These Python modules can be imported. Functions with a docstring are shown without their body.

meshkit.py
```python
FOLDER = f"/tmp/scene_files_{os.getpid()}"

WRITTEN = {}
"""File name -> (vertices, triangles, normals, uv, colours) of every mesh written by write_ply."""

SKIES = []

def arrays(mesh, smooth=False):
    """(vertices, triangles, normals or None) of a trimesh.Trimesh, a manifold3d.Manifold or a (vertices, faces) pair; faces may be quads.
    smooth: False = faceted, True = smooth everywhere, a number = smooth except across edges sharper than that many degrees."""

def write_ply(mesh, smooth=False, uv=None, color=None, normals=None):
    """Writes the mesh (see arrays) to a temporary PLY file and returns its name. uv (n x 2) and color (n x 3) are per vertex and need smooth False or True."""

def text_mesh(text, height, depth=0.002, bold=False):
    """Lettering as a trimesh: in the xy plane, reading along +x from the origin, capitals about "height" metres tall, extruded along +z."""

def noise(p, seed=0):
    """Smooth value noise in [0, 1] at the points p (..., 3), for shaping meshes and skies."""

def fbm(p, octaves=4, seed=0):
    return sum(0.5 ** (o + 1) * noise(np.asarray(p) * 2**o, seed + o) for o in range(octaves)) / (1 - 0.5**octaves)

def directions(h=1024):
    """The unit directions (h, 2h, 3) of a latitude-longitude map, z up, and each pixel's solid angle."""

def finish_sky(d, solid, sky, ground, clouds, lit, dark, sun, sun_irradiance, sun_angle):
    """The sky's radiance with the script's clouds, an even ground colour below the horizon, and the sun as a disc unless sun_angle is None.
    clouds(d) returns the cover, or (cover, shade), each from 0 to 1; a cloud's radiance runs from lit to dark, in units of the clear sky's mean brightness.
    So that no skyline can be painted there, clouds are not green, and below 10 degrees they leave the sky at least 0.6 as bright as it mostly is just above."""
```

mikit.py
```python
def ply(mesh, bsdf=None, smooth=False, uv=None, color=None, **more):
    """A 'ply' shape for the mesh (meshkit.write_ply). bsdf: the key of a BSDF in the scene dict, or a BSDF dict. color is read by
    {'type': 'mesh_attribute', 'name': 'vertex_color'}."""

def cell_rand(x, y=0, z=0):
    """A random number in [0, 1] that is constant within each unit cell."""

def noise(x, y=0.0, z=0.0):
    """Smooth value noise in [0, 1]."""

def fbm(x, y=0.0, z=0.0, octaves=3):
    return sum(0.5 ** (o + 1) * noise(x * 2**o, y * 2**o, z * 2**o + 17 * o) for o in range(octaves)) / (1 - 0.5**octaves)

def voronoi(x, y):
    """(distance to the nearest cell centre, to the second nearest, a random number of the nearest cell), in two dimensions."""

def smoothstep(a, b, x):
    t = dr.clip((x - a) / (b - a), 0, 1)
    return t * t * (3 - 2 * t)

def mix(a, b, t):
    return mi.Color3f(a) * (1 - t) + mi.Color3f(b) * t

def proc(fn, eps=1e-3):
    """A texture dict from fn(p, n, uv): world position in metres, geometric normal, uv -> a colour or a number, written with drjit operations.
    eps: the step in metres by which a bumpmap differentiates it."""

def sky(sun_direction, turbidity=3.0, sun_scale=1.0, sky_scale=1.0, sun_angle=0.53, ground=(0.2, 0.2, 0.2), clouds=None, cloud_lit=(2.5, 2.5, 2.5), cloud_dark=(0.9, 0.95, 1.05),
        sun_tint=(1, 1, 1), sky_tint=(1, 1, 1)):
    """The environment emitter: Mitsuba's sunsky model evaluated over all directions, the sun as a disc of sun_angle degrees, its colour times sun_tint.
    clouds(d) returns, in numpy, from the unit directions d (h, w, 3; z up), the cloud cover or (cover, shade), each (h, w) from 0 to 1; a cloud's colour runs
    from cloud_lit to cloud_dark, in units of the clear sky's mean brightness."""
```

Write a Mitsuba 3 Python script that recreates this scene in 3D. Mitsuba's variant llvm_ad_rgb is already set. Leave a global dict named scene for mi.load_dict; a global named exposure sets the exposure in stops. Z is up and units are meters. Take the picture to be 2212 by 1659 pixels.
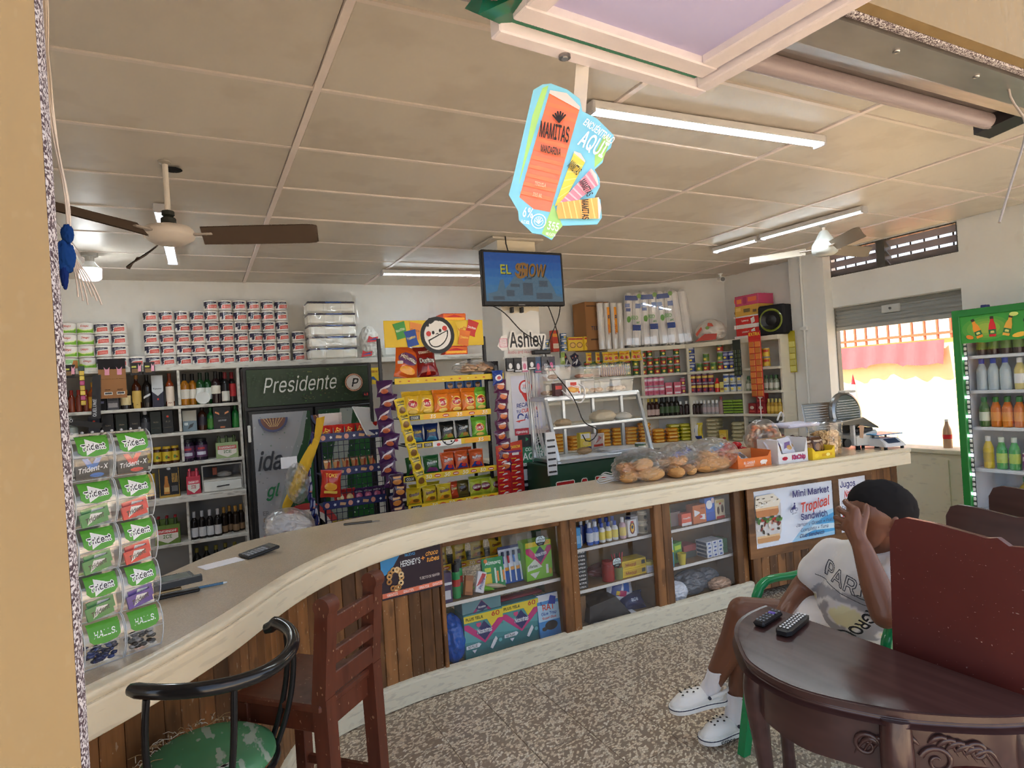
import math,random
import numpy as np
import trimesh,manifold3d
import mitsuba as mi
import mikit,meshkit
from mikit import proc,noise,fbm,voronoi,cell_rand,smoothstep,mix
# ---------------------------------------------------------------- camera, sky, exposure
T4=mi.ScalarTransform4f
scene,labels={},{}
CAM=np.array([0.0,0.0,1.65])
YAW,PITCH,ROLL,FPX=0.4734264,0.0031360,-0.0643548,1330.0
_f=np.array([math.sin(YAW)*math.cos(PITCH),math.cos(YAW)*math.cos(PITCH),math.sin(PITCH)])
_r0=np.array([math.cos(YAW),-math.sin(YAW),0.0])
_u0=np.cross(_r0,_f)
_u=-math.sin(ROLL)*_r0+math.cos(ROLL)*_u0
scene['camera']={'type':'perspective','fov':math.degrees(2*math.atan(1106/FPX)),'fov_axis':'x','near_clip':0.02,'far_clip':200.0,'to_world':T4().look_at(origin=CAM.tolist(),target=(CAM+_f).tolist(),up=_u.tolist())}
scene['sky']=mikit.sky((-0.42,0.30,0.85),turbidity=4.0,sun_scale=1.6,sky_scale=1.0,ground=(0.35,0.33,0.30),clouds=lambda d:np.clip(meshkit.fbm(d*3.0,4,3)*1.6-0.35,0,1),cloud_lit=(1.5,1.5,1.5),cloud_dark=(0.9,0.92,0.96))
LAMP=4.2
exposure=3.3
# ---------------------------------------------------------------- helpers
RNG=random.Random(7)
NPR=np.random.RandomState(7)
PI=math.pi
def c(r,g,b):
 x=np.array([r,g,b],float)/255
 return np.where(x<=0.04045,x/12.92,((x+0.055)/1.055)**2.4)
WHITE,BLACK=c(235,234,230),c(24,24,26)
def unit(v):
 v=np.asarray(v,float)
 return v/(np.linalg.norm(v)+1e-12)
def trans(x=0,y=0,z=0):
 m=np.eye(4);m[:3,3]=(x,y,z);return m
def rot(axis,deg):
 return trimesh.transformations.rotation_matrix(math.radians(deg),{'x':(1,0,0),'y':(0,1,0),'z':(0,0,1)}.get(axis,axis)if isinstance(axis,str)else axis)
def frame(o,ax,ay,az=None):
 """4x4 with the given columns."""
 ax,ay=unit(ax),unit(ay)
 az=unit(np.cross(ax,ay))if az is None else unit(az)
 m=np.eye(4);m[:3,0],m[:3,1],m[:3,2],m[:3,3]=ax,ay,az,o
 return m
class M:
 """Collects pieces with unshared edges where sharp: always written with smooth=True."""
 def __init__(s):
  s.v,s.f,s.c,s.n=[],[],[],0
 def add(s,v,f,col):
  v,f=np.asarray(v,float),np.asarray(f,int)
  if f.shape[1]==4:
   f=np.vstack([f[:,[0,1,2]],f[:,[0,2,3]]])
  s.v.append(v);s.f.append(f+s.n);s.n+=len(v)
  col=np.asarray(col,float)
  s.c.append(np.tile(col,(len(v),1))if col.ndim==1 else col)
  return s
 def flat(s,v,f,col):
  v,f=np.asarray(v,float),np.asarray(f,int)
  if f.shape[1]==4:
   f=np.vstack([f[:,[0,1,2]],f[:,[0,2,3]]])
  return s.add(v[f].reshape(-1,3),np.arange(len(f)*3).reshape(-1,3),col)
 def box(s,lo,hi,col,T=None):
  lo,hi=np.minimum(lo,hi),np.maximum(lo,hi)
  p=np.array([[x,y,z]for x in(lo[0],hi[0])for y in(lo[1],hi[1])for z in(lo[2],hi[2])])
  q=np.array([[0,1,3,2],[4,6,7,5],[0,4,5,1],[2,3,7,6],[0,2,6,4],[1,5,7,3]])
  p=p if T is None else p@T[:3,:3].T+T[:3,3]
  return s.add(p[q].reshape(-1,3),np.arange(24).reshape(6,4),col)
 def hull(s,pts,col,T=None):
  h=trimesh.convex.convex_hull(np.asarray(pts,float))
  v=h.vertices if T is None else h.vertices@T[:3,:3].T+T[:3,3]
  return s.flat(v,h.faces,col)
 def rbox(s,lo,hi,r,col,T=None):
  lo,hi=np.minimum(lo,hi).astype(float),np.maximum(lo,hi).astype(float)
  r=min(r,*(0.49*(hi-lo)))
  P=[]
  for i in range(3):
   for sx in(0,1):
    for sy in(0,1):
     for sz in(0,1):
      q=np.array([hi[k]-r if b else lo[k]+r for k,b in enumerate((sx,sy,sz))])
      b=(sx,sy,sz)[i]
      q[i]=hi[i]if b else lo[i]
      P.append(q)
  return s.hull(P,col,T)
 def lathe(s,prof,col,n=16,T=None,sharp=32):
  """prof: [(r, z), ...]; col: one colour or one per segment."""
  p=np.array(prof,float)
  cols=np.asarray(col,float)
  cols=np.tile(cols,(len(p)-1,1))if cols.ndim==1 else cols
  a=np.linspace(0,2*PI,n,endpoint=False)
  groups,cur=[],[0]
  for i in range(1,len(p)):
   cur.append(i)
   if i<len(p)-1:
    d0,d1=unit(p[i]-p[i-1]),unit(p[i+1]-p[i])
    if d0@d1<math.cos(math.radians(sharp))or np.any(cols[i]!=cols[i-1]):
     groups.append(cur);cur=[i]
  groups.append(cur)
  for g in groups:
   V=np.vstack([np.stack([p[i,0]*np.cos(a),p[i,0]*np.sin(a),np.full(n,p[i,1])],1)for i in g])
   if T is not None:
    V=V@T[:3,:3].T+T[:3,3]
   F=[[k*n+j,k*n+(j+1)%n,(k+1)*n+(j+1)%n,(k+1)*n+j]for k in range(len(g)-1)for j in range(n)]
   s.add(V,F,cols[g[0]])
  return s
 def cyl(s,p0,p1,r,col,n=12,r1=None):
  p0,p1=np.asarray(p0,float),np.asarray(p1,float)
  z=unit(p1-p0);L=np.linalg.norm(p1-p0)
  x=unit(np.cross(z,(0,0,1)if abs(z[2])<0.9 else(1,0,0)))
  T=frame(p0,x,np.cross(z,x),z)
  r1=r if r1 is None else r1
  return s.lathe([(1e-5,0),(r,0),(r1,L),(1e-5,L)],col,n,T)
 def tube(s,path,r,col,n=8,closed=False,flat=None):
  P=np.asarray(path,float)
  m=len(P)
  R=np.full(m,r,float)if np.ndim(r)==0 else np.asarray(r,float)
  t=np.array([unit((P[(i+1)%m]-P[i-1])if closed else(P[min(i+1,m-1)]-P[max(i-1,0)]))for i in range(m)])
  x=unit(np.cross(t[0],(0,0,1)if abs(t[0][2])<0.9 else(1,0,0)))
  V=[]
  a=np.linspace(0,2*PI,n,endpoint=False)
  for i in range(m):
   x=unit(x-t[i]*(x@t[i]))
   y=np.cross(t[i],x)
   V.append(P[i]+R[i]*(np.cos(a)[:,None]*x+np.sin(a)[:,None]*y*(1 if flat is None else flat)))
  V=np.vstack(V)
  F=[[i*n+j,i*n+(j+1)%n,((i+1)%m)*n+(j+1)%n,((i+1)%m)*n+j]for i in range(m if closed else m-1)for j in range(n)]
  s.add(V,F,col)
  if not closed:
   for k,o in((0,-1),(m-1,1)):
    ring=V[k*n:(k+1)*n]
    f=[[0,j,j+1]if o>0 else[0,j+1,j]for j in range(1,n-1)]
    s.add(ring,f,col)
  return s
 def grid(s,P,col,wrap=False):
  P=np.asarray(P,float)
  nu,nv=P.shape[:2]
  F=[[i*nv+j,i*nv+(j+1)%nv,(i+1)*nv+(j+1)%nv,(i+1)*nv+j]for i in range(nu-1)for j in range(nv if wrap else nv-1)]
  col=np.asarray(col,float)
  return s.add(P.reshape(-1,3),F,col if col.ndim==1 else col.reshape(-1,3))
 def prism(s,poly,h,col,T=None,z0=0.0):
  """poly: 2-D points or a shapely polygon, extruded from z0 to z0 + h, flat shaded."""
  import shapely
  g=poly if hasattr(poly,'geom_type')else shapely.Polygon(poly).buffer(0)
  for q in getattr(g,'geoms',[g]):
   t=trimesh.creation.extrude_polygon(q,h,engine='earcut')
   v=t.vertices+[0,0,z0]
   v=v if T is None else v@T[:3,:3].T+T[:3,3]
   s.flat(v,t.faces,col)
  return s
 def sphere(s,o,r,col,sub=2,scale=(1,1,1)):
  t=trimesh.creation.icosphere(sub,1.0)
  return s.add(t.vertices*r*np.asarray(scale)+o,t.faces,col)
 def join(s,o,T=None):
  v=np.vstack(o.v)
  v=v if T is None else v@T[:3,:3].T+T[:3,3]
  f=np.vstack(o.f)
  if T is not None and np.linalg.det(T[:3,:3])<0:
   f=f[:,::-1]
  return s.add(v,f,np.vstack(o.c))
 def mesh(s,t,col,angle=None):
  """a trimesh; angle: split edges sharper than this"""
  if angle is not None:
   t=trimesh.graph.smooth_shade(t,angle=math.radians(angle),facet_minarea=None)
  v=np.array(t.vertices)
  return s.add(v,np.array(t.faces),col(v)if callable(col)else col)
 def out(s):
  return np.vstack(s.v),np.vstack(s.f),np.vstack(s.c)
 def move(s,T):
  s.v=[v@T[:3,:3].T+T[:3,3]for v in s.v]
  return s
_TXT={}
def text2d(t,bold=True):
 """flat triangulation of lettering of height 1"""
 if(t,bold)not in _TXT:
  m=meshkit.text_mesh(t,0.1,0.01,bold)
  v,f=np.array(m.vertices),np.array(m.faces)
  top=np.all(np.abs(v[f][:,:,2]-0.01)<1e-6,axis=1)
  f=f[top]
  u,inv=np.unique(f,return_inverse=True)
  _TXT[(t,bold)]=(v[u][:,:2]*10,inv.reshape(-1,3))
 return _TXT[(t,bold)]
class Pr:
 """Flat print on a thing: coloured shapes in layers, in metres, mapped onto a plane, a cylinder or any surface."""
 def __init__(s,eps=0.0003):
  s.L,s.eps,s.k=[],eps,0
 def _add(s,v,f,col,up=True):
  s.k+=1 if up else 0
  s.L.append((np.asarray(v,float),np.asarray(f,int),np.asarray(col,float),s.k));return s
 def rect(s,x0,y0,x1,y1,col):
  return s._add([[x0,y0],[x1,y0],[x1,y1],[x0,y1]],[[0,1,2],[0,2,3]],col)
 def poly(s,pts,col):
  import shapely
  g=shapely.Polygon(pts).buffer(0)
  for q in getattr(g,'geoms',[g]):
   if q.is_empty:continue
   v,f=trimesh.creation.triangulate_polygon(q,engine='earcut')
   s._add(v,f,col)
  return s
 def ell(s,cx,cy,rx,ry,col,n=18,a0=0,a1=360,rot_=0):
  a=np.radians(np.linspace(a0,a1,n+1))
  p=np.stack([rx*np.cos(a),ry*np.sin(a)],1)
  t=math.radians(rot_)
  p=p@np.array([[math.cos(t),math.sin(t)],[-math.sin(t),math.cos(t)]])+[cx,cy]
  v=np.vstack([[cx,cy],p])
  return s._add(v,[[0,i+1,i+2]for i in range(n)],col)
 def ring(s,cx,cy,r0,r1,col,n=24,a0=0,a1=360):
  a=np.radians(np.linspace(a0,a1,n+1))
  d=np.stack([np.cos(a),np.sin(a)],1)
  v=np.vstack([d*r0,d*r1])+[cx,cy]
  m=n+1
  return s._add(v,[q for i in range(n)for q in([i,m+i,m+i+1],[i,m+i+1,i+1])],col)
 def line(s,pts,w,col):
  import shapely
  g=shapely.LineString(pts).buffer(w/2,quad_segs=3)
  v,f=trimesh.creation.triangulate_polygon(g,engine='earcut')
  return s._add(v,f,col)
 def text(s,t,x,y,h,col,align='c',bold=True,shear=0.0,ang=0.0,w=None,edge=None,ew=0.12):
  """lettering with capitals h tall, its baseline at y; w: width it is fitted to"""
  v,f=text2d(t,bold)
  v=v*h
  wd=v[:,0].max()
  if w is not None:
   v=v*[w/wd,1];wd=w
  v=np.stack([v[:,0]-{'l':0,'c':wd/2,'r':wd}[align]+shear*v[:,1],v[:,1]],1)
  t_=math.radians(ang)
  R=np.array([[math.cos(t_),math.sin(t_)],[-math.sin(t_),math.cos(t_)]])
  if edge is not None:
   for dx,dy in((1,0),(-1,0),(0,1),(0,-1),(.7,.7),(-.7,.7),(.7,-.7),(-.7,-.7)):
    s._add((v+np.array([dx,dy])*ew*h)@R+[x,y],f,edge,up=dx==1)
  return s._add(v@R+[x,y],f,col)
 def to(s,m,fn,size=None,flip=False):
  """fn(xy, off) -> points; size: largest edge after subdivision"""
  for v,f,col,k in s.L:
   if size:
    v3=np.column_stack([v,np.zeros(len(v))])
    v3,f=trimesh.remesh.subdivide_to_size(v3,f,size,max_iter=8)
    v=v3[:,:2]
   p=fn(v,k*s.eps)
   m.add(p,f,col)
  return m
 def plane(s,m,T):
  return s.to(m,lambda v,o:np.column_stack([v,np.full(len(v),o)])@T[:3,:3].T+T[:3,3])
 def round(s,m,r,T=None,a0=-PI/2,size=0.018):
  """x runs round a vertical cylinder of radius r from the angle a0, y is height"""
  def fn(v,o):
   a=a0+v[:,0]/r
   p=np.column_stack([(r+o)*np.cos(a),(r+o)*np.sin(a),v[:,1]])
   return p if T is None else p@T[:3,:3].T+T[:3,3]
  return s.to(m,fn,size)
# ---------------------------------------------------------------- entries and names
_num={}
def numbered(name,parent=None):
 k=name if parent is None else parent+'__'+name
 n=_num.get(k,-1)+1
 _num[k]=n
 return k if n==0 else f'{k}_{n:03d}'
def plydict(m,mat):
 v,f,col=m.out()
 if mat in('matte','satin','gloss','cloth','metal'):
  if np.abs(col[f[:,1]]-col[f[:,0]]).max()+np.abs(col[f[:,2]]-col[f[:,0]]).max()>1e-6:
   return mikit.ply((v,f),mat+'_vc',smooth=True,color=col)
  q=np.round(np.sqrt(np.clip(col,0,1))*255)
  return mikit.ply((v,f),mat,smooth=True,uv=np.stack([q[:,0]*256+q[:,1],q[:,2]],1))
 return mikit.ply((v,f),mat,smooth=True)
def thing(name,label,cat,group=None):
 k=numbered(name)
 labels[k]={'label':label,'category':cat}
 if group:labels[k]['group']=group
 return k
def part(parent,name,m,mat='satin',label=None,T=None,kind=None):
 k=numbered(name,parent)
 d=plydict(m,mat)if isinstance(m,M)else{**m}
 if T is not None:d['to_world']=T4(T)
 scene[k]=d
 if label or kind:labels[k]={**({'label':label}if label else{}),**({'kind':kind}if kind else{})}
 return k
def solo(name,m,mat,label,cat,group=None,T=None,kind=None):
 """a thing that is one mesh"""
 k=thing(name,label,cat,group)
 d=plydict(m,mat)if isinstance(m,M)else{**m}
 if T is not None:d['to_world']=T4(T)
 scene[k]=d
 if kind:labels[k]['kind']=kind
 return k
def struct(name,m,mat,parent=None,label=None):
 k=numbered(name,parent)
 scene[k]=plydict(m,mat)if isinstance(m,M)else{**m}
 if parent is None:labels[k]={'kind':'structure',**({'label':label}if label else{})}
 return k
def proto(*parts):
 """[(sub name, mesh, material), ...] -> shared ply dicts"""
 return[(n,plydict(m,mat))for n,m,mat in parts]
def place(pro,name,label,cat,T,group=None):
 k=thing(name,label,cat,group)
 for n,d in pro:
  scene[numbered(n,k)if n else k]={**d,'to_world':T4(T)}
 return k
ORD='zeroth first second third fourth fifth sixth seventh eighth ninth tenth eleventh twelfth thirteenth fourteenth fifteenth sixteenth seventeenth eighteenth nineteenth twentieth'.split()
# ---------------------------------------------------------------- materials
_vc={'type':'mesh_attribute','name':'vertex_color'}
def two(d):return{'type':'twosided','bsdf':d}
def pri(rough,spec=0.5,base=None,**k):
 return two({'type':'principled','base_color':_vc if base is None else base,'roughness':rough,'specular':spec,**k})
def rgb(col):return{'type':'rgb','value':[float(x)for x in col]}
import drjit as _dr
def f_packed(p,n,uv):
 u=_dr.floor(uv.x+0.5)
 r=_dr.floor(u/256)
 q=mi.Color3f(r,u-256*r,uv.y)/255
 return q*q
for _k,_a in(('matte',(0.75,0.3)),('satin',(0.42,0.45)),('gloss',(0.14,0.5)),('cloth',(0.9,0.15)),('metal',(0.32,0.5))):
 _m={'metallic':1.0}if _k=='metal' else{}
 scene[_k],scene[_k+'_vc']=pri(*_a,proc(f_packed),**_m),pri(*_a,**_m)
scene['glass']={'type':'thindielectric','int_ior':1.5,'ext_ior':1.0}
scene['film']={'type':'principledthin','base_color':{'type':'rgb','value':[0.97,0.97,0.98]},'roughness':0.11,'spec_trans':0.95,'eta':1.5,'diff_trans':1.0}
scene['clear_plastic']={'type':'thindielectric','int_ior':1.55,'ext_ior':1.0}
def bumped(d,h,scale):return two({'type':'bumpmap','arbitrary':proc(h),'scale':scale,'bsdf':d})
def principled(fn,rough=0.6,spec=0.4,**k):
 return{'type':'principled','base_color':proc(fn),'roughness':rough,'specular':spec,**k}
# ---------------------------------------------------------------- surfaces of the room
def f_ceiling(p,n,uv):
 b=fbm(p.x*1.3+3,p.y*1.3,2.0,4)
 d=smoothstep(0.52,0.75,fbm(p.x*5,p.y*5+9,1.0,4))
 k=cell_rand(p.x/1.22-0.397,p.y/0.61-0.023,4)
 base=mix((0.56,0.515,0.45),(0.63,0.585,0.52),b)
 return mix(base,(0.40,0.34,0.28),0.22*d)*(0.93+0.1*k)
def f_wall(p,n,uv):
 b=fbm(p.x*2.1,p.y*2.1,p.z*2.1,4)
 s=smoothstep(0.62,0.8,fbm(p.x*9,p.y*9,p.z*5,3))
 return mix(mix((0.66,0.655,0.63),(0.72,0.715,0.69),b),(0.5,0.47,0.42),0.15*s)
def f_cream(p,n,uv):
 b=fbm(p.x*3,p.y*3,p.z*3,4)
 s=smoothstep(0.60,0.72,fbm(p.x*12,p.y*12,p.z*25,3))
 return mix(mix((0.73,0.67,0.50),(0.78,0.73,0.56),b),(0.42,0.38,0.30),0.30*s)
def f_yellow(p,n,uv):
 b=fbm(p.x*9,p.y*9,p.z*2.2,4)
 s=smoothstep(0.66,0.78,fbm(p.x*90,p.y*90,p.z*40,3))
 d=smoothstep(0.6,0.8,fbm(p.x*5,p.y*5+4,p.z*6,3))
 a=mix((0.225,0.152,0.066),(0.255,0.175,0.080),b)
 return mix(mix(a,(0.30,0.23,0.13),0.15*s),(0.20,0.15,0.08),0.2*d)
def h_plaster(p,n,uv):return fbm(p.x*50,p.y*50,p.z*14,3)
def f_terrazzo(p,n,uv):
 wx,wy=noise(p.x*30,p.y*30,1.0)-0.5,noise(p.x*30,p.y*30,7.0)-0.5
 a=cell_rand(p.x/0.3-0.19,p.y/0.3+0.41,3)*3.0
 ca,sa=mi.Float(0.8),mi.Float(0.6)
 x,y=p.x+0.012*wx,p.y+0.012*wy
 d1,d2,w=voronoi((ca*x+sa*y)*62+a*7,(ca*y-sa*x)*105+a*3)
 e=smoothstep(0.04,0.16,d2-d1)
 chip=mix((0.20,0.15,0.105),(0.55,0.47,0.35),smoothstep(0.38,0.62,w))
 chip=mix(chip,(0.62,0.56,0.45),smoothstep(0.86,0.9,w))
 col=mix((0.21,0.16,0.115),chip,0.85*e)
 t=fbm(p.x*1.2,p.y*1.2,3.0,3)
 return col*(1.15+0.5*t)
def f_stone(p,n,uv):
 s=fbm(p.x*420,p.y*420,p.z*320,2)
 return mix((0.07,0.045,0.055),(0.55,0.52,0.53),smoothstep(0.40,0.62,s))
def grain(u,v,id_,dark,light,red=0.5):
 """wood: u along the grain, v across, id_ the plank"""
 q=fbm(u*3.0+id_*3.1,v*46+id_*7.7,id_,4)
 r=fbm(u*2.4+id_,v*7+1.5*noise(u*3.0+id_,v*3,id_),id_*2.0,4)
 fine=noise(u*9,v*420,id_)
 return mix(dark,light,smoothstep(0.15,0.9,0.3*q+0.7*r))*(0.90+0.12*fine)
def f_plank(p,n,uv):
 i=dr_floor(uv.x/10)
 u=uv.x-10*i
 k=cell_rand(i,5,1)
 col=grain(u,uv.y,k*19,(0.075,0.030,0.010),(0.30,0.130,0.042))
 stain=smoothstep(0.58,0.72,fbm(u*6+k*9,uv.y*14,k*5,3))
 col=mix(col,(0.04,0.018,0.008),0.55*stain)
 pale=smoothstep(0.78,0.84,fbm(u*50,uv.y*90+k*3,k,2))
 col=mix(col,(0.42,0.33,0.22),0.35*pale)
 return col*(0.62+0.75*k)
def f_darkplank(p,n,uv):
 i=dr_floor(uv.x/10)
 u=uv.x-10*i
 k=cell_rand(i,5,2)
 return grain(u,uv.y,k*19,(0.035,0.012,0.006),(0.125,0.05,0.022))*(0.7+0.5*k)
def f_rim(p,n,uv):
 b=fbm(p.x*3,p.y*3,p.z*10,3)
 s=smoothstep(0.60,0.70,fbm(p.x*8,p.y*8,p.z*50,3))
 return mix(mix((0.70,0.60,0.42),(0.77,0.68,0.50),b),(0.40,0.33,0.22),0.25*s)
def f_laminate(p,n,uv):
 b=fbm(p.x*4,p.y*4,1.0,4)
 s=noise(p.x*260,p.y*260,1.0)
 return mix((0.40,0.33,0.235),(0.48,0.405,0.30),b)*(0.88+0.16*s)
def f_base(p,n,uv):
 s=smoothstep(0.58,0.74,fbm(p.x*22,p.y*22,p.z*40,4))
 low=smoothstep(0.56,0.70,fbm(p.x*20,p.y*20,p.z*60,3))
 return mix(mix((0.66,0.60,0.45),(0.40,0.35,0.26),0.25*s),(0.30,0.26,0.20),0.3*low)
def f_redwood(p,n,uv):
 w=smoothstep(0.74,0.78,fbm(p.x*110,p.y*110,p.z*50,3))
 return mix(mix((0.060,0.015,0.008),(0.115,0.030,0.014),fbm(p.x*40,p.y*40,p.z*5,3)),(0.36,0.23,0.13),0.5*w)
def f_redpanel(p,n,uv):
 w=smoothstep(0.78,0.82,fbm(p.x*150,p.y*150,p.z*150,3))
 return mix(mix((0.070,0.016,0.014),(0.090,0.021,0.018),fbm(p.x*6,p.y*6,p.z*6,3)),(0.45,0.36,0.32),0.45*w)
def f_table(p,n,uv):
 g=fbm(p.x*30,p.y*3,p.z*20,3)
 return mix((0.030,0.013,0.012),(0.070,0.032,0.028),g)
def f_vinyl(p,n,uv):
 cr=smoothstep(0.60,0.66,fbm(p.x*38,p.y*16,p.z*20,4))
 return mix(mix((0.045,0.17,0.075),(0.075,0.24,0.11),fbm(p.x*5,p.y*5,1.0,3)),(0.42,0.43,0.38),0.6*cr)
def f_stucco(p,n,uv):
 return mix((0.84,0.66,0.34),(0.86,0.70,0.40),fbm(p.x*2,p.y*2,p.z*2,3))
def f_galv(p,n,uv):
 return mix((0.36,0.34,0.33),(0.55,0.52,0.50),fbm(p.x*5,p.y*18,p.z*18,4))
def f_shelf(p,n,uv):
 s=smoothstep(0.52,0.70,fbm(p.x*14,p.y*14,p.z*40,4))
 return mix((0.60,0.58,0.53),(0.22,0.20,0.18),0.5*s)
def f_cheek(p,n,uv):
 return mix((0.66,0.61,0.49),(0.72,0.68,0.56),fbm(p.x*5,p.y*5,p.z*5,3))
import drjit as _dr
dr_floor=_dr.floor
for _k,_fn,_r,_s in(('ceiling_board',f_ceiling,0.42,0.25),('wall_paint',f_wall,0.55,0.35),('cream_paint',f_cream,0.5,0.4),('terrazzo',f_terrazzo,0.33,0.45),('stone',f_stone,0.7,0.3),('plank',f_plank,0.42,0.4),('dark_plank',f_darkplank,0.45,0.4),('rim_paint',f_rim,0.30,0.45),('laminate',f_laminate,0.26,0.45),('base_paint',f_base,0.5,0.35),('red_wood',f_redwood,0.4,0.4),('red_panel',f_redpanel,0.30,0.45),('table_wood',f_table,0.22,0.5),('vinyl',f_vinyl,0.38,0.45),('shelf_paint',f_shelf,0.55,0.35),('cheek_paint',f_cheek,0.5,0.35),('stucco',f_stucco,0.8,0.2)):
 scene[_k]=two(principled(_fn,_r,_s))
scene['yellow_paint']=bumped(principled(f_yellow,0.55,0.35),h_plaster,0.004)
scene['galvanised']=two(principled(f_galv,0.36,0.5,metallic=0.85))
# ---------------------------------------------------------------- the room: ceiling, walls, floor
CZ,XR,YB=2.86,6.05,6.68
XS=[-1.956+1.22*i for i in range(7)]+[XR]
YS=[1.234+0.61*j for j in range(10)]
YS=[1.0]+YS
b=M().box((-2.6,0.95,CZ+0.02),(6.3,6.9,CZ+0.14),c(150,140,125))
struct('ceiling',b,'ceiling_board')
_tile={}
for i in range(len(XS)-1):
 for j in range(len(YS)-1):
  w,h=round(XS[i+1]-XS[i]-0.034,4),round(YS[j+1]-YS[j]-0.027,4)
  if XS[i]>5 and YS[j]>6.0:
   continue
  if(w,h)not in _tile:
   _tile[(w,h)]=plydict(M().rbox((0,0,0),(w,h,0.012),0.003,WHITE),'ceiling_board')
  T=trans(XS[i]+0.017,YS[j]+0.013,CZ-0.002)@rot('x',RNG.uniform(-.25,.25))@rot('y',RNG.uniform(-.12,.12))
  part('ceiling','tile',_tile[(w,h)],T=T)
for x in XS[:-1]:
 part('ceiling','tee',M().box((x-0.014,1.0,CZ-0.009),(x+0.014,YB,CZ+0.02),c(226,214,208)),'satin')
for y in YS[1:]:
 part('ceiling','tee',M().box((-2,y-0.010,CZ-0.007),(XR,y+0.010,CZ+0.018),c(214,204,196)),'satin')
WC0,WC1=(4.75,YB),(6.12,5.66)
struct('wall_back',M().box((-2.6,YB,0),(WC0[0]+0.02,YB+0.15,2.9),WHITE),'wall_paint')
d=unit(np.subtract(WC1,WC0));nn=np.array([-d[1],d[0]])
q=[np.array(WC0),np.array(WC1)+0.05*d,np.array(WC1)+0.05*d+0.15*nn,np.array(WC0)+0.15*nn]
struct('wall_corner',M().prism(q,2.9,WHITE),'wall_paint')
struct('wall_left',M().box((-2.75,0.8,0),(-2.6,6.9,2.9),WHITE),'wall_paint')
OY0,OY1,OZ0,OZ1=3.01,4.32,0.80,2.26
LZ0,LZ1=2.58,2.85
XO=XR+0.20
m=M()
for lo,hi in(((XR,OY1,0.81),(XO,5.8,2.9)),((XR,0.95,0.81),(XO,OY0,2.9)),((XR,OY0,OZ1),(XO,OY1,LZ0)),((XR,OY0,LZ1),(XO,OY1,2.9))):
 m.box(lo,hi,WHITE)
struct('wall_right',m,'wall_paint')
m=M().box((XR,0.95,0),(XO,5.8,0.80),WHITE)
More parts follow.
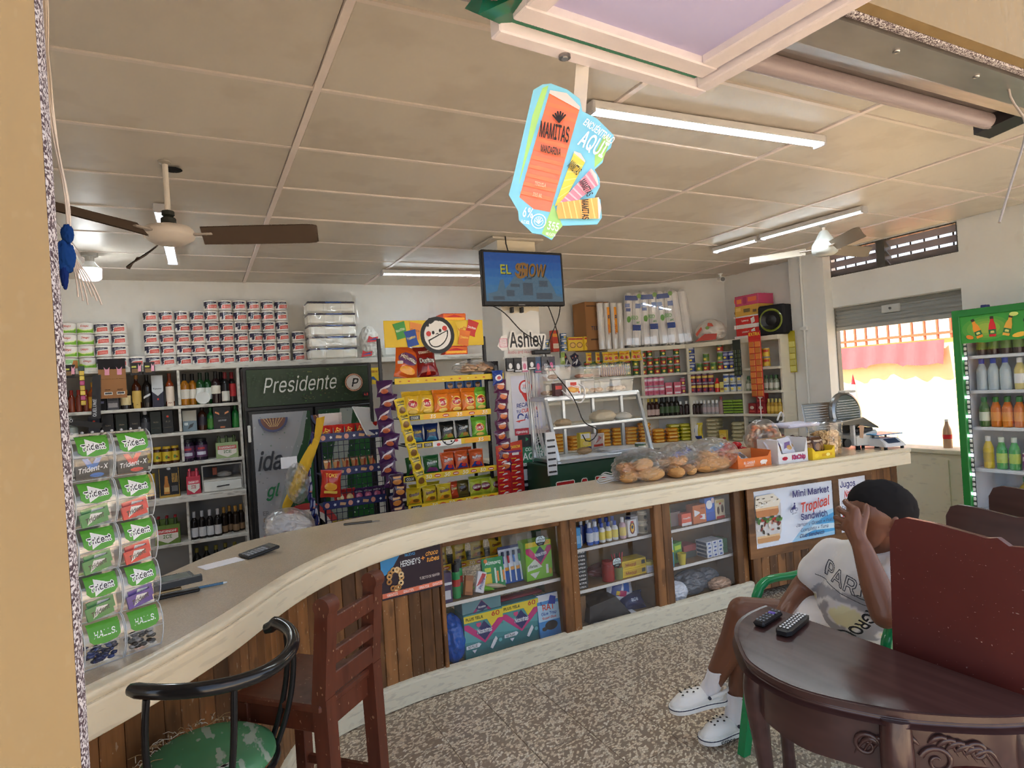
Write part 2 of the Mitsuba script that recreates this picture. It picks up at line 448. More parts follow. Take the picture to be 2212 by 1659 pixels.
struct('wall_right_lower',m,'cream_paint')
struct('trim_1',M().rbox((XR-0.03,2.6,0.775),(XR+0.24,4.34,0.815),0.006,WHITE),'cream_paint')
struct('trim_2',M().box((XR-0.02,3.20,0.0),(XR,3.235,0.72),WHITE),'cream_paint')
m=M().box((5.93,4.24,0),(XR,4.66,2.87),WHITE)
struct('wall_right_pilaster',m,'wall_paint')
m=M().tube([(5.915,4.50,0.9),(5.915,4.50,2.86)],0.013,WHITE,8).rbox((5.895,4.46,2.05),(5.93,4.54,2.09),0.004,WHITE)
struct('trim_3',m,'wall_paint')
struct('floor',M().box((-2.6,-3.5,-0.1),(6.3,6.9,-0.006),c(120,100,80)),'terrazzo')
td=plydict(M().rbox((0,0,0),(0.297,0.297,0.006),0.0015,WHITE),'terrazzo')
for i in range(-3,17):
 for j in range(0,9):
  x,y=1.257+0.3*i,0.66+0.3*j
  if y+0.3>3.23 and x>0.3:continue
  if x<0.2 and y>2.3:continue
  part('floor','tile',td,T=trans(x+0.0015,y+0.0015,-0.006))
# ---------------------------------------------------------------- shutter opening, louvre and what lies outside
m=M()
W=[(0.0,0.0),(0.010,0.010),(0.0,0.02),(-0.008,0.03),(0.0,0.042)]
sh=thing('roller_shutter','half raised grey roller shutter in the bright side window','shutter')
for k in range(5):
 z=OZ1+0.0-0.042*(k+1)
 mm=M()
 P=[[(6.19+dx,y,z+dz)for dx,dz in W]for y in(OY0+0.01,OY1-0.01)]
 mm.grid(P,c(150,152,150)).grid([[(6.196+dx,y,z+dz)for dx,dz in W]for y in(OY1-0.01,OY0+0.01)],c(150,152,150))
 part(sh,'slat',mm,'satin')
part(sh,'bottom_bar',M().rbox((6.18,OY0+0.01,OZ1-0.245),(6.215,OY1-0.01,OZ1-0.205),0.005,c(165,165,160)),'satin')
part(sh,'lock',M().rbox((6.165,3.62,OZ1-0.12),(6.19,3.80,OZ1-0.04),0.005,c(190,190,186)).cyl((6.165,3.71,OZ1-0.08),(6.155,3.71,OZ1-0.08),0.012,c(90,90,90)),'satin')
for k in(0,1):
 y=(OY0+0.006,OY1-0.006)[k]
 part(sh,'guide',M().box((6.18,y-0.006,OZ0+0.02),(6.24,y+0.006,OZ1),c(120,118,112)),'satin')
lv=numbered('window_1');labels[lv]={'kind':'structure','label':'high louvre window of tilted slats under the ceiling'}
fr=M()
for lo,hi in(((6.06,OY0,LZ0-.005),(6.16,OY1,LZ0+0.012)),((6.06,OY0,LZ1-0.012),(6.16,OY1,LZ1)),((6.06,OY0,LZ0),(6.16,OY0+0.015,LZ1)),((6.06,OY1-0.015,LZ0),(6.16,OY1,LZ1)),((6.05,3.66,LZ0),(6.16,3.74,LZ1))):
 fr.box(lo,hi,c(70,66,60))
part(lv,'frame',fr,'satin')
for s,(y0,y1)in enumerate(((OY0+0.02,3.655),(3.745,OY1-0.02))):
 for k in range(3):
  z=LZ0+0.045+0.09*k
  T=trans(6.11,(y0+y1)/2,z)@rot('y',38)
  part(lv,'slat',M().rbox((-0.042,-(y1-y0)/2,-0.003),(0.042,(y1-y0)/2,0.003),0.002,c(150,140,140),T),'satin')
 for k in range(5):
  y=y0+(y1-y0)*(k+0.5)/5
  part(lv,'bar',M().cyl((6.15,y,LZ0),(6.15,y,LZ1),0.008,c(60,56,52),6),'satin')
struct('street',M().box((6.3,-6,-0.25),(14,16,-0.15),c(150,148,140)).box((-8,-12,-0.25),(6.3,-3.5,-0.15),c(150,148,140)),'matte')
hs=thing('yellow_house','sunlit yellow house front seen through the side window','house')
part(hs,'front_wall',M().box((9.0,1,-0.2),(9.3,14,1.86),WHITE),'stucco')
part(hs,'terrace',M().box((9.02,1,1.86),(13,14,1.92),c(200,120,70)),'matte')
part(hs,'upper_wall',M().box((12.0,1,1.9),(12.3,14,3.4),c(226,205,190)),'matte')
part(hs,'blue_column',M().box((11.8,5.9,1.9),(12.0,6.3,3.4),c(150,200,235)),'matte')
part(hs,'window_grille',M().box((11.95,4.2,2.0),(12.0,5.7,2.55),c(110,130,100)),'matte')
rail=c(150,92,66)
for z in(1.98,2.62,2.72):
 part(hs,'rail',M().box((9.08,1,z),(9.12,14,z+0.035),rail),'matte')
bd=plydict(M().box((-0.012,-0.012,0),(0.012,0.012,0.80),rail),'matte')
for k in range(34):
 part(hs,'railing_bar',bd,T=trans(9.10,4.0+0.17*k,1.92))
P=[]
for i in range(50):
 y=4.7+0.06*i
 P.append([(8.96-0.02*math.sin(i*1.3)-0.012*k,y,1.90-0.30*k/5-0.03*math.sin(i*.35)*k/5-(0.03 if i%9==0 else 0)*k/5)for k in range(6)])
solo('red_drape',M().grid(P,c(214,84,92)),'cloth','red cloth hung along the top of the yellow house front','cloth')
bt=lambda:[(0.0001,0),(0.036,0),(0.038,0.03),(0.036,0.10),(0.037,0.13),(0.034,0.17),(0.016,0.22),(0.013,0.245),(0.014,0.26),(0.0001,0.26)]
pro=proto(('body',M().lathe(bt()[:-2]+[(0.013,0.25)],c(190,150,120),14),'gloss'),('label',M().lathe([(0.0375,0.085),(0.0385,0.125)],c(215,45,50),14),'satin'),('cap',M().lathe([(0.015,0.245),(0.015,0.265),(0.0001,0.265)],c(230,230,230),12),'satin'))
place(pro,'soda_bottle','soda bottle with red label on the sunny sill, farther from the green fridge','bottle',trans(6.18,3.27,OZ0+0.015))
place(pro,'soda_bottle','soda bottle with red label on the sunny sill, beside the green fridge','bottle',trans(6.20,3.10,OZ0+0.015))
ps=thing('folded_parasol','folded red and white parasol leaning on the yellow wall outside','parasol')
part(ps,'canopy',M().lathe([(0.16,0.0),(0.10,0.5),(0.03,1.1),(0.001,1.25)],np.array([c(190,60,60),c(235,220,215),c(190,50,60)]),10,trans(8.55,5.75,0.25)),'cloth')
part(ps,'pole',M().cyl((8.55,5.75,-0.2),(8.55,5.75,0.4),0.02,c(120,80,60),8),'satin')
# ---------------------------------------------------------------- goods: builders (origin at the middle of the bottom, front towards -y)
def at(x,y,z,yaw=0,tilt=0,roll=0):
 return trans(x,y,z)@rot('z',yaw)@rot('x',tilt)@rot('y',roll)
def front(d,z=0.0,x=0.0):return frame((x,-d/2,z),(1,0,0),(0,0,1))
def side_r(w,z=0.0):return frame((w/2,0,z),(0,1,0),(0,0,1))
def side_l(w,z=0.0):return frame((-w/2,0,z),(0,-1,0),(0,0,1))
def topf(h):return frame((0,0,h),(1,0,0),(0,1,0))
def carton(w,d,h,col,pr=None,side=None,top=None,r=0.002):
 m=M().rbox((-w/2,-d/2,0),(w/2,d/2,h),r,col)
 if pr:pr.plane(m,front(d))
 if side:side.plane(m,side_l(w))
 if top:top.plane(m,topf(h))
 return m
def canmesh(r,h,col,pr=None,metal=c(190,190,190),n=16):
 m=M().lathe([(1e-5,0),(r*.96,0),(r,.004),(r,.008)],metal,n).lathe([(r,.006),(r,h-.006)],col,n)
 m.lathe([(r,h-.008),(r*.97,h),(r*.9,h),(r*.88,h-.004),(1e-5,h-.004)],metal,n)
 if pr:pr.round(m,r)
 return m
def bottle(h,r,neck,col,label=None,lz=(.2,.5),cap=c(200,40,40),caph=.04,shoulder=.62,neckz=.78,pr=None,mat='gloss',n=16,foil=None):
 """parts of a bottle: glass body, label, cap"""
 b=M().lathe([(1e-5,0),(r*.85,0),(r,.02*h),(r,shoulder*h),(r*.93,(shoulder+.05)*h),((r+neck)/2,(shoulder+neckz)/2*h+.02*h),(neck*1.08,neckz*h),(neck,(neckz+.05)*h),(neck,h-caph)],col,n,sharp=50)
 out=[('body',b,mat)]
 if label is not None:
  l=M().lathe([(r+.0008,lz[0]*h),(r+.0008,lz[1]*h)],label,n)
  if pr:pr.round(l,r+.0008)
  out.append(('label',l,'satin'))
 if foil is not None:
  out.append(('foil',M().lathe([(neck*1.1,neckz*h),(neck*1.06,h-.5*caph)],foil,12),'satin'))
 out.append(('cap',M().lathe([(neck*1.12,h-caph),(neck*1.15,h-.002),(neck,h),(1e-5,h)],cap,12),'satin'))
 return out
def jar(h,r,col,lid,label=None,pr=None,lz=(.15,.7),mat='gloss',n=16):
 b=M().lathe([(1e-5,0),(r*.92,0),(r,.04*h),(r,.78*h),(r*.85,.86*h),(r*.8,.88*h)],col,n,sharp=50)
 out=[('body',b,mat)]
 if label is not None:
  l=M().lathe([(r+.0008,lz[0]*h),(r+.0008,lz[1]*h)],label,n)
  if pr:pr.round(l,r+.0008)
  out.append(('label',l,'satin'))
 out.append(('lid',M().lathe([(r*.86,.86*h),(r*.87,.99*h),(r*.83,h),(1e-5,h)],lid,n),'satin'))
 return out
def bagmesh(w,h,t,col,pr=None,seed=0,crimp=.06,n=13,crease=.35,col2=None):
 """a filled pillow bag standing up: flat crimped ends, bulging middle, creases"""
 rs=np.random.RandomState(seed)
 ph=rs.uniform(0,6,6)
 def surf(u,v,s):
  k=np.clip((v-crimp)/(1-2*crimp),0,1)
  b=np.sqrt(np.clip(np.sin(PI*k),0,1))*np.clip(1-(2*np.abs(u))**2.4,0,1)**.7
  wr=crease*(.10*np.sin(17*u+ph[0]+5*v)*np.cos(9*v+ph[1])+.07*np.sin(31*u+13*v+ph[2])+.10*np.exp(-6*np.minimum(k,1-k))*np.sin(26*u+ph[3]))
  y=s*t/2*(b+wr*np.sqrt(b))+.0006*s
  x=u*w*(1-.13*np.sin(PI*k)**.7*(t/w)*2)+.012*w*np.sin(9*v+ph[4])*np.sign(u)*(np.abs(u)*2)**3
  z=v*h+.008*h*np.sin(8*u+ph[5])
  return np.stack([x,y,z],-1)
 m=M()
 u,v=np.meshgrid(np.linspace(-.5,.5,n),np.r_[0,np.linspace(crimp,1-crimp,n+1),1],indexing='ij')
 m.grid(surf(u,v,-1),col)
 m.grid(surf(u,v,1)[::-1],col if col2 is None else col2)
 if pr:
  def fn(q,o):
   p=surf(q[:,0]/w,q[:,1]/h,-1)
   p[:,1]-=o+.0012
   return p
  pr.to(m,fn,size=max(w,h)/9)
 return m
def crumple(m,amp,freq,seed=0):
 for i,v in enumerate(m.v):
  n1=np.stack([meshkit.fbm(v*freq+k*31.7,3,seed+k)-.5 for k in range(3)],-1)
  m.v[i]=v+amp*2*n1
 return m
def blob(r,seed=0,amp=.2,freq=2.0,sub=4):
 t=trimesh.creation.icosphere(sub)
 d=np.abs(meshkit.fbm(t.vertices*freq+11,3,seed)-.5)*2
 v=t.vertices*(1-amp*d)[:,None]*np.asarray(r)
 return trimesh.Trimesh(v,t.faces,process=False)
# ---------------------------------------------------------------- the counter
from scipy.interpolate import CubicSpline
def curve(pts,n):
 p=np.array(pts,float)
 s=np.r_[0,np.cumsum(np.linalg.norm(np.diff(p,axis=0),axis=1))]
 t=np.linspace(0,s[-1],n)
 return CubicSpline(s,p)(t)
OUT=[(-.95,1.34),(-.6,1.60),(-.42,1.74),(-.288,1.858),(-.179,1.958),(-.071,2.075),(.061,2.24),(.233,2.505),(.45,2.765),(.701,2.955),(.97,3.075),(1.264,3.132),(1.84,3.118),(2.4,3.09),(2.87,3.068),(3.25,3.045)]
INN=[(4.98,3.60),(4.2,3.60),(3.3,3.585),(2.1,3.57),(1.43,3.565),(.85,3.55),(.577,3.49),(.34,3.44),(.155,3.36),(-.013,3.16),(-.18,2.93),(-.5,2.62),(-.95,2.3)]
outer=np.vstack([curve(OUT,110),[(3.5,3.028),(4.96,2.905)]])
inner=np.array(INN)
TOPZ=0.96
ct=thing('worktop','long S-curved beige counter top with cream painted edge','counter top')
m=M().prism(np.vstack([outer+[0,0],inner]),0.03,WHITE,z0=TOPZ-0.03)
part(ct,'surface',m,'laminate')
def sweep2(line,prof,flip=False):
 """profile (outwards, z) swept along a plan line; outwards = to the right of the line"""
 t=np.gradient(line,axis=0);t/=np.linalg.norm(t,axis=1,keepdims=True)
 nrm=np.stack([t[:,1],-t[:,0]],1)
 return np.array([[[line[i,0]+o*nrm[i,0],line[i,1]+o*nrm[i,1],z]for o,z in prof]for i in range(len(line))])
RIM=[(-.06,.838),(.0,.838),(.004,.842),(.004,.918),(.0,.926),(.0,.932),(.010,.940),(.012,.952),(.006,.962),(-.014,.965),(-.03,.964),(-.034,.958)]
rim=M()
G=sweep2(outer,RIM)
for a,b in((0,2),(1,3),(2,5),(4,11),(10,12)):
 rim.grid(G[:,a:b],WHITE)
rim.v=[v for v in rim.v]
e=[G[-1][k]for k in range(len(RIM))]+[np.array([4.97,3.6,.964]),np.array([4.97,3.6,.838])]
rim.flat(e,[[0,k,k+1]for k in range(1,len(e)-1)],WHITE)
rim.box((4.955,2.96,.838),(4.975,3.6,.963),WHITE)
part(ct,'rim',rim,'rim_paint')
BODY=[(-.9,1.62),(-.55,1.90),(-.3,2.10),(-.12,2.27),(.02,2.44),(.14,2.63),(.24,2.84),(.36,3.02),(.52,3.14),(.72,3.20),(.90,3.235),(1.13,3.25)]
bl=curve(BODY,400)
cb=thing('counter','curving stretch of counter front with upright brown varnished planks','counter')
cp=thing('counter','straight stretch of plank counter front carrying the sandwich sign','counter')
def plankpart(parent,a,b,z0,z1,idx,mat='plank',thick=.014,name='plank'):
 a,b=np.asarray(a,float),np.asarray(b,float)
 t=unit(b-a);n=np.array([t[1],-t[0]])
 g=.0012
 a,b=a+t*g,b-t*g
 ch=.003
 q=[a-n*.01,a+n*(thick-ch),a+n*thick+t*ch,b+n*thick-t*ch,b+n*(thick-ch),b-n*.01]
 V,F,UV=[],[],[]
 L=np.r_[0,np.cumsum([np.linalg.norm(q[i+1]-q[i])for i in range(5)])]
 for i in range(5):
  k=len(V)
  for j,z in((i,z0),(i+1,z0),(i+1,z1),(i,z1)):
   V.append([*q[j],z]);UV.append([10*idx+3+z,L[j]])
  F+=[[k,k+1,k+2],[k,k+2,k+3]]
 k=len(V)
 for z in(z0,z1):
  for j in range(6):
   V.append([*q[j],z]);UV.append([10*idx+3+z,L[j]])
 F+=[[k,k+j+1,k+j]for j in range(1,5)]+[[k+6,k+6+j,k+7+j]for j in range(1,5)]
 kk=numbered(name,parent)
 scene[kk]=mikit.ply((np.array(V),np.array(F)),mat,smooth=False,uv=np.array(UV))
 return kk
s=np.r_[0,np.cumsum(np.linalg.norm(np.diff(bl,axis=0),axis=1))]
pos,k=0.0,0
pts=[bl[0]]
while pos<s[-1]-.03:
 pos=min(pos+RNG.choice([.062,.07,.076,.082]),s[-1])
 pts.append(np.array([np.interp(pos,s,bl[:,0]),np.interp(pos,s,bl[:,1])]))
for k in range(len(pts)-1):
 plankpart(cb,pts[k],pts[k+1],.09,.836,k)
PA,PB=np.array([3.50,3.215]),np.array([4.98,3.04])
pt=unit(PB-PA);pl=np.linalg.norm(PB-PA)
n0=60
w=.072
ks=int(pl/w)
for k in range(ks):
 a,b=PA+pt*pl*k/ks,PA+pt*pl*(k+1)/ks
 plankpart(cp,a,b,.06,.836,n0+k,'plank')
bb=np.vstack([curve(BODY,120)+0,[(2.3,3.255),(3.50,3.235)]])
BP=[(.014,0),(.034,0),(.034,.105),(.028,.125),(.0,.128)]
G=sweep2(bb,BP)
m=M()
for a,b in((0,2),(1,3),(2,5)):m.grid(G[:,a:b],WHITE)
m.flat(G[-1],[[0,k,k+1]for k in range(1,4)],WHITE)
struct('baseboard_counter',m,'base_paint')
part(cp,'end_panel',M().box((4.955,3.05,.0),(4.975,3.58,.835),WHITE),'red_wood')
part(cb,'back_board',M().prism(np.vstack([bl-[0,0],[(1.12,3.26),(1.12,3.50),(.6,3.42),(.35,3.37),(.18,3.28),(.02,3.08),(-.18,2.85),(-.55,2.5),(-.9,2.2)]]),.80,c(70,45,30),z0=.02),'matte')
part(cp,'back_board',M().box((3.52,3.24,.02),(4.95,3.56,.836),c(70,45,30)),'matte')
_st=[200]
def stick(parent,lo,hi,axis,mat='plank',name='stile'):
 """box with its grain along one axis"""
 m=M().rbox(lo,hi,.004,WHITE)
 v,f,_=m.out()
 o=[k for k in range(3)if k!=axis]
 _st[0]+=1
 uv=np.stack([10*_st[0]+3+v[:,axis],v[:,o[0]]+v[:,o[1]]],1)
 kk=numbered(name,parent)
 scene[kk]=mikit.ply((v,f),mat,smooth=False,uv=uv)
 return kk
cases=[]
CASE=[(1.135,1.985,'widest glass fronted counter case with teal boxes inside'),(1.985,2.715,'middle glass fronted counter case, with the blue bottles inside'),(2.715,3.50,'glass fronted counter case next to the sandwich sign')]
GL=[(1.158,1.922),(2.035,2.648),(2.785,3.378)]
YF=3.245
for k,(x0,x1,lab)in enumerate(CASE):
 g0,g1=GL[k]
 dc=thing('display_case',lab,'display case')
 stick(dc,(x0,YF-.016,.06),(g0,YF+.03,.836),2)
 if k<2:
  stick(dc,(g1,YF-.014,.06),(x1,YF+.03,.836),2)
 else:
  stick(dc,(g1,YF-.014,.06),(g1+.065,YF+.03,.836),2)
  stick(dc,(g1+.067,YF-.002,.06),(x1,YF+.03,.836),2)
 stick(dc,(g0,YF-.008,.782),(g1,YF+.025,.836),0,name='rail')
 stick(dc,(g0,YF-.008,.062),(g1,YF+.03,.088),0,name='rail')
 part(dc,'pane',M().grid([[(g0-.005,YF+.010,z)for z in(.085,.785)],[(g1+.005,YF+.010,z)for z in(.085,.785)]][::-1],WHITE),'glass')
 part(dc,'floor_board',M().box((x0+.01,YF+.03,.05),(x1-.01,3.56,.085),c(120,100,75)),'matte')
 ins=c(128,98,62)if k else c(120,95,65)
 for xx in(x0+.004,x1-.018):
  part(dc,'side_board',M().box((xx,YF+.03,.085),(xx+.014,3.56,.836),ins),'matte')
 if k:
  part(dc,'back_board',M().box((x0,3.545,.05),(x1,3.56,.836),ins),'matte')
 for z in((.445,),(.592,.331),(.588,.331))[k]:
  sh=part(dc,'shelf',M().rbox((x0+.018,YF+.06,z-.016),(x1-.018,3.545,z),.002,ins),'matte')
  part(sh,'edge',M().rbox((x0+.018,YF+.052,z-.018),(x1-.018,YF+.062,z+.001),.002,c(215,212,205)),'satin')
 cases.append(dc)
for nm,x,z,yy in(('first',1.79,.705,0),('second',2.34,.47,0)):
 p=Pr().poly([(-.02,-.025),(.02,-.025),(.034,-.005),(.034,.02),(.02,.034),(-.02,.034),(-.034,.02),(-.034,-.005)],c(20,22,22)).poly([(-.031,-.006),(.031,-.006),(.031,.019),(.018,.031),(-.018,.031),(-.031,.019)],c(190,205,205))
 p.text('WARNING',0,.004,.010,c(15,15,15),w=.056).rect(-.022,-.003,.022,.0,c(60,70,70)).poly([(-.012,.018),(0,.026),(.012,.018),(.012,.023),(0,.029),(-.012,.023)],c(15,15,15)).text('SECURITY',0,-.018,.006,c(190,200,200),w=.03)
 m=M();p.plane(m,frame((x,YF+.0085,z),(1,0,0),(0,0,1)))
 solo('warning_sticker',m,'satin',{'first':'black and white warning sticker on the glass above the green box','second':'black and white warning sticker on the glass before the red tub'}[nm],'sticker')
# ---- signs on the panel section, in a brown frame
pn=np.array([pt[1],-pt[0]])
def onpanel(s_,z,off=.016):q=PA+pt*s_+pn*off;return(q[0],q[1],z)
fr_=part(cp,'sign_frame',M().box((0,0,0),(.01,.01,.01),WHITE),'plank')
del scene[fr_];labels.pop(fr_,None)
m=M()
TP=frame(onpanel(0,0,.014),(*pt,0),(0,0,1))
for x0,x1,z0,z1 in((-.03,1.19,.775,.835),(-.03,1.19,.295,.36),(-.03,.03,.36,.775),(.785,.845,.36,.775),(1.13,1.19,.36,.775)):
 m.box((x0,z0,0),(x1,z1,.013),WHITE,TP)
v,f,_=m.out()
scene[fr_]=mikit.ply((v,f),'plank',smooth=False,uv=np.stack([8003+v[:,0]+v[:,1],v[:,2]],1))
def bread_slab(p,x0,x1,y0,y1,col,top):
 p.poly([(x0,y0+.2*(y1-y0)),(x0+.01,y0),(x1-.02,y0),(x1,y0+.3*(y1-y0)),(x1-.005,y1),(x0,y1)],col)
 p.rect(x0,y1-.3*(y1-y0),x1-.005,y1,top)
W_,H_=.755,.415
p=Pr().rect(0,0,W_,H_,c(222,228,238)).poly([(.33,.0),(W_,.0),(W_,.20),(.6,.18),(.45,.10)],c(160,205,232)).poly([(.44,.02),(W_,.03),(W_,.17),(.63,.14)],c(80,165,215)).poly([(.36,.02),(.55,.06),(W_,.05),(W_,.09),(.55,.10)],c(205,228,240))
p.poly([(.0,.03),(.21,.03),(.24,.10),(.25,.30),(.20,.37),(.02,.38),(.0,.35)],c(205,200,196))
bread_slab(p,.015,.225,.035,.085,c(198,146,96),c(222,186,140))
for i in range(26):
 x,y=RNG.uniform(.02,.23),RNG.uniform(.085,.19)
 p.ell(x,y,RNG.uniform(.008,.02),RNG.uniform(.006,.012),[c(238,228,214),c(120,60,50),c(222,200,176),c(60,50,40),c(180,110,90)][i%5],9,rot_=RNG.uniform(0,180))
p.poly([(.03,.19),(.20,.19),(.19,.21),(.04,.21)],c(165,44,36))
for i in range(16):
 p.ell(RNG.uniform(.005,.24),RNG.uniform(.185,.225),.016,.010,[c(60,110,46),c(92,140,60),c(44,80,36)][i%3],8,rot_=RNG.uniform(0,180))
bread_slab(p,.005,.215,.225,.295,c(196,128,78),c(226,180,130))
p.poly([(.0,.29),(.215,.29),(.235,.33),(.17,.385),(.01,.38)],c(232,222,202))
for i in range(22):
 p.ell(RNG.uniform(.01,.21),RNG.uniform(.30,.37),RNG.uniform(.006,.018),.004,[c(80,66,48),c(240,236,226),c(200,186,160)][i%3],8,rot_=RNG.uniform(-20,20))
navy,red=c(34,34,104),c(200,50,44)
p.text('Mini Market',.52,.335,.046,navy,w=.36)
p.text('Tropical',.55,.225,.070,red,w=.29,shear=.25,ang=6)
p.ell(.345,.255,.020,.010,navy,12).ring(.325,.238,.009,.013,navy,12).ring(.372,.245,.009,.013,navy,12).poly([(.335,.255),(.35,.28),(.365,.275),(.36,.255)],navy).ell(.356,.288,.007,.008,navy,8).text('SERVICIO',.35,.212,.010,c(90,90,120),ang=6,w=.05)
p.text('Sandwich',.535,.158,.046,navy,w=.26)
ink=c(42,46,96)
p.text('Jamón y Queso • Pollo',.54,.113,.026,ink,w=.37,shear=.25,bold=False)
p.text('Completo • Tuna',.53,.072,.026,ink,w=.27,shear=.25,bold=False)
p.text('Club Sandwich',.50,.030,.026,ink,w=.24,shear=.25,bold=True)
m=M().box((0,0,-.004),(W_,H_,0),c(225,225,225),frame(onpanel(.03,.36,.018),(*pt,0),(0,0,1)))
p.plane(m,frame(onpanel(.03,.36,.0182),(*pt,0),(0,0,1)))
solo('sandwich_sign',m,'satin','printed Mini Market Tropical sign with sandwich picture on the counter front','sign')
W2=.285
p=Pr().rect(0,0,W2,H_,c(226,226,230)).text('Jugos',.10,.345,.046,navy,w=.16).text('Naturales',.155,.275,.050,red,w=.20,shear=.25,ang=7)
p.text('Limón / Chinola',.13,.222,.024,ink,w=.21,shear=.25,bold=False).text('Tamarindo',.10,.178,.024,ink,w=.16,shear=.25,bold=False).text('Batidas',.11,.10,.046,red,w=.18,shear=.2).text('Lechosa / Guineo',.14,.05,.024,ink,w=.22,shear=.25,bold=False)
m=M().box((0,0,-.004),(W2,H_,0),c(225,225,225),frame(onpanel(.845,.36,.018),(*pt,0),(0,0,1)))
p.plane(m,frame(onpanel(.845,.36,.0182),(*pt,0),(0,0,1)))
solo('juice_sign',m,'satin','white Jugos Naturales sign on the counter beside the sandwich sign','sign')
A2,B2=np.array([.80,3.195]),np.array([1.13,3.225])
t2=unit(B2-A2)
p=Pr().rect(0,0,.345,.235,c(46,28,40)).poly([(0,.12),(0,.235),(.12,.235),(.05,.14)],c(64,150,205)).rect(.0,.01,.345,.035,c(225,120,90))
for k,x in enumerate((.055,.145,.235,.315)):
 p.text('GRATIS',x,.015,.013,c(255,235,225),w=.06)
p.text('NUEVO',.165,.205,.014,c(90,170,220),w=.06).text("HERSHEY'S",.165,.155,.030,c(238,238,236),w=.115).text('+',.237,.165,.03,c(240,150,60)).text('choco',.290,.185,.024,c(245,170,80),w=.075,shear=.2).text('tubes',.295,.152,.024,c(245,170,80),w=.075,shear=.2).text('TUBITO DE MAFER',.27,.065,.014,c(200,185,180),w=.12)
for i in range(12):
 a=i*2.4
 p.ring(.075+.035*math.cos(a),.10+.05*math.sin(a),.006,.016,[c(210,160,96),c(176,120,62),c(240,206,150)][i%3],10)
m=M().box((0,0,-.002),(.345,.235,0),c(46,28,40),frame((A2[0],A2[1],.575),(*t2,0),(0,0,1)))
p.plane(m,frame((A2[0],A2[1],.575),(*t2,0),(0,0,1)))
solo('chocolate_poster',m,'satin','dark chocolate tubes poster stuck on the planks beside the widest case','poster')
# ---------------------------------------------------------------- wall shelf of drinks on the left, with the paper rolls on top
SF,SY0,SY1=6.30,6.31,YB
ws=thing('drinks_shelf','long whitish wooden wall shelf holding bottles, with toilet rolls on top','shelf')
def board(parent,x0,x1,z,t=.028,yf=SF,nm='board'):
 part(parent,nm,M().rbox((x0,yf,z-t),(x1,YB-.005,z),.003,WHITE),'shelf_paint')
board(ws,-1.5,2.98,2.035,.05,nm='top_board')
for x0,x1,z in((-1.5,.36,1.665),(-1.5,.36,1.425),(-1.5,.36,1.15),(-1.5,.36,.44),(-1.5,.36,.09)):
 board(ws,x0,x1,z)
board(ws,-1.5,.36,.855,.05,yf=6.22)
part(ws,'back_panel',M().box((-1.5,YB-.012,0),(.36,YB-.002,2.0),c(150,146,140)),'matte')
for x,z0,z1 in((.345,0,1.99),(-.15,1.67,1.985),(-.155,1.43,1.64),(-.15,1.16,1.40),(-.14,0,.80),(-1.5,0,2)):
 part(ws,'divider',M().rbox((x,SF+.004,z0),(x+.022,YB-.01,z1),.003,WHITE),'shelf_paint')
RR,RH=.0625,.1015
a_=2*PI*RR
def rollpro(kind):
 base=c(228,226,222)
 m=M().lathe([(1e-5,0),(RR*.82,0),(RR,.006),(RR,RH-.006),(RR*.82,RH),(1e-5,RH)],base,18)
 p=Pr(.0004)
 if kind=='navy':
  p.poly([(-.085,.040),(-.085,.083),(.055,.083),(.06,.070),(-.02,.058),(-.035,.048),(-.03,.034),(-.045,.022),(-.055,.030),(-.050,.040),(-.062,.046)],c(34,32,62))
  p.text('Scottie',-.005,.062,.016,c(196,196,206),w=.068,shear=.25,ang=3)
  p.poly([(-.028,.016),(.058,.024),(.058,.058),(-.022,.050)],c(206,92,84)).rect(-.012,.030,.05,.034,c(236,200,196)).rect(-.014,.040,.048,.044,c(228,170,164))
  p.ring(-.047,.030,.007,.012,c(34,32,62),12)
 elif kind=='green':
  p.poly([(-.09,.010),(-.09,.030),(-.05,.045),(0,.026),(.06,.034),(.085,.05),(.085,.012)],c(120,176,60)).poly([(-.09,.036),(-.05,.052),(0,.033),(.06,.042),(.085,.058),(.085,.052),(.06,.036),(0,.027),(-.05,.046),(-.09,.03)],c(206,226,120))
  p.text('Diego',.005,.062,.016,c(190,70,60),w=.06,shear=.3)
 else:
  p.rect(-.08,.008,.08,.088,c(150,196,140)).poly([(.0,.01),(.06,.01),(.06,.08),(.02,.08)],c(180,120,70)).text('Soft',-.02,.035,.02,c(240,244,238),w=.05,shear=.2)
 p.round(m,RR)
 return proto(('',m,'gloss'))
rp={k:rollpro(k)for k in('navy','green','pasta')}
cols=[]
cols.append((.945,'navy',3))
for k in range(6):cols.append((.800-.1265*k,'navy',6))
for k in range(4):cols.append((.044-.1265*k,'navy',5))
cols.append((-.462,'navy',1))
for k in range(2):cols.append((-.585-.1265*k,'navy',4))
for k in range(2):cols.append((-.838-.1265*k,'green',4))
cols.append((-1.085,'pasta',5))
TXT={'navy':'toilet roll in navy and red wrap','green':'toilet roll in white and green wrap','pasta':'toilet roll in pale green wrap'}
GRP={'navy':'navy and red wrapped toilet rolls on the wall shelf','green':'white and green wrapped toilet rolls on the wall shelf','pasta':'pale green toilet rolls on the wall shelf'}
for k,(x,kind,rows)in enumerate(cols):
 for r in range(rows):
  kd='pasta' if kind=='green' and r==0 and k==len(cols)-2 else kind
  place(rp[kd],'toilet_roll',f'{TXT[kd]}, {ORD[k + 1]} column from the diapers, {ORD[r + 1]} row up','toilet roll',at(x+RNG.uniform(-.002,.002),6.515+.01*(r<1),2.0355+(RH+.0008)*r,RNG.uniform(-9,9)+(20 if RNG.random()<.12 else 0)-8),GRP[kd])
dp=M().rbox((-.235,-.12,0),(.235,.12,.112),.02,c(226,224,216)).rbox((-.236,-.122,.098),(.236,.122,.116),.006,c(36,38,66))
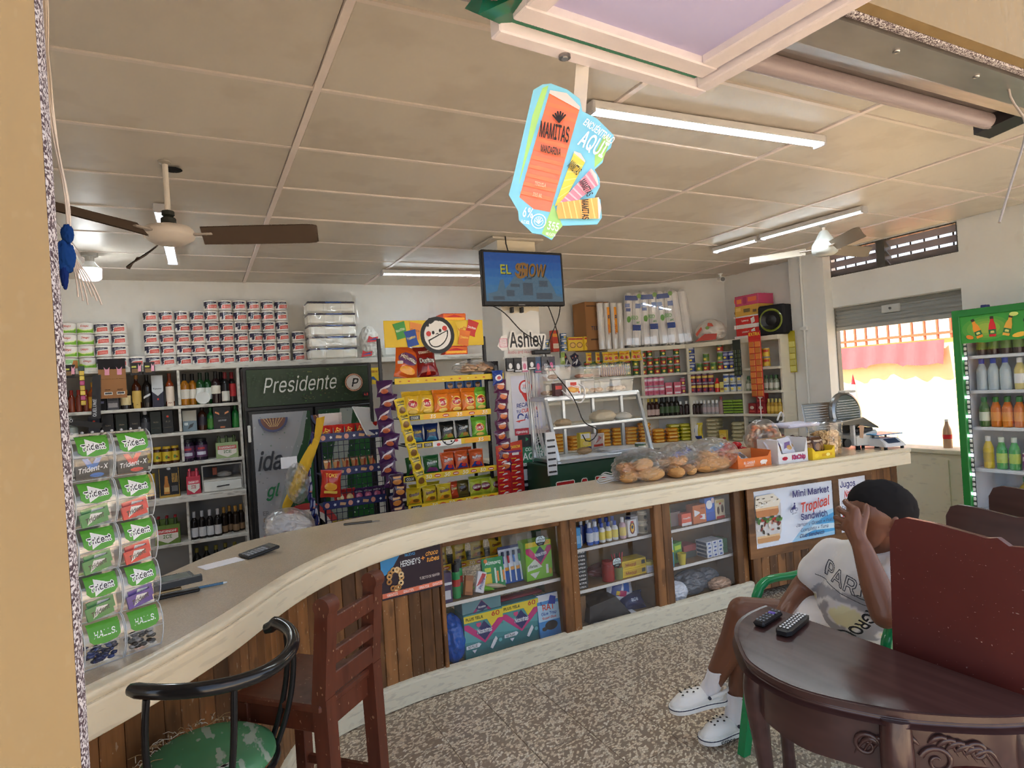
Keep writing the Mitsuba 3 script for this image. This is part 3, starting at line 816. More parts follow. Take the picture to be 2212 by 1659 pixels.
Pr().rect(-.06,.101,.10,.112,c(40,84,160)).plane(dp,front(.246))
for x in(-.08,.09):dp.box((x,-.1212,.004),(x+.003,-.12,.098),c(196,194,186))
pd=proto(('',dp,'gloss'))
for r in range(5):
 place(pd,'diaper_pack',f'white diaper pack with navy band in the clear bag, {ORD[r + 1]} from the bottom','diaper pack',at(1.262,6.475,2.0355+.1175*r,RNG.uniform(-1,1)),'white diaper packs stacked in a clear bag')
t=trimesh.creation.box((.53,.29,.70));t=t.subdivide().subdivide().subdivide().subdivide()
v=t.vertices.copy();v[:,2]+=.35
hi=np.clip((v[:,2]-.6)/.1,0,1)
v[:,1]*=1-.6*hi;v[:,0]=v[:,0]*(1-.12*hi)-.02*hi
v=v[:];m=M().add(v,t.faces,WHITE);crumple(m,.012,14,3)
m.v[0][:,2]=np.maximum(m.v[0][:,2],.003)
m.move(trans(1.255,6.475,2.034));solo('clear_bag',m,'clear_plastic','tall clear plastic bag around the stacked white diaper packs','plastic bag')
m=M();m.mesh(blob((.11,.10,.19),5,.35,3),c(214,214,210));m.v[0][:,2]=np.maximum(m.v[0][:,2],-.17)
tb=thing('tissue_bag','clear crumpled bag of paper goods next to the diapers','plastic bag')
part(tb,'wrap',m,'gloss',T=trans(1.66,6.50,2.206))
p=Pr().poly([(-.06,0),(.05,.01),(.06,.06),(.0,.05),(-.04,.07)],c(190,60,66)).poly([(-.05,.02),(.05,.03),(.03,.045)],c(60,80,150))
for z,x in((2.05,1.60),(2.20,1.67)):
 mm=M();p.plane(mm,frame((x,6.388,z),(1,0,0),(0,0,1)));part(tb,'print',mm,'satin')
for k in range(2):
 m=M().rbox((-.16,-.10,0),(.16,.10,.13),.03,c(206,208,206));crumple(m,.004,20,k)
 solo('paper_pack',m,'gloss',['pale wrapped paper pack on the top shelf behind the smiling sign','pale wrapped paper pack on the top shelf nearer the pillar'][k],'paper pack',T=at(1.93+.35*k,6.48,2.036))
p=Pr().rect(-.13,.01,.13,.085,c(222,100,40)).rect(-.12,.02,.12,.045,c(250,180,60)).poly([(-.1,.05),(.0,.08),(.1,.05)],c(200,40,40))
pr_=proto(('',carton(.27,.22,.092,c(206,70,44),p),'satin'))
for k in range(5):
 place(pr_,'noodle_carton',f'orange and red snack carton stacked beside the pillar, {ORD[k + 1]} from the bottom','carton',at(2.60+RNG.uniform(-.01,.01),6.49,2.0355+.093*k),'orange snack cartons beside the pillar')
# ---- drinks. amber, gold, red wine ...
amber,gold,green,black,wine=c(110,48,16),c(176,112,30),c(20,66,30),c(18,17,18),c(34,14,18)
def drink(parts,name,label,x,z,y=6.42,yaw=0,group=None,cat='bottle'):
 pr_=parts if isinstance(parts[0][1],dict)else proto(*parts)
 return place(pr_,name,label,cat,at(x,y,z+.0005,yaw),group)
zA,zB,zC,zD,zE=1.665,1.425,1.15,.855,.44
lab=lambda t,col,ink,w=.06:Pr().rect(-.03,.0,.03,.06,col).text(t,0,.025,.011,ink,w=w*.8)
drink(bottle(.27,.042,.015,black,c(225,220,210),(.12,.4),cap=c(30,25,25)),'rum_bottle','dark squat bottle with white label at the yellow doorway edge',-1.02,zA)
fl=proto(*bottle(.19,.024,.012,c(120,42,20),None,cap=c(150,40,30)))
for k in range(3):drink(fl,'flask',f'small amber rum flask, {ORD[k + 1]} from the doorway edge',-.955+.052*k,zA,group='small amber rum flasks')
drink(bottle(.25,.036,.013,c(150,70,20),c(222,170,60),(.1,.5),cap=c(200,150,50)),'gold_label_bottle','amber bottle with yellow label beside the rum flasks',-.80,zA)
drink([('',carton(.075,.07,.27,c(16,18,24),Pr().text('BRUGAL',0,.16,.012,c(190,190,200),w=.06).rect(-.02,.06,.02,.08,c(120,126,160))),'satin')],'whisky_box','narrow black whisky box behind the kraft card',-.74,zA,cat='box')
drink([('',carton(.085,.07,.16,c(90,92,100),Pr().rect(-.035,.02,.035,.06,c(180,180,186)).rect(-.035,.08,.035,.12,c(60,62,70))),'satin')],'gift_box','short grey gift box under the kraft card',-.655,zA,cat='box')
drink(bottle(.17,.040,.014,c(30,20,16),c(230,210,160),(.2,.7),cap=c(200,160,70)),'cream_label_bottle','short dark bottle with cream label beside the grey gift box',-.56,zA)
drink(bottle(.30,.036,.013,c(70,30,12),c(205,170,90),(.18,.52),cap=c(160,110,50),pr=lab('12',c(205,170,90),c(60,20,20),.02)),'whisky_bottle','whisky bottle with gold label between the cream label bottle and slanted black label',-.475,zA)
drink(bottle(.30,.036,.013,c(24,18,16),black,(.15,.5),cap=c(24,24,24),pr=Pr().poly([(-.03,.08),(.03,.11),(.03,.13),(-.03,.10)],c(210,210,210))),'black_label_bottle','dark bottle with slanted white stripe on black label',-.395,zA)
drink([('',carton(.09,.08,.285,c(34,36,56),Pr().rect(-.045,.14,.045,.285,c(196,200,206)).poly([(-.045,.14),(0,.10),(.045,.14)],c(196,200,206)).text('Signature',0,.16,.012,c(40,44,60),w=.07).ell(0,.07,.008,.008,c(200,50,40))),'satin')],'whisky_box','navy and silver whisky box beside the amber bottle',-.31,zA,cat='box')
drink(bottle(.30,.034,.013,c(130,52,18),c(222,206,190),(.15,.6),cap=c(120,50,30),pr=lab('RUM',c(222,206,190),c(120,40,30),.04)),'rum_bottle','amber rum bottle with pale label against the shelf divider',-.215,zA)
for k,x in enumerate((-.095,-.03)):
 drink(bottle(.29,.037,.014,gold,c(232,226,214),(.2,.5),cap=c(24,22,24),foil=c(24,22,24)),'white_wine_bottle',f'golden wine bottle with black neck, {("first", "second")[k]} from the shelf divider',x,zA,6.42+.06*k,group='golden wine bottles')
for k,x in enumerate((.035,.095)):
 drink(bottle(.295,.036,.014,green,c(222,226,222),(.15,.52),cap=c(16,40,24),foil=c(16,36,22)),'green_wine_bottle',f'dark green wine bottle with white label, {("nearer the golden bottles", "nearer the red wine")[k]}',x,zA,6.42+.03*k,group='green wine bottles')
drink(bottle(.30,.039,.015,wine,c(226,218,206),(.30,.56),cap=black,foil=black),'red_wine_bottle','stout red wine bottle with white label and red band',.165,zA)
drink(bottle(.30,.034,.014,black,None,cap=black,foil=c(40,12,16)),'red_wine_bottle','plain dark wine bottle behind the stout one',.215,zA,6.53)
drink(bottle(.29,.034,.014,black,c(214,212,204),(.06,.38),cap=c(120,24,30),foil=c(120,24,30)),'red_wine_bottle','red capped dark wine bottle with low square white label',.245,zA)
drink(bottle(.29,.033,.014,c(22,12,14),c(176,40,46),(.2,.62),cap=c(130,24,34),foil=c(150,30,40)),'red_wine_bottle','wine bottle with tall red label beside the fridge',.305,zA,6.47)
m=M().lathe([(.001,0),(.05,.003),(.06,.008)],c(200,200,196),16,frame((.05,6.335,1.72),(1,0,0),(0,.35,.94)))
solo('paper_medallion',m,'satin','round grey paper sticker leaning before the green wine bottles','sticker')
kc=thing('kraft_card','brown kraft card of razors hanging from the top shelf','hanging card')
p=Pr().rect(0,0,.20,.30,c(150,104,66)).rect(0,.25,.20,.34,c(28,24,26)).rect(.0,.165,.20,.168,c(110,72,44))
for x in(.035,.125):p.rect(x,.03,x+.06,.055,c(214,208,200)).rect(x+.005,.036,x+.055,.05,c(70,70,74)).rect(x+.005,.07,x+.045,.078,c(90,56,34)).poly([(x+.01,.20),(x+.045,.20),(x+.045,.235),(x+.05,.27),(x+.035,.25),(x+.02,.25),(x+.006,.27),(x+.012,.235)],c(216,150,170))
m=M().box((0,0,-.002),(.20,.34,0),c(140,96,60),frame((-.735,6.27,1.765),(1,0,0),(0,.0,1)));p.plane(m,frame((-.735,6.27,1.765),(1,0,0),(0,0,1)))
part(kc,'card',m,'matte')
for k,x in enumerate((-.98,-.50,-.40)):
 p=Pr().rect(0,0,.085,.11,c(26,22,24)).rect(.01,.02,.06,.055,c(120,92,60)).poly([(.055,.03),(.08,.03),(.08,.06),(.084,.10),(.07,.075),(.06,.10)],c(222,160,180)).rect(.01,.065,.045,.08,c(190,190,90))
 m=M().box((0,0,-.004),(.085,.11,0),c(24,22,24),frame((x,6.275,1.955),(1,0,0),(0,0,1)));p.plane(m,frame((x,6.275,1.955),(1,0,0),(0,0,1)))
 solo('battery_card',m,'satin',['black battery card hanging from the shelf edge at the doorway','black battery card hanging beside the kraft card','black battery card hanging second from the kraft card'][k],'hanging card')
p=Pr()
m=M()
for k in range(7):
 m.rbox((-.87,6.268,1.72+.042*k),(-.835,6.28,1.758+.042*k),.004,[c(206,170,50),c(176,60,110),c(220,190,70)][k%3])
m.rbox((-.875,6.268,2.01),(-.83,6.276,2.05),.003,c(40,56,40))
solo('candy_strip',m,'gloss','yellow and pink strip of sachets hanging over the rum flasks','hanging strip')
m=M();q=[(-.735,2.0),(-.68,2.0),(-.655,1.665),(-.715,1.665)]
T=frame((0,6.255,0),(1,0,0),(0,0,1))
m=M().prism([(-.80,1.60),(-.735,1.60),(-.715,1.97),(-.775,1.97)],.004,c(26,26,32),T)
Pr().text('QUELUME',-.765,1.615,.024,c(196,198,204),'l',ang=87,w=.15).plane(m,frame((0,6.2505,0),(1,0,0),(0,0,1)))
m.prism([(-1.10,1.60),(-1.10,1.64),(-.72,1.56),(-.74,1.51)],.004,c(18,18,20),T)
Pr().text('BARCELÓ',-1.09,1.605,.024,c(190,190,190),'l',ang=-8,w=.16).plane(m,frame((0,6.2505,0),(1,0,0),(0,0,1)))
solo('brand_ribbon',m,'satin','black lettered ribbon bent along the shelf edge over the flasks','ribbon')
drink(bottle(.205,.058,.017,c(150,158,150),c(222,224,220),(.05,.3),cap=c(190,190,186),shoulder=.5,neckz=.62),'clear_rum_bottle','broad pale glass bottle behind the clear gum rack',-.98,zB)
for k,x in enumerate((-.80,-.70,-.60,-.50,-.34,-.245)):
 col=[c(20,22,40),c(18,18,22),c(16,30,24),c(18,16,18),c(14,28,22),c(16,20,22)][k]
 p=Pr().rect(-.03,.05,.03,.053,c(90,80,60)).text(['BLUE','BLACK','GREEN','DOBLE','GLEN','12'][k],0,.10,.010,c(120,110,90),w=.04)
 if k in(0,5):p.ell(0,.15,.010,.010,c(220,70,50),10)
 drink([('',carton(.085,.085,.20+.006*(k%2),col,p),'satin')],'spirit_box',f'dark spirit gift box, {ORD[k + 1]} from the doorway edge',x,zB,cat='box',group='dark spirit gift boxes')
drink(bottle(.22,.036,.014,c(30,30,36),c(60,60,66),(.15,.5),cap=c(180,180,184)),'grey_capped_bottle','dark bottle with silver cap between the dark gift boxes',-.42,zB,6.38)
drink([('',carton(.115,.09,.19,c(150,148,140),Pr().rect(-.057,.095,.057,.19,c(176,172,160)).rect(-.057,.0,.057,.095,c(110,130,140)).poly([(-.02,.02),(.02,.04),(.035,.075),(.0,.06)],c(60,66,70)).rect(-.045,.055,-.015,.08,c(200,210,214))),'satin')],'rum_box','grey rum box with shark fin picture beside the brown bottle',-.07,zB,cat='box')
drink(bottle(.225,.037,.014,c(58,26,16),c(46,40,50),(.2,.55),cap=c(30,24,20)),'brown_bottle','brown bottle with dark label beside the shark fin box',.035,zB)
drink(bottle(.205,.031,.013,c(24,110,50),c(70,130,50),(.08,.5),cap=c(30,90,40)),'green_bottle','green bottle with leafy label between brown bottle and mask box',.105,zB)
p=Pr().poly([(-.06,.15),(-.02,.13),(-.025,.15),(-.055,.165)],c(240,160,110)).poly([(.06,.15),(.02,.13),(.025,.15),(.055,.165)],c(240,160,110)).text('OLD PARR',0,.07,.014,c(190,190,196),w=.07).rect(-.02,.008,.02,.022,c(200,110,70)).rect(-.05,.10,.05,.104,c(60,60,60))
drink([('',carton(.15,.10,.205,c(22,20,22),p),'satin')],'whisky_box','black gift box with two orange slanting eye shapes',.20,zB,cat='box')
drink(bottle(.215,.032,.013,c(26,120,56),c(40,120,50),(.1,.42),cap=c(30,90,40)),'green_bottle','green bottle next to the fridge on the second shelf',.315,zB)
yj=proto(*jar(.155,.036,c(70,36,22),c(206,170,50),c(204,176,50),Pr().ell(0,.06,.012,.016,c(90,130,50)).ell(.014,.055,.009,.009,c(120,60,40))))
for k,x in enumerate((-.43,-.345,-.27,-.205)):drink(yj,'olive_jar',f'olive jar with yellow label and gold lid, {ORD[4 - k]} from the purple jars',x,zC,6.40+.03*(k%2),group='olive jars with gold lids',cat='jar')
pj=proto(*jar(.20,.052,c(34,22,44),c(28,28,32),c(96,60,96),Pr().rect(-.04,.05,.04,.08,c(206,206,222)).rect(-.03,.10,.03,.12,c(180,60,70))))
for k,(x,y)in enumerate(((-.10,6.40),(-.04,6.52),(.01,6.44))):drink(pj,'grape_jar',f'big dark purple juice jar, {("beside the olive jars", "behind the other two", "nearer the six pack")[k]}',x,zC,y,group='purple juice jars',cat='jar')
def sixpack(w,d,h,col,ink,band,n,capc,bcol,lz):
 ps=[('carrier',carton(w,d,h,col,Pr().poly([(-w*.42,h*.30),(-w*.42,h*.72),(w*.42,h*.72),(w*.42,h*.30),(0,h*.05)],c(222,216,206)).rect(-w*.42,h*.56,w*.42,h*.80,band).text('SMIRNOFF',0,h*.62,h*.12,c(240,236,230),w=w*.72).text('ICE',0,h*.32,h*.18,ink,w=w*.36)),'satin'),('handle',M().rbox((-w*.42,-.004,h*.9),(w*.42,.004,h*1.28),.004,col),'satin')]
 for i in range(n):
  x=(i-(n-1)/2)*w/n
  for y in(-d/4,d/4):
   ps.append(('bottle',M().lathe([(.016,h-.01),(.014,h*1.12),(.010,h*1.28),(.010,h*1.36)],bcol,12,trans(x,y,0)).lathe([(.012,h*1.34),(.012,h*1.42),(1e-5,h*1.43)],capc,10,trans(x,y,0)),'gloss'))
 return ps
drink(sixpack(.19,.12,.145,c(150,168,120),c(90,120,80),c(190,90,86),3,c(60,80,40),c(70,90,50),0),'six_pack','pale green cider six pack on the shelf beside the beer fridge',.225,zC,6.41,cat='six pack')
drink(bottle(.30,.04,.015,c(40,30,20),c(200,160,50),(.1,.75),cap=c(30,26,24)),'yellow_label_bottle','bottle with tall yellow and black label beside the black gift box',-.41,zD,6.34)
p=Pr().rect(-.08,.0,.08,.02,c(180,140,60)).rect(-.078,.02,-.074,.26,c(190,150,60)).rect(.074,.02,.078,.26,c(190,150,60)).ell(0,.255,.016,.012,c(200,200,200)).poly([(-.045,.03),(.0,.03),(.0,.10),(-.008,.13),(-.012,.19),(-.033,.19),(-.037,.13),(-.045,.10)],c(176,112,46)).rect(-.042,.05,-.003,.09,c(214,180,110))
for k in range(4):p.rect(.022+.012*k,.13,.028+.012*k,.21,c(196,150,70))
p.rect(.015,.05,.065,.10,c(90,90,92))
drink([('',carton(.165,.10,.275,c(22,20,20),p),'satin')],'gift_box','black and gold whisky gift box with bottle picture',-.26,zD,6.36,cat='box')
drink(sixpack(.115,.09,.16,c(186,50,70),c(190,50,70),c(200,60,80),2,c(220,90,110),c(190,60,80),0),'four_pack','red cider four pack beside the small glass drawer unit',-.07,zD,6.37,cat='four pack')
du=thing('drawer_unit','small glass fronted unit with white drawer on the drinks shelf','drawer unit')
part(du,'body',M().box((.0,6.28,zD),(.34,6.6,zD+.012),c(180,176,168)).box((.0,6.28,zD+.10),(.34,6.6,zD+.115),c(190,186,178)).box((.0,6.28,zD),(.012,6.6,zD+.25),c(150,146,140)).box((.328,6.28,zD),(.34,6.6,zD+.25),c(150,146,140)).box((0,6.59,zD),(.34,6.6,zD+.25),c(96,96,98)).box((0,6.28,zD+.24),(.34,6.6,zD+.25),c(150,146,140)),'satin')
dr_=part(du,'drawer',M().rbox((.012,6.268,zD+.012),(.328,6.30,zD+.098),.004,c(216,216,210)),'satin')
part(dr_,'handle',M().tube([(.12,6.262,zD+.05),(.135,6.25,zD+.052),(.205,6.25,zD+.056),(.22,6.262,zD+.055)],.006,c(40,40,42)),'satin')
part(du,'pane',M().grid([[(.012,6.284,z)for z in(zD+.115,zD+.24)],[(.328,6.284,z)for z in(zD+.115,zD+.24)]],WHITE),'glass')
m=M().mesh(blob((.07,.05,.03),4,.4,3,3),c(190,190,186)).rbox((-.10,-.02,0),(-.06,.02,.07),.003,c(180,90,60));m.move(trans(.19,6.42,zD+.145))
solo('sundries',m,'satin','crumpled wrappers and small orange box inside the glass drawer unit','wrappers')
drink(sixpack(.20,.13,.17,c(96,124,50),c(90,120,60),c(190,50,50),3,c(176,40,50),c(50,66,30),0),'six_pack','bright green cider six pack with red caps on the low shelf',-.30,zE,6.38,cat='six pack')
bp=proto(*bottle(.25,.030,.012,c(20,17,20),c(205,205,208),(.08,.42),cap=c(200,200,206),foil=c(196,196,202)))
for k in range(4):drink(bp,'silver_capped_bottle',f'dark bottle with silver neck foil, {ORD[k + 1]} from the shelf divider',-.085+.065*k,zE,6.37,group='silver necked bottles on the low shelf')
gp=proto(*bottle(.245,.029,.012,c(34,24,18),c(150,120,90),(.06,.3),cap=c(200,150,70),foil=c(196,146,60)))
for k in range(4):drink(gp,'gold_capped_bottle',f'dark bottle with gold neck foil, {ORD[k + 1]} from the silver ones',.165+.05*k,zE,6.44+.05*(k%2),group='gold necked bottles on the low shelf')
lp=proto(*bottle(.26,.035,.014,c(16,18,16),c(80,84,50),(.2,.5),cap=c(120,110,40)))
for k in range(5):drink(lp,'dark_bottle',f'dark bottle on the bottom shelf, {ORD[k + 1]} from the shelf divider',-.08+.08*k,.09,6.40+.03*(k%2),group='dark bottles on the bottom shelf')
# ---------------------------------------------------------------- beer fridge
FX0,FX1,FY,FH=.375,1.505,5.95,1.965
bf=thing('beer_fridge','black two door beer fridge with green lit header','fridge')
blk=c(22,22,24)
part(bf,'cabinet',M().box((FX0,FY+.05,.0),(FX1,YB-.02,FH),blk).box((FX0,FY,1.58),(FX1,FY+.05,FH),blk).box((FX0,FY,0),(FX1,FY+.05,.14),blk),'satin')
g1,g2=c(30,52,26),c(62,84,34)
hw,hh=FX1-FX0-.05,.33
p=Pr().rect(0,0,hw,hh,g1)
for i in range(260):
 x,y=RNG.uniform(0,hw-.03),RNG.uniform(0.005,hh-.02)
 k=math.exp(-((x/hw-.55)/.28)**2*2)
 p.ell(x+.008,y+.004,RNG.uniform(.004,.012),RNG.uniform(.003,.009),c(34+60*k*RNG.random(),58+50*k*RNG.random(),28+10*RNG.random()),6)
p.text('Presidente',.435,.12,.135,c(192,196,192),w=.64,shear=.22,ang=1,bold=False)
p.ell(.925,.17,.085,.085,c(190,180,170),26).ring(.925,.17,.070,.085,c(120,50,40),26).ring(.925,.17,.076,.080,c(214,190,150),26).ell(.925,.17,.062,.062,c(196,190,186),22).text('P',.925,.132,.075,c(20,20,22),shear=.25)
p.rect(1.0,.028,1.065,.075,c(14,12,12)).text('4.8',1.032,.040,.024,c(220,60,60),w=.04)
m=M().rbox((FX0+.02,FY-.018,1.605),(FX1-.02,FY,1.945),.006,c(18,24,16))
p.plane(m,frame((FX0+.025,FY-.0185,1.61),(1,0,0),(0,0,1)))
part(bf,'header',m,'satin')
def doorprint(w,h,dx):
 p=Pr()
 p.rect(0,0,w,h,c(150,152,158))
 gr=[c(18,62,30),c(26,84,40),c(40,100,54)]
 cl=lambda x:min(max(x-dx,0),w)
 body=[(cl(x),y)for x,y in((.30,0),(.34,.25),(.38,.5),(.45,.75),(.52,.95),(.60,1.1),(.72,1.3),(.80,h),(1.2,h),(1.2,.0))]
 if dx<.5 or True:
  p.poly([(.14,0),(.16,.3),(.18,.5),(.26,.8),(.32,1.0),(.38,1.15),(.44,h),(w,h),(w,0)]if dx==0 else[(0,0),(0,h),(w,h),(w,0)],c(132,140,142))
  p.poly([(.22,0),(.23,.3),(.26,.55),(.30,.78),(.36,.95),(.42,1.1),(.47,h),(w,h),(w,0)]if dx==0 else[(0,0),(0,h),(w,h),(w,0)],gr[0])
  if dx==0:p.poly([(.30,.2),(.33,.55),(.38,.78),(.45,1.0),(.5,1.25),(w,1.3),(w,.2)],gr[1])
  else:p.poly([(.04,.3),(.10,.9),(.2,h),(.32,h),(.24,.9),(.2,.3)],c(140,150,146)).poly([(.26,.2),(.30,.9),(.38,h),(w,h),(w,.2)],gr[1])
 for i in range(90):
  x,y=RNG.uniform(.01,w-.02),RNG.uniform(.02,h-.02)
  p.ell(x,y,RNG.uniform(.003,.009),RNG.uniform(.003,.009),[c(170,176,178),c(110,130,118),c(120,126,130)][i%3],7)
 ex=.17 if dx==0 else .05
 p.ell(ex,h-.045,.125,.125,c(70,76,110),24,180,360).ell(ex,h-.045,.105,.105,c(112,70,56),24,180,360)
 for k in range(-3,4):p.line([(ex+.028*k,h-.045),(ex+.010*k,h-.12)],.006,c(196,160,110))
 if dx==0:
  p.text('ida',.11,.86,.16,c(40,42,50),w=.20,shear=.22,bold=True).text('gl',.12,.62,.11,c(40,110,70),w=.10,shear=.3).text('ER',.06,.46,.035,c(96,98,104),w=.05).text('E',.05,.40,.035,c(140,110,80)).text('H',.05,.24,.04,c(180,60,60))
  p.ring(.40,.22,.24,.30,c(170,60,62),30,10,170).ring(.40,.22,.19,.24,c(196,192,190),30,10,170).text('AUTENTICO',.25,.47,.024,c(60,60,66),ang=38,w=.14).ell(.40,.30,.085,.07,c(106,60,52),20).ring(.40,.30,.07,.085,c(176,160,150),20)
 return p
for k,(x0,x1)in enumerate(((FX0+.02,FX0+.575),(FX0+.59,FX1-.02))):
 dw=x1-x0
 m=M().rbox((x0,FY-.035,.15),(x1,FY,1.575),.006,blk)
 dk=part(bf,'door',m,'satin')
 m=M();doorprint(dw-.06,1.36,.6*k).plane(m,frame((x0+.03,FY-.0355,.185),(1,0,0),(0,0,1)))
 part(dk,'print',m,'satin')
 if k==0:part(dk,'handle',M().rbox((x0-.012,FY-.05,1.30),(x0+.012,FY-.03,1.45),.004,c(206,206,200)),'satin')
solo('yellow_poster',(lambda m:(Pr().rect(0,0,.16,.17,c(214,180,40)).text('Montana',.08,.12,.026,c(150,60,30),w=.13).poly([(.02,.02),(.09,.05),(.14,.03),(.10,.08),(.04,.07)],c(40,80,140)).plane(m,frame((1.53,6.295,1.76),(1,0,0),(0,0,1))),m)[1])(M().box((1.53,6.296,1.76),(1.69,6.31,1.93),c(200,170,40))),'satin','yellow card under the top shelf beside the beer fridge','poster')
# ---------------------------------------------------------------- snack rack
CX0,CX1,CYF=1.24,2.10,4.45
cr=thing('snack_rack','black wire snack rack with yellow price strips and smiling sign','rack')
for x in(CX0-.03,CX1-.04):
 for y in(CYF+.02,CYF+.34):
  part(cr,'post',M().rbox((x-.012,y-.012,0),(x+.012,y+.012,2.06 if y<4.6 else 1.9),.003,blk),'satin')
yel=c(226,190,34)
TW,TH=.80,.20
hd=part(cr,'header',M().rbox((CX0+.01,CYF-.004,1.99),(CX0+.01+TW,CYF+.004,2.19),.002,yel),'satin')
p=Pr()
fx,fy=.415,.085
p.ell(fx,fy,.138,.142,c(18,18,18),36).rect(fx-.045,-.005,fx+.045,.02,c(18,18,18)).ell(fx,fy,.108,.112,c(236,234,230),34)
p.ring(fx-.02,fy+.075,.045,.062,c(18,18,18),20,40,190).poly([(fx-.09,fy+.10),(fx-.06,fy+.135),(fx-.02,fy+.105),(fx-.05,fy+.085)],c(18,18,18))
for x,y in((-.035,.02),(.022,.035)):p.ell(fx+x,fy+y,.011,.014,c(18,18,18),12)
p.ell(fx-.072,fy+.012,.020,.020,c(206,60,56),14).ell(fx+.06,fy+.052,.020,.020,c(206,60,56),14)
a=np.radians(np.linspace(182,372,22))
p.poly([(fx+.005+.082*math.cos(t),fy-.005+.085*math.sin(t)+.028*math.cos(t))for t in a],c(18,18,18))
p.poly([(fx+.005+.072*math.cos(t),fy-.012+.068*math.sin(t)+.028*math.cos(t))for t in a],c(240,238,234))
p.line([(fx-.012,fy+.008),(fx-.002,fy+.014),(fx+.006,fy+.006)],.006,c(18,18,18))
for x,y,an,col,t,tc in((.235,.12,-12,c(226,140,60),'Cheetos',c(120,60,50)),(.125,.125,14,c(60,150,60),'NatuChips',c(230,236,200)),(.205,.065,12,c(30,70,160),'Tostitos',c(240,210,60)),(.62,.13,8,c(236,200,60),"Lay's",c(200,50,46)),(.70,.135,-20,c(200,46,40),'Doritos',c(240,240,236)),(.63,.06,-12,c(226,120,40),'Cheetos',c(250,210,90))):
 R=np.array([[math.cos(math.radians(an)),-math.sin(math.radians(an))],[math.sin(math.radians(an)),math.cos(math.radians(an))]])
 p.poly((np.array([(-.045,-.06),(.045,-.06),(.040,-.02),(.047,.06),(-.047,.06),(-.040,.02)])@R.T+[x,y]),col).text(t,x,y-.005,.018,tc,ang=an+6,w=.07)
m=M();p.plane(m,frame((CX0+.01,CYF-.0045,1.99),(1,0,0),(0,0,1)))
part(hd,'print',m,'satin')
TIER=[(1.29,2.18,1.75,'mini'),(1.37,2.06,1.475,'35'),(1.39,2.04,1.265,'face'),(1.30,2.15,1.03,'30'),(1.33,2.13,.815,'30'),(1.33,2.13,.56,'face'),(1.33,2.13,.33,'30')]
for k,(x0,x1,z,kind)in enumerate(TIER):
 y0=CYF-(.05,.03,.03,.05,.06,.05,.05)[k]
 d=M().box((x0,y0,z-.03),(x1,y0+.34,z-.022),c(60,60,62))
 tr=part(cr,'tier',d,'satin')
 for j in range(9):
  d=M().cyl((x0+.02,y0+.03+.038*j,z-.016),(x1-.02,y0+.03+.038*j,z-.016),.003,blk,5)
  part(tr,'wire',d,'satin')
 w=x1-x0
 p=Pr()
 sh=.042
 if kind=='mini':
  for j in range(13):p.ell(.04+j*(w-.08)/12,.020,.010,.005,[c(180,110,30),c(200,60,40),c(240,220,120)][j%3],8)
 elif kind=='face':
  p.rect(.17,.0,.40,sh,c(230,228,224)).ring(.30,.06,.05,.058,c(20,20,20),16,190,350).ell(.215,.015,.016,.012,c(206,60,56),10).ell(.36,.032,.016,.010,c(206,60,56),10).ell(.265,.024,.008,.008,c(20,20,20),8).ell(.32,.030,.008,.008,c(20,20,20),8)
  for x in(.02,.10):p.rect(x,.006,x+.065,.036,c(30,30,30)).text('CODE',x+.032,.012,.018,c(230,226,216),w=.05)
  p.rect(.43,.004,w-.02,.038,c(240,170,30)).text('35',.56,.008,.026,c(240,232,210),w=.05,shear=.2)
 else:
  p.rect(.13 if kind=='35' else .02,.003,w-.03,.039,c(240,176,30)if kind=='35' else c(226,186,30))
  n=3 if kind=='35' else 5
  for j in range(n):
   x=.20+j*(w-.26)/(n-1)if n>1 else .3
   p.text(kind,x,.008,.026,c(244,236,214),w=.05,shear=.2)
   if j<n-1:
    xx=x+.5*(w-.26)/(n-1)
    p.ell(xx,.021,.026,.012,c(190,56,40),12).rect(xx-.018,.016,xx+.018,.024,c(240,220,200))
  p.rect(.02,.005,.10,.037,c(34,32,30)).text('CODE',.06,.011,.019,c(230,226,216),w=.06)
 m=M().rbox((x0,y0-.008,z-.036),(x1,y0,z+.008),.002,yel)
 p.plane(m,frame((x0,y0-.0085,z-.036),(1,0,0),(0,0,1)))
 part(tr,'price_strip',m,'satin')
lays=lambda col,w,h,t="Lay's":Pr().ell(0,h*.47,w*.33,h*.20,c(236,196,80),20).ell(0,h*.47,w*.29,h*.15,c(190,40,40),20).text(t,0,h*.42,h*.12,c(240,236,226),w=w*.46,shear=.15,ang=6).ell(0,h*.15,w*.28,h*.08,c(240,206,110),12).rect(-w*.45,h*.80,w*.45,h*.84,col*.8)
def snack(w,h,col,name,ink=c(240,238,232),accent=None,deco=None):
 p=Pr()
 if accent is not None:p.poly([(-w*.40,h*.10),(w*.40,h*.10),(w*.30,h*.30),(-w*.2,h*.34)],accent)
 if deco is not None:p.ell(w*.1,h*.24,w*.22,h*.10,deco,12)
 p.text(name,0,h*.52,h*.14,ink,w=w*.70,shear=.2,ang=8,edge=col*.25,ew=.10)
 return p
def row_of(meshes,names,tier,xs,label,group,y=None,dy=0,sc=1,lean=-8,dz=0,cat='snack bag',kind='snack_bag'):
 x0,x1,z,_=TIER[tier]
 yb=CYF-(.05,.03,.03,.05,.06,.05,.05)[tier]+.06
 for k,x in enumerate(xs):
  place(meshes[k%len(meshes)],kind,label(k),cat,at(x,yb+dy+.012*(k%2),z-.005+dz,RNG.uniform(-8,8),lean),group)
mk=lambda w,h,t,col,pr,s=1,mat='gloss':proto(('',bagmesh(w,h,t,col,pr,s),mat))
W1,H1=.14,.19
oc,yc,gc=c(226,120,34),c(222,176,44),c(120,186,60)
bo=[mk(W1,H1,.05,oc,lays(oc,W1,H1),s)for s in(3,4,5)]
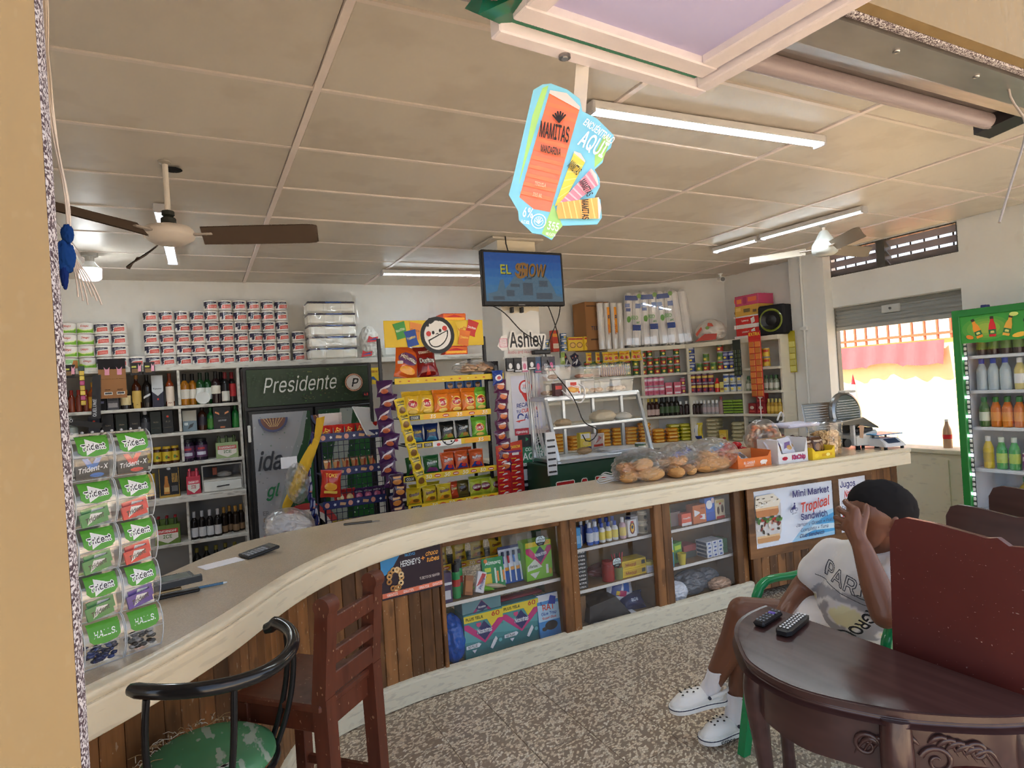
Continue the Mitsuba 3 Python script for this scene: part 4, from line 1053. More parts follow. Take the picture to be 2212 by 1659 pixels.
by=[mk(W1+.01,H1,.05,yc,lays(yc,W1,H1),s)for s in(6,7,8)]
bg=mk(W1,H1,.05,gc,lays(gc,W1,H1),9)
bg2=mk(.13,.165,.05,gc,lays(gc,.13,.165),9)
place(mk(.20,.26,.07,c(206,92,34),Pr().ell(0,.15,.085,.05,c(100,60,110),20).text('Hojuelitas',0,.14,.032,c(240,238,232),w=.15,shear=.2,ang=-12,edge=c(90,40,30)).ell(0,.06,.07,.03,c(236,166,50),16).rect(-.09,.10,-.05,.125,c(226,222,214)),11),'snack_bag','big orange snack bag leaning on the top tier of the rack','snack bag',at(1.41,4.50,1.755,12,-14,14))
place(mk(.17,.25,.07,c(128,26,28),Pr().text('DINAMITA',0,.19,.020,c(232,228,222),w=.11).text('Doritos',0,.115,.034,c(240,240,236),w=.13,ang=-4,edge=c(30,16,16)).poly([(-.02,.02),(.02,.02),(.0,.10)],c(210,60,40)),12),'snack_bag','dark red snack bag beside the big orange bag on the top tier','snack bag',at(1.60,4.52,1.755,-4,-12,-4))
rk=thing('crackling_bag','clear bag of pale pork crackling lying on the top tier','snack bag')
m=M()
for i in range(70):
 x,y,z=RNG.uniform(-.13,.13),RNG.uniform(-.05,.05),0
 z=.02+.075*max(0,1-(x/.15)**2)*RNG.uniform(.2,1)
 t=blob((.022,.017,.013),i,.5,2,1);t.apply_transform(trimesh.transformations.random_rotation_matrix(np.random.RandomState(i).rand(3)));t.apply_translation((x,y,z))
 m.mesh(t,[c(202,160,116),c(220,186,146),c(180,132,88)][i%3])
part(rk,'crackling',m,'satin',T=at(1.99,4.50,1.755),kind='stuff')
mw=M().mesh(blob((.19,.075,.062),8,.25,3),WHITE);mw.v[0][:,2]=np.maximum(mw.v[0][:,2],-.05);part(rk,'wrap',mw,'film',T=at(1.97,4.50,1.815))
bb_=proto(('',carton(.075,.03,.085,c(36,84,150),Pr().ell(0,.05,.022,.024,c(214,170,130),12).rect(-.03,.005,.03,.02,c(226,180,70)).ell(-.0,.062,.02,.01,c(80,50,30),10)),'satin'))
for k in range(4):place(bb_,'blue_pack',f'small blue box with a face above the green bag, {ORD[k + 1]} from the purple strip','box',at(2.045-.08*k,4.62,1.632),'small blue boxes on the snack rack')
solo('box_ledge',M().rbox((1.75,4.57,1.622),(2.10,4.68,1.630),.002,blk),'satin','thin black ledge carrying the small blue boxes','ledge')
span_=lambda a,b,n:[a+(b-a)*k/(n-1)for k in range(n)]
nth=lambda s:(lambda k:f'{s}, {ORD[k + 1]} from the yellow hanging strip')
row_of(by,0,1,(1.44,1.56),nth('yellow potato chip bag on the 35 tier'),'yellow chip bags on the second tier')
row_of(bo,0,1,(1.68,1.80,1.91),nth('orange potato chip bag on the 35 tier'),'orange chip bags on the second tier')
place(bg,'snack_bag','bright green potato chip bag on the 35 tier','snack bag',at(2.01,4.49,1.47,4,-8))
bb2=mk(.115,.145,.05,c(24,40,84),snack(.115,.145,c(24,40,84),'Toddis',c(236,200,60),c(60,120,150)),13)
bk=mk(.125,.15,.05,c(26,28,26),snack(.125,.15,c(26,28,26),'Crokantes',c(236,236,230),c(110,150,60),c(170,120,60)),14)
row_of([bb2],0,2,(1.46,1.58),nth('navy biscuit bag on the face tier'),'navy biscuit bags on the third tier')
row_of([bk],0,2,(1.71,1.845),nth('black and green snack bag on the face tier'),'black snack bags on the third tier')
place(bg2,'snack_bag','bright green potato chip bag on the face tier','snack bag',at(1.985,4.49,1.26,-6,-8))
bgr=mk(.13,.14,.05,c(34,84,44),snack(.13,.14,c(34,84,44),'Platanitos',c(220,226,210),c(110,50,100)),15)
brf=mk(.12,.15,.05,c(196,84,40),snack(.12,.15,c(196,84,40),'Ruffles',c(240,236,230),c(34,60,140),c(200,50,46)),16)
row_of([bgr],0,3,(1.42,1.56),nth('dark green plantain chip bag on the lower 30 tier'),'dark green bags on the fourth tier')
row_of([brf],0,3,(1.69,1.81,1.93),nth('orange and blue ridged chip bag in front'),'orange and blue bags on the fourth tier')
row_of([brf],0,3,(1.75,1.87),nth('orange and blue bag in the rear row'),'orange and blue bags in the rear of the fourth tier',dy=.07,dz=.015)
byl=mk(.12,.13,.045,c(208,180,40),snack(.12,.13,c(208,180,40),'Quesitos',c(120,40,30),c(226,150,40),c(120,80,30)),17)
bpl=mk(.12,.13,.045,c(170,178,50),Pr().ell(0,.065,.045,.028,c(110,30,40),16).text('Maicitos',0,.058,.018,c(236,230,220),w=.075,ang=8),18)
bbr=mk(.11,.13,.045,c(96,84,40),Pr().ell(0,.065,.035,.022,c(60,44,30),14),19)
brd=mk(.08,.13,.045,c(190,70,40),snack(.08,.13,c(190,70,40),'Cheez',c(240,220,120)),20)
nt5=lambda s:(lambda k:f'{s}, {ORD[k + 1]} from the orange hanging bags')
row_of([byl],0,4,(1.40,1.53,1.64),nt5('yellow cheese snack bag on the bottom tier'),'yellow cheese bags on the bottom tier')
row_of([byl],0,4,(1.45,1.58),nt5('yellow cheese snack bag in the rear row'),'yellow cheese bags in the rear of the bottom tier',dy=.07,dz=.012)
place(brd,'snack_bag','narrow red snack bag on the bottom tier','snack bag',at(1.73,4.48,.81,5,-8))
place(bbr,'snack_bag','olive brown snack bag on the bottom tier','snack bag',at(1.81,4.49,.81,-5,-8))
row_of([brd],0,5,span_(1.40,2.05,6),lambda k:f'red snack bag on the tier seen through the widest case, {ORD[k + 1]} in its row','red bags low on the rack')
row_of([byl],0,6,span_(1.42,2.05,5),lambda k:f'yellow snack bag on the lowest rack tier behind the counter, {ORD[k + 1]} in its row','yellow bags low on the rack')
row_of([bpl],0,4,(1.91,1.99,2.09),lambda k:f'lime yellow corn snack bag on the bottom tier, {ORD[k + 1]} from the olive brown bag','lime yellow bags on the bottom tier')
row_of([bpl],0,4,(1.94,2.04),lambda k:f'lime yellow corn snack bag in the rear, {ORD[k + 1]} from the olive brown bag','lime yellow bags in the rear of the bottom tier',dy=.07,dz=.012)
hs_p=mk(.12,.12,.035,c(62,28,72),Pr().poly([(-.05,.03),(.04,.07),(.05,.09),(-.03,.06)],c(206,196,200)).ell(.0,.04,.03,.018,c(176,90,60)),21)
hs_y=mk(.085,.135,.03,c(220,190,40),Pr().text('Yogueta',0,.10,.018,c(40,30,20),w=.06).ell(0,.045,.028,.025,c(120,84,40),12).rect(-.03,.085,.03,.09,c(40,30,20)),22)
hs_o=mk(.11,.105,.035,c(86,36,70),Pr().ell(0,.05,.035,.022,c(206,110,60),12).poly([(-.04,.07),(.04,.06),(.03,.08)],c(224,214,210)),23)
hs_d=mk(.11,.11,.035,c(52,28,50),Pr().ell(.0,.05,.038,.020,c(190,120,60),12).rect(-.03,.075,.03,.09,c(206,150,90)),24)
for k in range(8):
 place(hs_p,'hanging_bag',f'purple biscuit bag on the hanging strip beside the cart rack, {ORD[k + 1]} from the top','snack bag',at(1.215+.012*math.sin(k*2),4.40,1.63-.095*k,-24+9*math.sin(k*3),0,10*math.sin(k*2)),'purple bags hung at the rack')
for k in range(6):
 place(hs_y,'hanging_bag',f'yellow snack bag on the slanting hanging strip, {ORD[k + 1]} from the top','snack bag',at(1.325+.022*k,4.355,1.48-.105*k,8,0,-10),'yellow bags hung at the rack')
for k in range(9):
 place(hs_o,'hanging_bag',f'purple and orange wafer bag hung toward the pillar, {ORD[k + 1]} from the top','snack bag',at(2.135+.012*math.sin(k*2.3),4.38,1.60-.078*k,10*math.sin(k*3),0,12*math.sin(k)),'wafer bags hung toward the pillar')
for k in range(5):
 place(hs_d,'hanging_bag',f'dark purple biscuit bag beside the bottom tier, {ORD[k + 1]} from the top','snack bag',at(1.255+.01*math.sin(k*2),4.38,.96-.075*k,10*math.sin(k),0,8*math.sin(k*2)),'dark purple bags beside the bottom tier')
place(mk(.10,.12,.04,c(34,62,140),Pr().ell(0,.06,.035,.025,c(220,220,226),14).ell(0,.06,.02,.014,c(190,60,60),12),25),'hanging_bag','blue snack bag with white badge at the top of the pillar side strip','snack bag',at(2.12,4.38,1.66,5))
rc=thing('razor_card','red card of small chrome razor packets hung beside the snack rack','hanging card')
m=M().rbox((0,-.004,0),(.235,0,.40),.001,c(176,34,36))
Pr().rect(0,.33,.235,.40,c(190,50,40)).poly([(0,.40),(.235,.43),(.235,.33),(0,.33)],c(196,60,40)).text('CHROM',.07,.365,.022,c(240,200,60),w=.09,ang=3).text('CHROM',.17,.37,.022,c(240,200,60),w=.09,ang=3).rect(.02,.335,.22,.352,c(110,50,110)).rect(.03,.31,.08,.33,c(220,214,210)).rect(.14,.315,.20,.335,c(220,214,210)).plane(m,frame((0,-.0045,0),(1,0,0),(0,0,1)))
part(rc,'card',m,'satin',T=at(2.06,4.376,.785,0))
pk=M().rbox((0,-.012,0),(.105,-.0045,.042),.003,c(186,36,38));Pr().rect(.005,.03,.05,.037,c(220,170,60)).poly([(.03,.008),(.085,.016),(.07,.024),(.09,.028),(.05,.024)],c(226,214,210)).plane(pk,frame((0,-.0122,0),(1,0,0),(0,0,1)))
pkd=plydict(pk,'gloss')
for i in range(2):
 for j in range(6):part(rc,'packet',pkd,T=at(2.06,4.376,.785,0)@trans(.006+.115*i,0,.012+.049*j))
# ---------------------------------------------------------------- blue wire rack with biscuits, towels behind
bx0,bx1,by_=.80,1.26,4.72
br=thing('biscuit_rack','navy wire rack of biscuits with star patterned strips','rack')
nv=c(34,38,92)
for x in(bx0,bx1):
 for y in(by_,by_+.3):
  part(br,'post',M().cyl((x,y,0),(x,y,1.45),.008,c(26,28,56),6),'satin')
for k,z in enumerate((1.33,1.07,.83,.58)):
 if k<3:
  m=M().rbox((bx0-.02,by_-.03,z-.005),(bx1+.05,by_-.022,z+.055),.002,nv)
  p=Pr()
  for j in range(9):
   x=.03+.057*j
   if j%3==0:p.ell(x,.03,.018,.020,c(214,150,130),10)
   elif j%3==1:p.poly([(x+.014*(1 if i%2 else .45)*math.cos(i*PI/5),.03+.014*(1 if i%2 else .45)*math.sin(i*PI/5))for i in range(10)],c(222,222,230))
   else:p.poly([(x-.024,.022),(x+.018,.016),(x+.024,.036),(x-.018,.044)],c(206,160,116))
  p.plane(m,frame((bx0-.02,by_-.0305,z-.005),(1,0,0),(0,0,1)))
  part(br,'strip',m,'satin')
 tr=part(br,'tier',M().box((bx0,by_-.01,z-.008),(bx1,by_+.3,z-.003),c(40,42,60)),'satin')
 for j in range(12):part(tr,'wire',M().cyl((bx0+.04*j,by_-.012,z-.16),(bx0+.04*j,by_-.012,z),.0025,c(26,28,56),5),'satin')
 for j in range(3):part(tr,'wire',M().cyl((bx0,by_-.012,z-.05*j-.04),(bx1,by_-.012,z-.05*j-.04),.0025,c(26,28,56),5),'satin')
wf=mk(.085,.12,.035,c(178,36,32),Pr().text('KIKI',0,.055,.035,c(240,206,90),w=.06,ang=60).rect(-.03,.01,.03,.03,c(224,216,206)),26)
for k in range(5):place(wf,'wafer_bag',f'red wafer bag on the top of the navy rack, {ORD[k + 1]} from the yellow cloth','snack bag',at(.86+.085*k,4.76,1.325,4*(k%3-1),-10),'red wafer bags on the navy rack')
cf=mk(.06,.13,.04,c(206,150,100),Pr().poly([(-.02,.02),(.0,.02),(.02,.10),(.005,.11)],c(170,60,40)).rect(-.025,.1,.025,.115,c(226,206,180)),27)
for k in range(6):place(cf,'biscuit_bag',f'tan striped biscuit bag on the second tier, {ORD[k + 1]} from the yellow cloth','snack bag',at(.85+.068*k,4.76,1.065,0,-24),'tan biscuit bags on the navy rack')
rd=mk(.15,.20,.06,c(190,52,36),Pr().text('TOKE',0,.15,.024,c(240,206,90),w=.09).ell(0,.08,.05,.03,c(230,160,60),14).rect(-.05,.03,.05,.05,c(236,200,90)),28)
place(rd,'snack_bag','large red and orange snack bag hung on the front of the navy rack','snack bag',at(.83,4.655,.92,-10,0,6))
pr2=[mk(.10,.13,.05,c(176,44,44),Pr().ell(0,.06,.03,.03,c(226,190,120),10),29),mk(.09,.12,.05,c(78,40,92),Pr().ell(0,.06,.03,.025,c(200,90,120),10).rect(-.03,.09,.03,.10,c(220,214,220)),30)]
for k in range(6):place(pr2[0 if k<2 else 1],'snack_bag',f'{"red" if k < 2 else "purple"} snack bag on the third tier of the navy rack, {ORD[k + 1]} in its row','snack bag',at(.92+.07*k,4.75,.825,6*(k%3-1),-10),'bags on the third tier of the navy rack')
lw=[mk(.05,.15,.035,c(170,140,40),None,31),mk(.05,.15,.035,c(120,28,34),None,32)]
for k in range(8):place(lw[0 if k<3 else 1],'snack_bag',f'{"mustard" if k < 3 else "dark red"} slim snack bag at the bottom of the navy rack, {ORD[k + 1]} in its row','snack bag',at(.88+.05*k,4.75,.575,0,-14),'slim bags at the bottom of the navy rack')
ch=mk(.075,.10,.03,c(36,40,96),Pr().ell(0,.05,.02,.03,c(196,196,210),8).rect(-.02,.02,.02,.03,c(200,120,100)),33)
for k in range(11):place(ch,'hanging_bag',f'navy biscuit bag hanging off the navy rack toward the beer fridge, {ORD[k + 1]} from the top','snack bag',at(.735-.05*math.sin(k*.30),4.69+.02*(k%2),1.31-.06*k,60+14*math.sin(k*2),0,14),'navy bags hung on the navy rack')
P=[]
for i in range(15):
 s=i/14
 P.append([(.80+.02*s-.30*s**1.3+.03*math.sin(3*j+5*s),4.665-.02*math.cos(4*j)-.03*s,1.52-.55*s+(.09*j-.05)*(.15+s))for j in np.linspace(-.6,.6,7)])
solo('yellow_cloth',M().grid(P,c(200,160,50)),'cloth','yellow cloth bag strap slung from the navy rack towards the counter','cloth')
m=M().mesh(blob((.085,.05,.15),6,.45,3.5,4),WHITE);solo('clear_bag',m,'film','clear plastic bag hanging below the yellow cloth','plastic bag',T=at(.60,4.60,1.06))
m=M();Pp=[[(x,4.65,z)for z in(1.16,1.26)]for x in(.50,.60)];m.rbox((.50,4.60,1.14),(.61,4.604,1.22),.001,c(222,222,226),T=None);solo('paper_slip',m,'matte','white paper slip held by the yellow cloth','paper',T=trans(0,.02,.03))
for k,(x,tl)in enumerate(((.90,0),(.93,8))):
 m=M().rbox((-.075,-.004,0),(.075,.004,.17),.002,c(206,196,190));solo('foam_tray',m,'satin',['pale foam tray standing at the back of the navy rack','second pale foam tray close behind the first one'][k],'tray',T=at(x,4.89+.03*k,1.36,0,-6))
m=M().rbox((-.10,-.14,-.006),(.10,.14,.006),.004,c(196,196,196)).rbox((-.075,-.11,-.012),(.075,.11,-.005),.004,c(180,180,182));solo('foam_tray',m,'satin','grey foam tray tilted on the corner of the navy rack','tray',T=at(1.18,4.78,1.45,20,52,10))
tw=thing('paper_towel','white paper towel pack in crumpled plastic on the carton behind the counter','paper towel')
part(tw,'roll',M().mesh(blob((.16,.13,.10),9,.18,2.2,4),c(222,222,222)),'matte',T=at(.50,4.35,.80,20,0,12))
part(tw,'wrap',M().mesh(blob((.175,.14,.125),19,.3,3.2,4),WHITE),'film',T=at(.50,4.35,.815,20,0,12))
solo('cardboard_box',M().rbox((-.22,-.17,0),(.22,.17,.68),.004,c(120,90,62)).rbox((-.2,-.15,.66),(.2,.15,.684),.002,c(60,44,32)),'matte','open brown carton behind the counter under the paper towel','box',T=at(.52,4.38,0,12))
# ---------------------------------------------------------------- pillar, posters, hanging accessories
PX0,PX1,PY0,PY1=2.225,2.575,4.45,4.82
struct('wall_pillar',M().rbox((PX0,PY0,0),(PX1,PY1,CZ),.006,WHITE),'wall_paint')
m=M()
q=[(PX0+.0,2.29),(PX0+.02,2.26),(PX0+.07,2.27),(PX0+.10,2.235),(PX0+.16,2.25),(PX0+.22,2.24),(PX0+.27,2.265),(PX1,2.255),(PX1,CZ),(PX0,CZ)]
m.prism([(x,z)for x,z in q],.003,c(212,200,176),frame((0,PY0,0),(1,0,0),(0,0,1)))
struct('wall_pillar_bare_plaster',m,'matte')
struct('trim_4',M().rbox((PX0-.06,PY0-.05,CZ-.025),(PX1+.06,PY1,CZ-.005),.004,c(190,180,165)),'satin')
def poster(name,label,x0,z0,w,h,pr,y=PY0-.003,cat='poster',mat='satin',back=None,T=None):
 m=M().box((0,0,-.002),(w,h,0),c(214,214,222)if back is None else back)
 pr.plane(m,frame((0,0,.0002),(1,0,0),(0,1,0)))
 return solo(name,m,mat,label,cat,T=frame((x0,y,z0),(1,0,0),(0,0,1))if T is None else T)
w,h=.27,.445
blu,rd_=c(36,52,130),c(206,56,54)
p=Pr().rect(0,0,w,h,c(210,210,224)).ell(.13,.345,.062,.062,rd_,28).poly([(.075,.325),(.185,.325),(.13,.225)],rd_).ell(.13,.347,.046,.046,c(224,222,232),24).text('DIGS',.13,.350,.020,rd_,w=.045).text('RECARGA',.13,.338,.008,c(90,90,120),w=.06)
p.text('RECARGA',.035,.183,.032,blu,'l',w=.185,shear=.15,ang=5).text('TU',.03,.140,.022,blu,'l',w=.04,shear=.15,ang=4).text('CUENTA',.078,.140,.030,rd_,'l',w=.155,shear=.15,ang=5).text('AQUÍ',.10,.085,.042,blu,'l',w=.14,shear=.15,ang=5).ring(.07,.105,.020,.032,blu,16,20,200).poly([(.02,.075),(.06,.062),(.06,.072),(.11,.078),(.11,.086),(.055,.082)],rd_).ell(.20,.022,.038,.014,c(226,226,236),14).text('DIGS',.20,.015,.016,blu,w=.045)
poster('recharge_poster','white poster reading RECARGA TU CUENTA AQUÍ on the pillar',2.268,1.285,w,h,p)
p=Pr().rect(0,0,.13,.055,c(176,44,60)).text('dgoshop',.065,.018,.020,c(236,230,232),w=.11)
poster('phone_shop_card','red phone shop card under the recharge poster',2.275,1.245,.13,.052,p,y=PY0-.006)
p=Pr().rect(0,0,.25,.40,c(24,26,26)).rect(0,.17,.25,.30,c(44,122,84)).poly([(.07,.345),(.07,.38),(.10,.362)],c(44,140,90)).text('COMPRA',.14,.265,.026,c(232,236,232),w=.16).text('AQUÍ',.13,.195,.055,c(232,236,232),w=.20).rect(0,.145,.25,.17,c(226,226,222)).text('Tu Peso Rápido',.12,.150,.014,c(30,30,30),w=.18).rect(.01,.03,.11,.12,c(216,218,220)).rect(.13,.02,.24,.13,c(16,18,18)).poly([(.17,.06),(.17,.09),(.20,.075)],c(44,140,90))
poster('payment_poster','black and green COMPRA AQUÍ payment poster low on the pillar',2.30,.845,.25,.40,p)
p=Pr().rect(0,0,.27,.16,c(196,198,204)).rect(0,.10,.27,.135,c(26,26,28)).text('pay',.13,.03,.05,c(40,42,50)).poly([(.14,.06),(.24,.085),(.22,.06)],c(190,60,60))
poster('card_payment_sticker','grey and black card payment sticker at the foot of the pillar',2.30,.69,.26,.15,p)
ns=thing('name_sign','black and white Ashley name sign on the pillar','sign')
p=Pr().text('Ashley',.05,.05,.115,c(24,24,26),'l',bold=True,w=.33,edge=c(228,226,220),ew=.16).text('Audio and Accessories',.03,-.005,.028,c(190,110,110),'l',w=.32,bold=False).poly([(-.06,.06),(-.02,.14),(.03,.15),(.03,.03),(-.02,.02)],c(232,226,222)).rect(-.04,.05,.03,.12,c(206,130,150)).rect(-.034,.056,.024,.114,c(236,228,230))
for k in range(4):p.rect(-.028,.064+.012*k,.018,.068+.012*k,c(210,150,160))
m=M().box((.045,.03,-.006),(.385,.12,0),c(226,224,218));p.plane(m,frame((0,0,.0002),(1,0,0),(0,1,0)))
part(ns,'lettering',m,'satin',T=frame((2.22,PY0-.02,1.915),(1,0,.0),(0,0,1)))
ar=thing('accessory_rail','white wire rail holding phone accessories on the pillar','rail')
part(ar,'bar',M().rbox((2.20,PY0-.03,1.865),(2.66,PY0-.006,1.885),.003,c(222,220,214)),'satin')
for k in range(7):part(ar,'hook',M().tube([(2.235+.063*k,PY0-.02,1.875),(2.235+.063*k,PY0-.08,1.872),(2.235+.063*k,PY0-.095,1.885)],.003,c(222,220,214),6),'satin')
ACC=[(c(26,24,28),c(220,220,222)),(c(24,22,26),c(226,226,230)),(c(226,216,222),c(206,120,150)),(c(28,26,30),c(230,230,230)),(c(60,90,130),c(216,90,140)),(c(84,84,92),c(150,150,156)),(c(60,52,70),c(206,90,140))]
for k,(a,b)in enumerate(ACC):
 hh_=(.105,.115,.12,.10,.13,.14,.12)[k]
 p=Pr().rect(-.034,hh_*.74,.034,hh_*.98,a*.6+.02).ell(0,hh_*.40,.016,hh_*.22,b,12).rect(-.03,.004,.03,.016,b*.7)
 if k==5:p.text('12',.0,hh_*.25,.045,c(200,200,206),w=.04)
 m=M().rbox((-.036,-.008,0),(.036,.008,hh_),.002,a);p.plane(m,front(.0164))
 solo('phone_accessory',m,'satin',['black boxed cable with white plug, first hook from the snack rack','black boxed charger on the second hook from the snack rack','white and pink boxed charger on the third hook','black boxed earphones on the fourth hook','blue and pink boxed phone holder on the fifth hook','grey phone box marked 12 on the sixth hook','violet boxed accessory on the hook beside the food case'][k],'phone accessory',T=at(2.235+.063*k,PY0-.075-.01*(k%2),1.872-hh_,4*(k%3-1)))
for k in range(2):
 m=M().rbox((-.03,-.01,0),(.03,.01,.16),.002,c(30,28,34));Pr().ell(0,.10,.018,.03,c(120,120,126)).rect(-.025,.02,.025,.05,c(96,90,110)).plane(m,front(.0204))
 solo('phone_accessory',m,'satin',['dark hanging accessory pack left of the pillar face beside the snack rack','dark hanging accessory pack beside the blue snack bag'][k],'phone accessory',T=at(2.17-.045*k,4.52,1.70,20))
wc=c(226,224,222)
m=M()
for k in range(5):
 x0,x1,zt,zb=2.40+.02*k,2.47+.018*k,1.88-.05*(k%2),1.12-.06*(k%3)
 if k<2:zb=1.0
 s=np.linspace(0,1,26)
 m.tube([(x0+(x1-x0)*.5*(1-math.cos(2*PI*a))*.5+.012*math.sin(9*a+k),PY0-.012-.012*k,zt+(zb-zt)*math.sin(PI*a)**.6)for a in s],.0045,wc,6)
s=np.linspace(0,1,20)
m.tube([(2.50+.03*math.sin(5*a),PY0-.015,1.2-.42*a)for a in s],.0045,wc,6)
for k in range(3):m.tube([(2.475+.04*math.cos(t),PY0-.03-.008*k,1.17+.05*math.sin(t)-.07*k*.3)for t in np.linspace(0,2*PI,16)],.004,wc,6,closed=False)
solo('white_cable',m,'satin','looped white cable hanging over the pillar posters','cable')
# ---------------------------------------------------------------- television
TVX0,TVX1,TVZ0,TVZ1,TVY=2.022,2.762,2.285,2.725,4.33
tv=thing('television','flat television showing a blue EL SHOW title, fixed to the pillar','television')
part(tv,'bezel',M().rbox((TVX0,TVY,TVZ0),(TVX1,TVY+.05,TVZ1),.006,c(16,16,18)).rbox((TVX0+.30,TVY-.002,TVZ0+.004),(TVX0+.36,TVY,TVZ0+.012),.001,c(120,120,122)),'satin')
part(tv,'bracket',M().rbox((2.30,TVY+.05,2.40),(2.50,PY0,2.62),.004,blk),'satin')
for x in(2.29,2.38):part(tv,'bracket_foot',M().rbox((x,TVY+.06,TVZ0-.045),(x+.02,TVY+.10,TVZ0),.002,blk),'satin')
SW,SH=.70,.385
lum=lambda r,g,b:[float(x)for x in c(r,g,b)*TVL]
TVL=1.0
sx,sz=TVX0+.02,TVZ0+.035
def scr(name,pr_,col,lay,parent):
 pr_.L=[(a,b,c(8,8,10),k_)for a,b,q_,k_ in pr_.L]
 m=M();pr_.plane(m,frame((sx,TVY-.0008-.0005*lay,sz),(1,0,0),(0,0,1)))
 k=part(parent,name,m,'satin')
 scene[k]['emitter']={'type':'area','radiance':{'type':'rgb','value':[float(x)for x in col*TVLUM]}}
 return k
TVLUM=.045
bands=[c(26,92,176),c(30,104,186),c(40,118,192),c(52,130,196),c(64,136,188),c(74,132,170)]
sk=None
for k in range(6):
 q=Pr().rect(0,SH*(5-k)/6,SW,SH*(6-k)/6,WHITE)
 if sk is None:sk=scr('screen',q,bands[k],0,tv)
 else:scr('band',q,bands[k],0,sk)
bl_=Pr().poly([(.02,0),(.02,.06),(.10,.08),(.13,.17),(.16,.175),(.17,.10),(.20,.13),(.26,.20),(.30,.21),(.34,.16),(.40,.22),(.52,.23),(.58,.17),(.62,.10),(.64,.05),(SW,.03),(SW,0)],WHITE)
scr('buildings',bl_,c(94,128,150),1,sk)
b2=Pr().rect(.18,.04,.25,.09,WHITE).rect(.33,.05,.42,.15,WHITE).rect(.45,.02,.60,.07,WHITE).rect(.22,.115,.30,.14,WHITE).rect(.48,.12,.56,.17,WHITE).rect(.06,.01,.16,.04,WHITE)
scr('facades',b2,c(78,96,112),2,sk)
scr('lettering_shadow',Pr().text('EL',.135,.215,.070,WHITE,'l',w=.10).text('SHOW',.262,.198,.098,WHITE,'l',w=.285,shear=.15),c(40,34,24),3,sk)
scr('lettering',Pr().text('EL',.13,.22,.070,WHITE,'l',w=.10),c(216,208,60),4,sk)
scr('lettering',Pr().text('SHOW',.255,.205,.098,WHITE,'l',w=.285,shear=.15).text('S',.258,.188,.12,WHITE,'l',shear=.25),c(170,116,50),4,sk)
scr('lettering',Pr().text('De Lunes',.38,.180,.018,WHITE,w=.07,shear=.3),c(16,20,40),4,sk)
m=M()
m.tube([(2.31,4.42,TVZ0+.44),(2.28,4.40,2.80),(2.27,4.38,CZ-.01)],.005,c(20,20,20),6)
solo('power_cord',m,'satin','short black cord from the television up to the ceiling','cord')
for k,q in enumerate(([(2.10,4.36,2.29),(2.26,4.36,2.18),(2.40,4.40,2.07),(2.53,4.41,1.99),(2.56,4.41,1.93)],[(2.62,4.37,2.29),(2.67,4.37,2.15),(2.72,4.40,2.0),(2.735,4.42,1.86)],[(2.735,4.37,2.29),(2.69,4.37,2.15),(2.64,4.39,2.04),(2.61,4.40,1.95)])):
 solo('power_cord',M().tube(curve(q,16),.0045,c(22,22,22),6),'satin',['black cord running from the television down across the pillar','black cord crossing to the far side below the television','black cord crossing back toward the pillar below the television'][k],'cord')
ps_=M().rbox((2.46,4.37,1.895),(2.62,4.42,1.93),.006,c(30,30,32));solo('adapter',ps_,'satin','black power adapter block hanging beneath the Ashley sign','adapter')
m=M().tube(curve([(2.56,4.40,1.90),(2.56,4.32,1.70),(2.58,4.14,1.57),(2.66,4.03,1.49),(2.70,4.03,1.57),(2.65,4.03,1.63)],24),.007,wc,6)
solo('white_cable',m,'satin','thick white cable drooping from the adapter to the food case','cable')
m=M().tube(curve([(2.58,4.40,1.90),(2.58,4.20,1.68),(2.60,4.05,1.53),(2.61,3.99,1.42),(2.66,3.98,1.32),(2.76,3.98,1.26),(2.72,3.98,1.20),(2.62,3.98,1.24)],30),.0045,c(22,22,22),6)
solo('power_cord',m,'satin','tangled black cord hanging down in front of the food case','cord')
# ---------------------------------------------------------------- glass food case on its green counter
fc=thing('food_case','aluminium framed glass food warmer case with slanting front','display case')
alu=c(196,200,202)
a0,a1,z0,z1,yb0,yt0,yB=2.435,3.345,1.04,1.525,4.06,4.20,4.435
def ac(x,y,z,*a):return at(2.445+(x-2.52)*.975,y-.19,z+.0,*a)
pts8={'fl0':(a0,yb0,z0),'fr0':(a1,yb0,z0),'fl1':(a0,yt0,z1),'fr1':(a1,yt0,z1),'bl0':(a0,yB,z0),'br0':(a1,yB,z0),'bl1':(a0,yB,z1),'br1':(a1,yB,z1)}
def bar(m,a,b,w=.03):
 a,b=np.array(a,float),np.array(b,float)
 z=unit(b-a);x=unit(np.cross(z,(0,1,0)if abs(z[1])<.9 else(1,0,0)))
 T=frame(a,x,np.cross(z,x),z)
 return m.rbox((-w/2,-w/2,-w/2),(w/2,w/2,np.linalg.norm(b-a)+w/2),.003,alu,T)
for a,b in(('fl0','fr0'),('fl1','fr1'),('bl0','br0'),('bl1','br1'),('fl0','fl1'),('fr0','fr1'),('bl0','bl1'),('br0','br1'),('fl0','bl0'),('fr0','br0'),('fl1','bl1'),('fr1','br1')):
 part(fc,'frame_bar',bar(M(),pts8[a],pts8[b]),'metal')
ym=yb0+(yt0-yb0)*.55
part(fc,'frame_bar',bar(M(),(a0,ym,1.300),(a1,ym,1.300),.022),'metal')
for x in(2.74,3.04):part(fc,'frame_bar',bar(M(),(x,yB,z0),(x,yB,z1),.028),'metal')
part(fc,'pane',M().grid([[(a0,yb0-.0,z0),(a0,yt0,z1)],[(a1,yb0,z0),(a1,yt0,z1)]],WHITE),'glass')
for x in(a0,a1):part(fc,'pane',M().flat([(x,yb0,z0),(x,yB,z0),(x,yB,z1),(x,yt0,z1)],[[0,1,2,3]],WHITE),'glass')
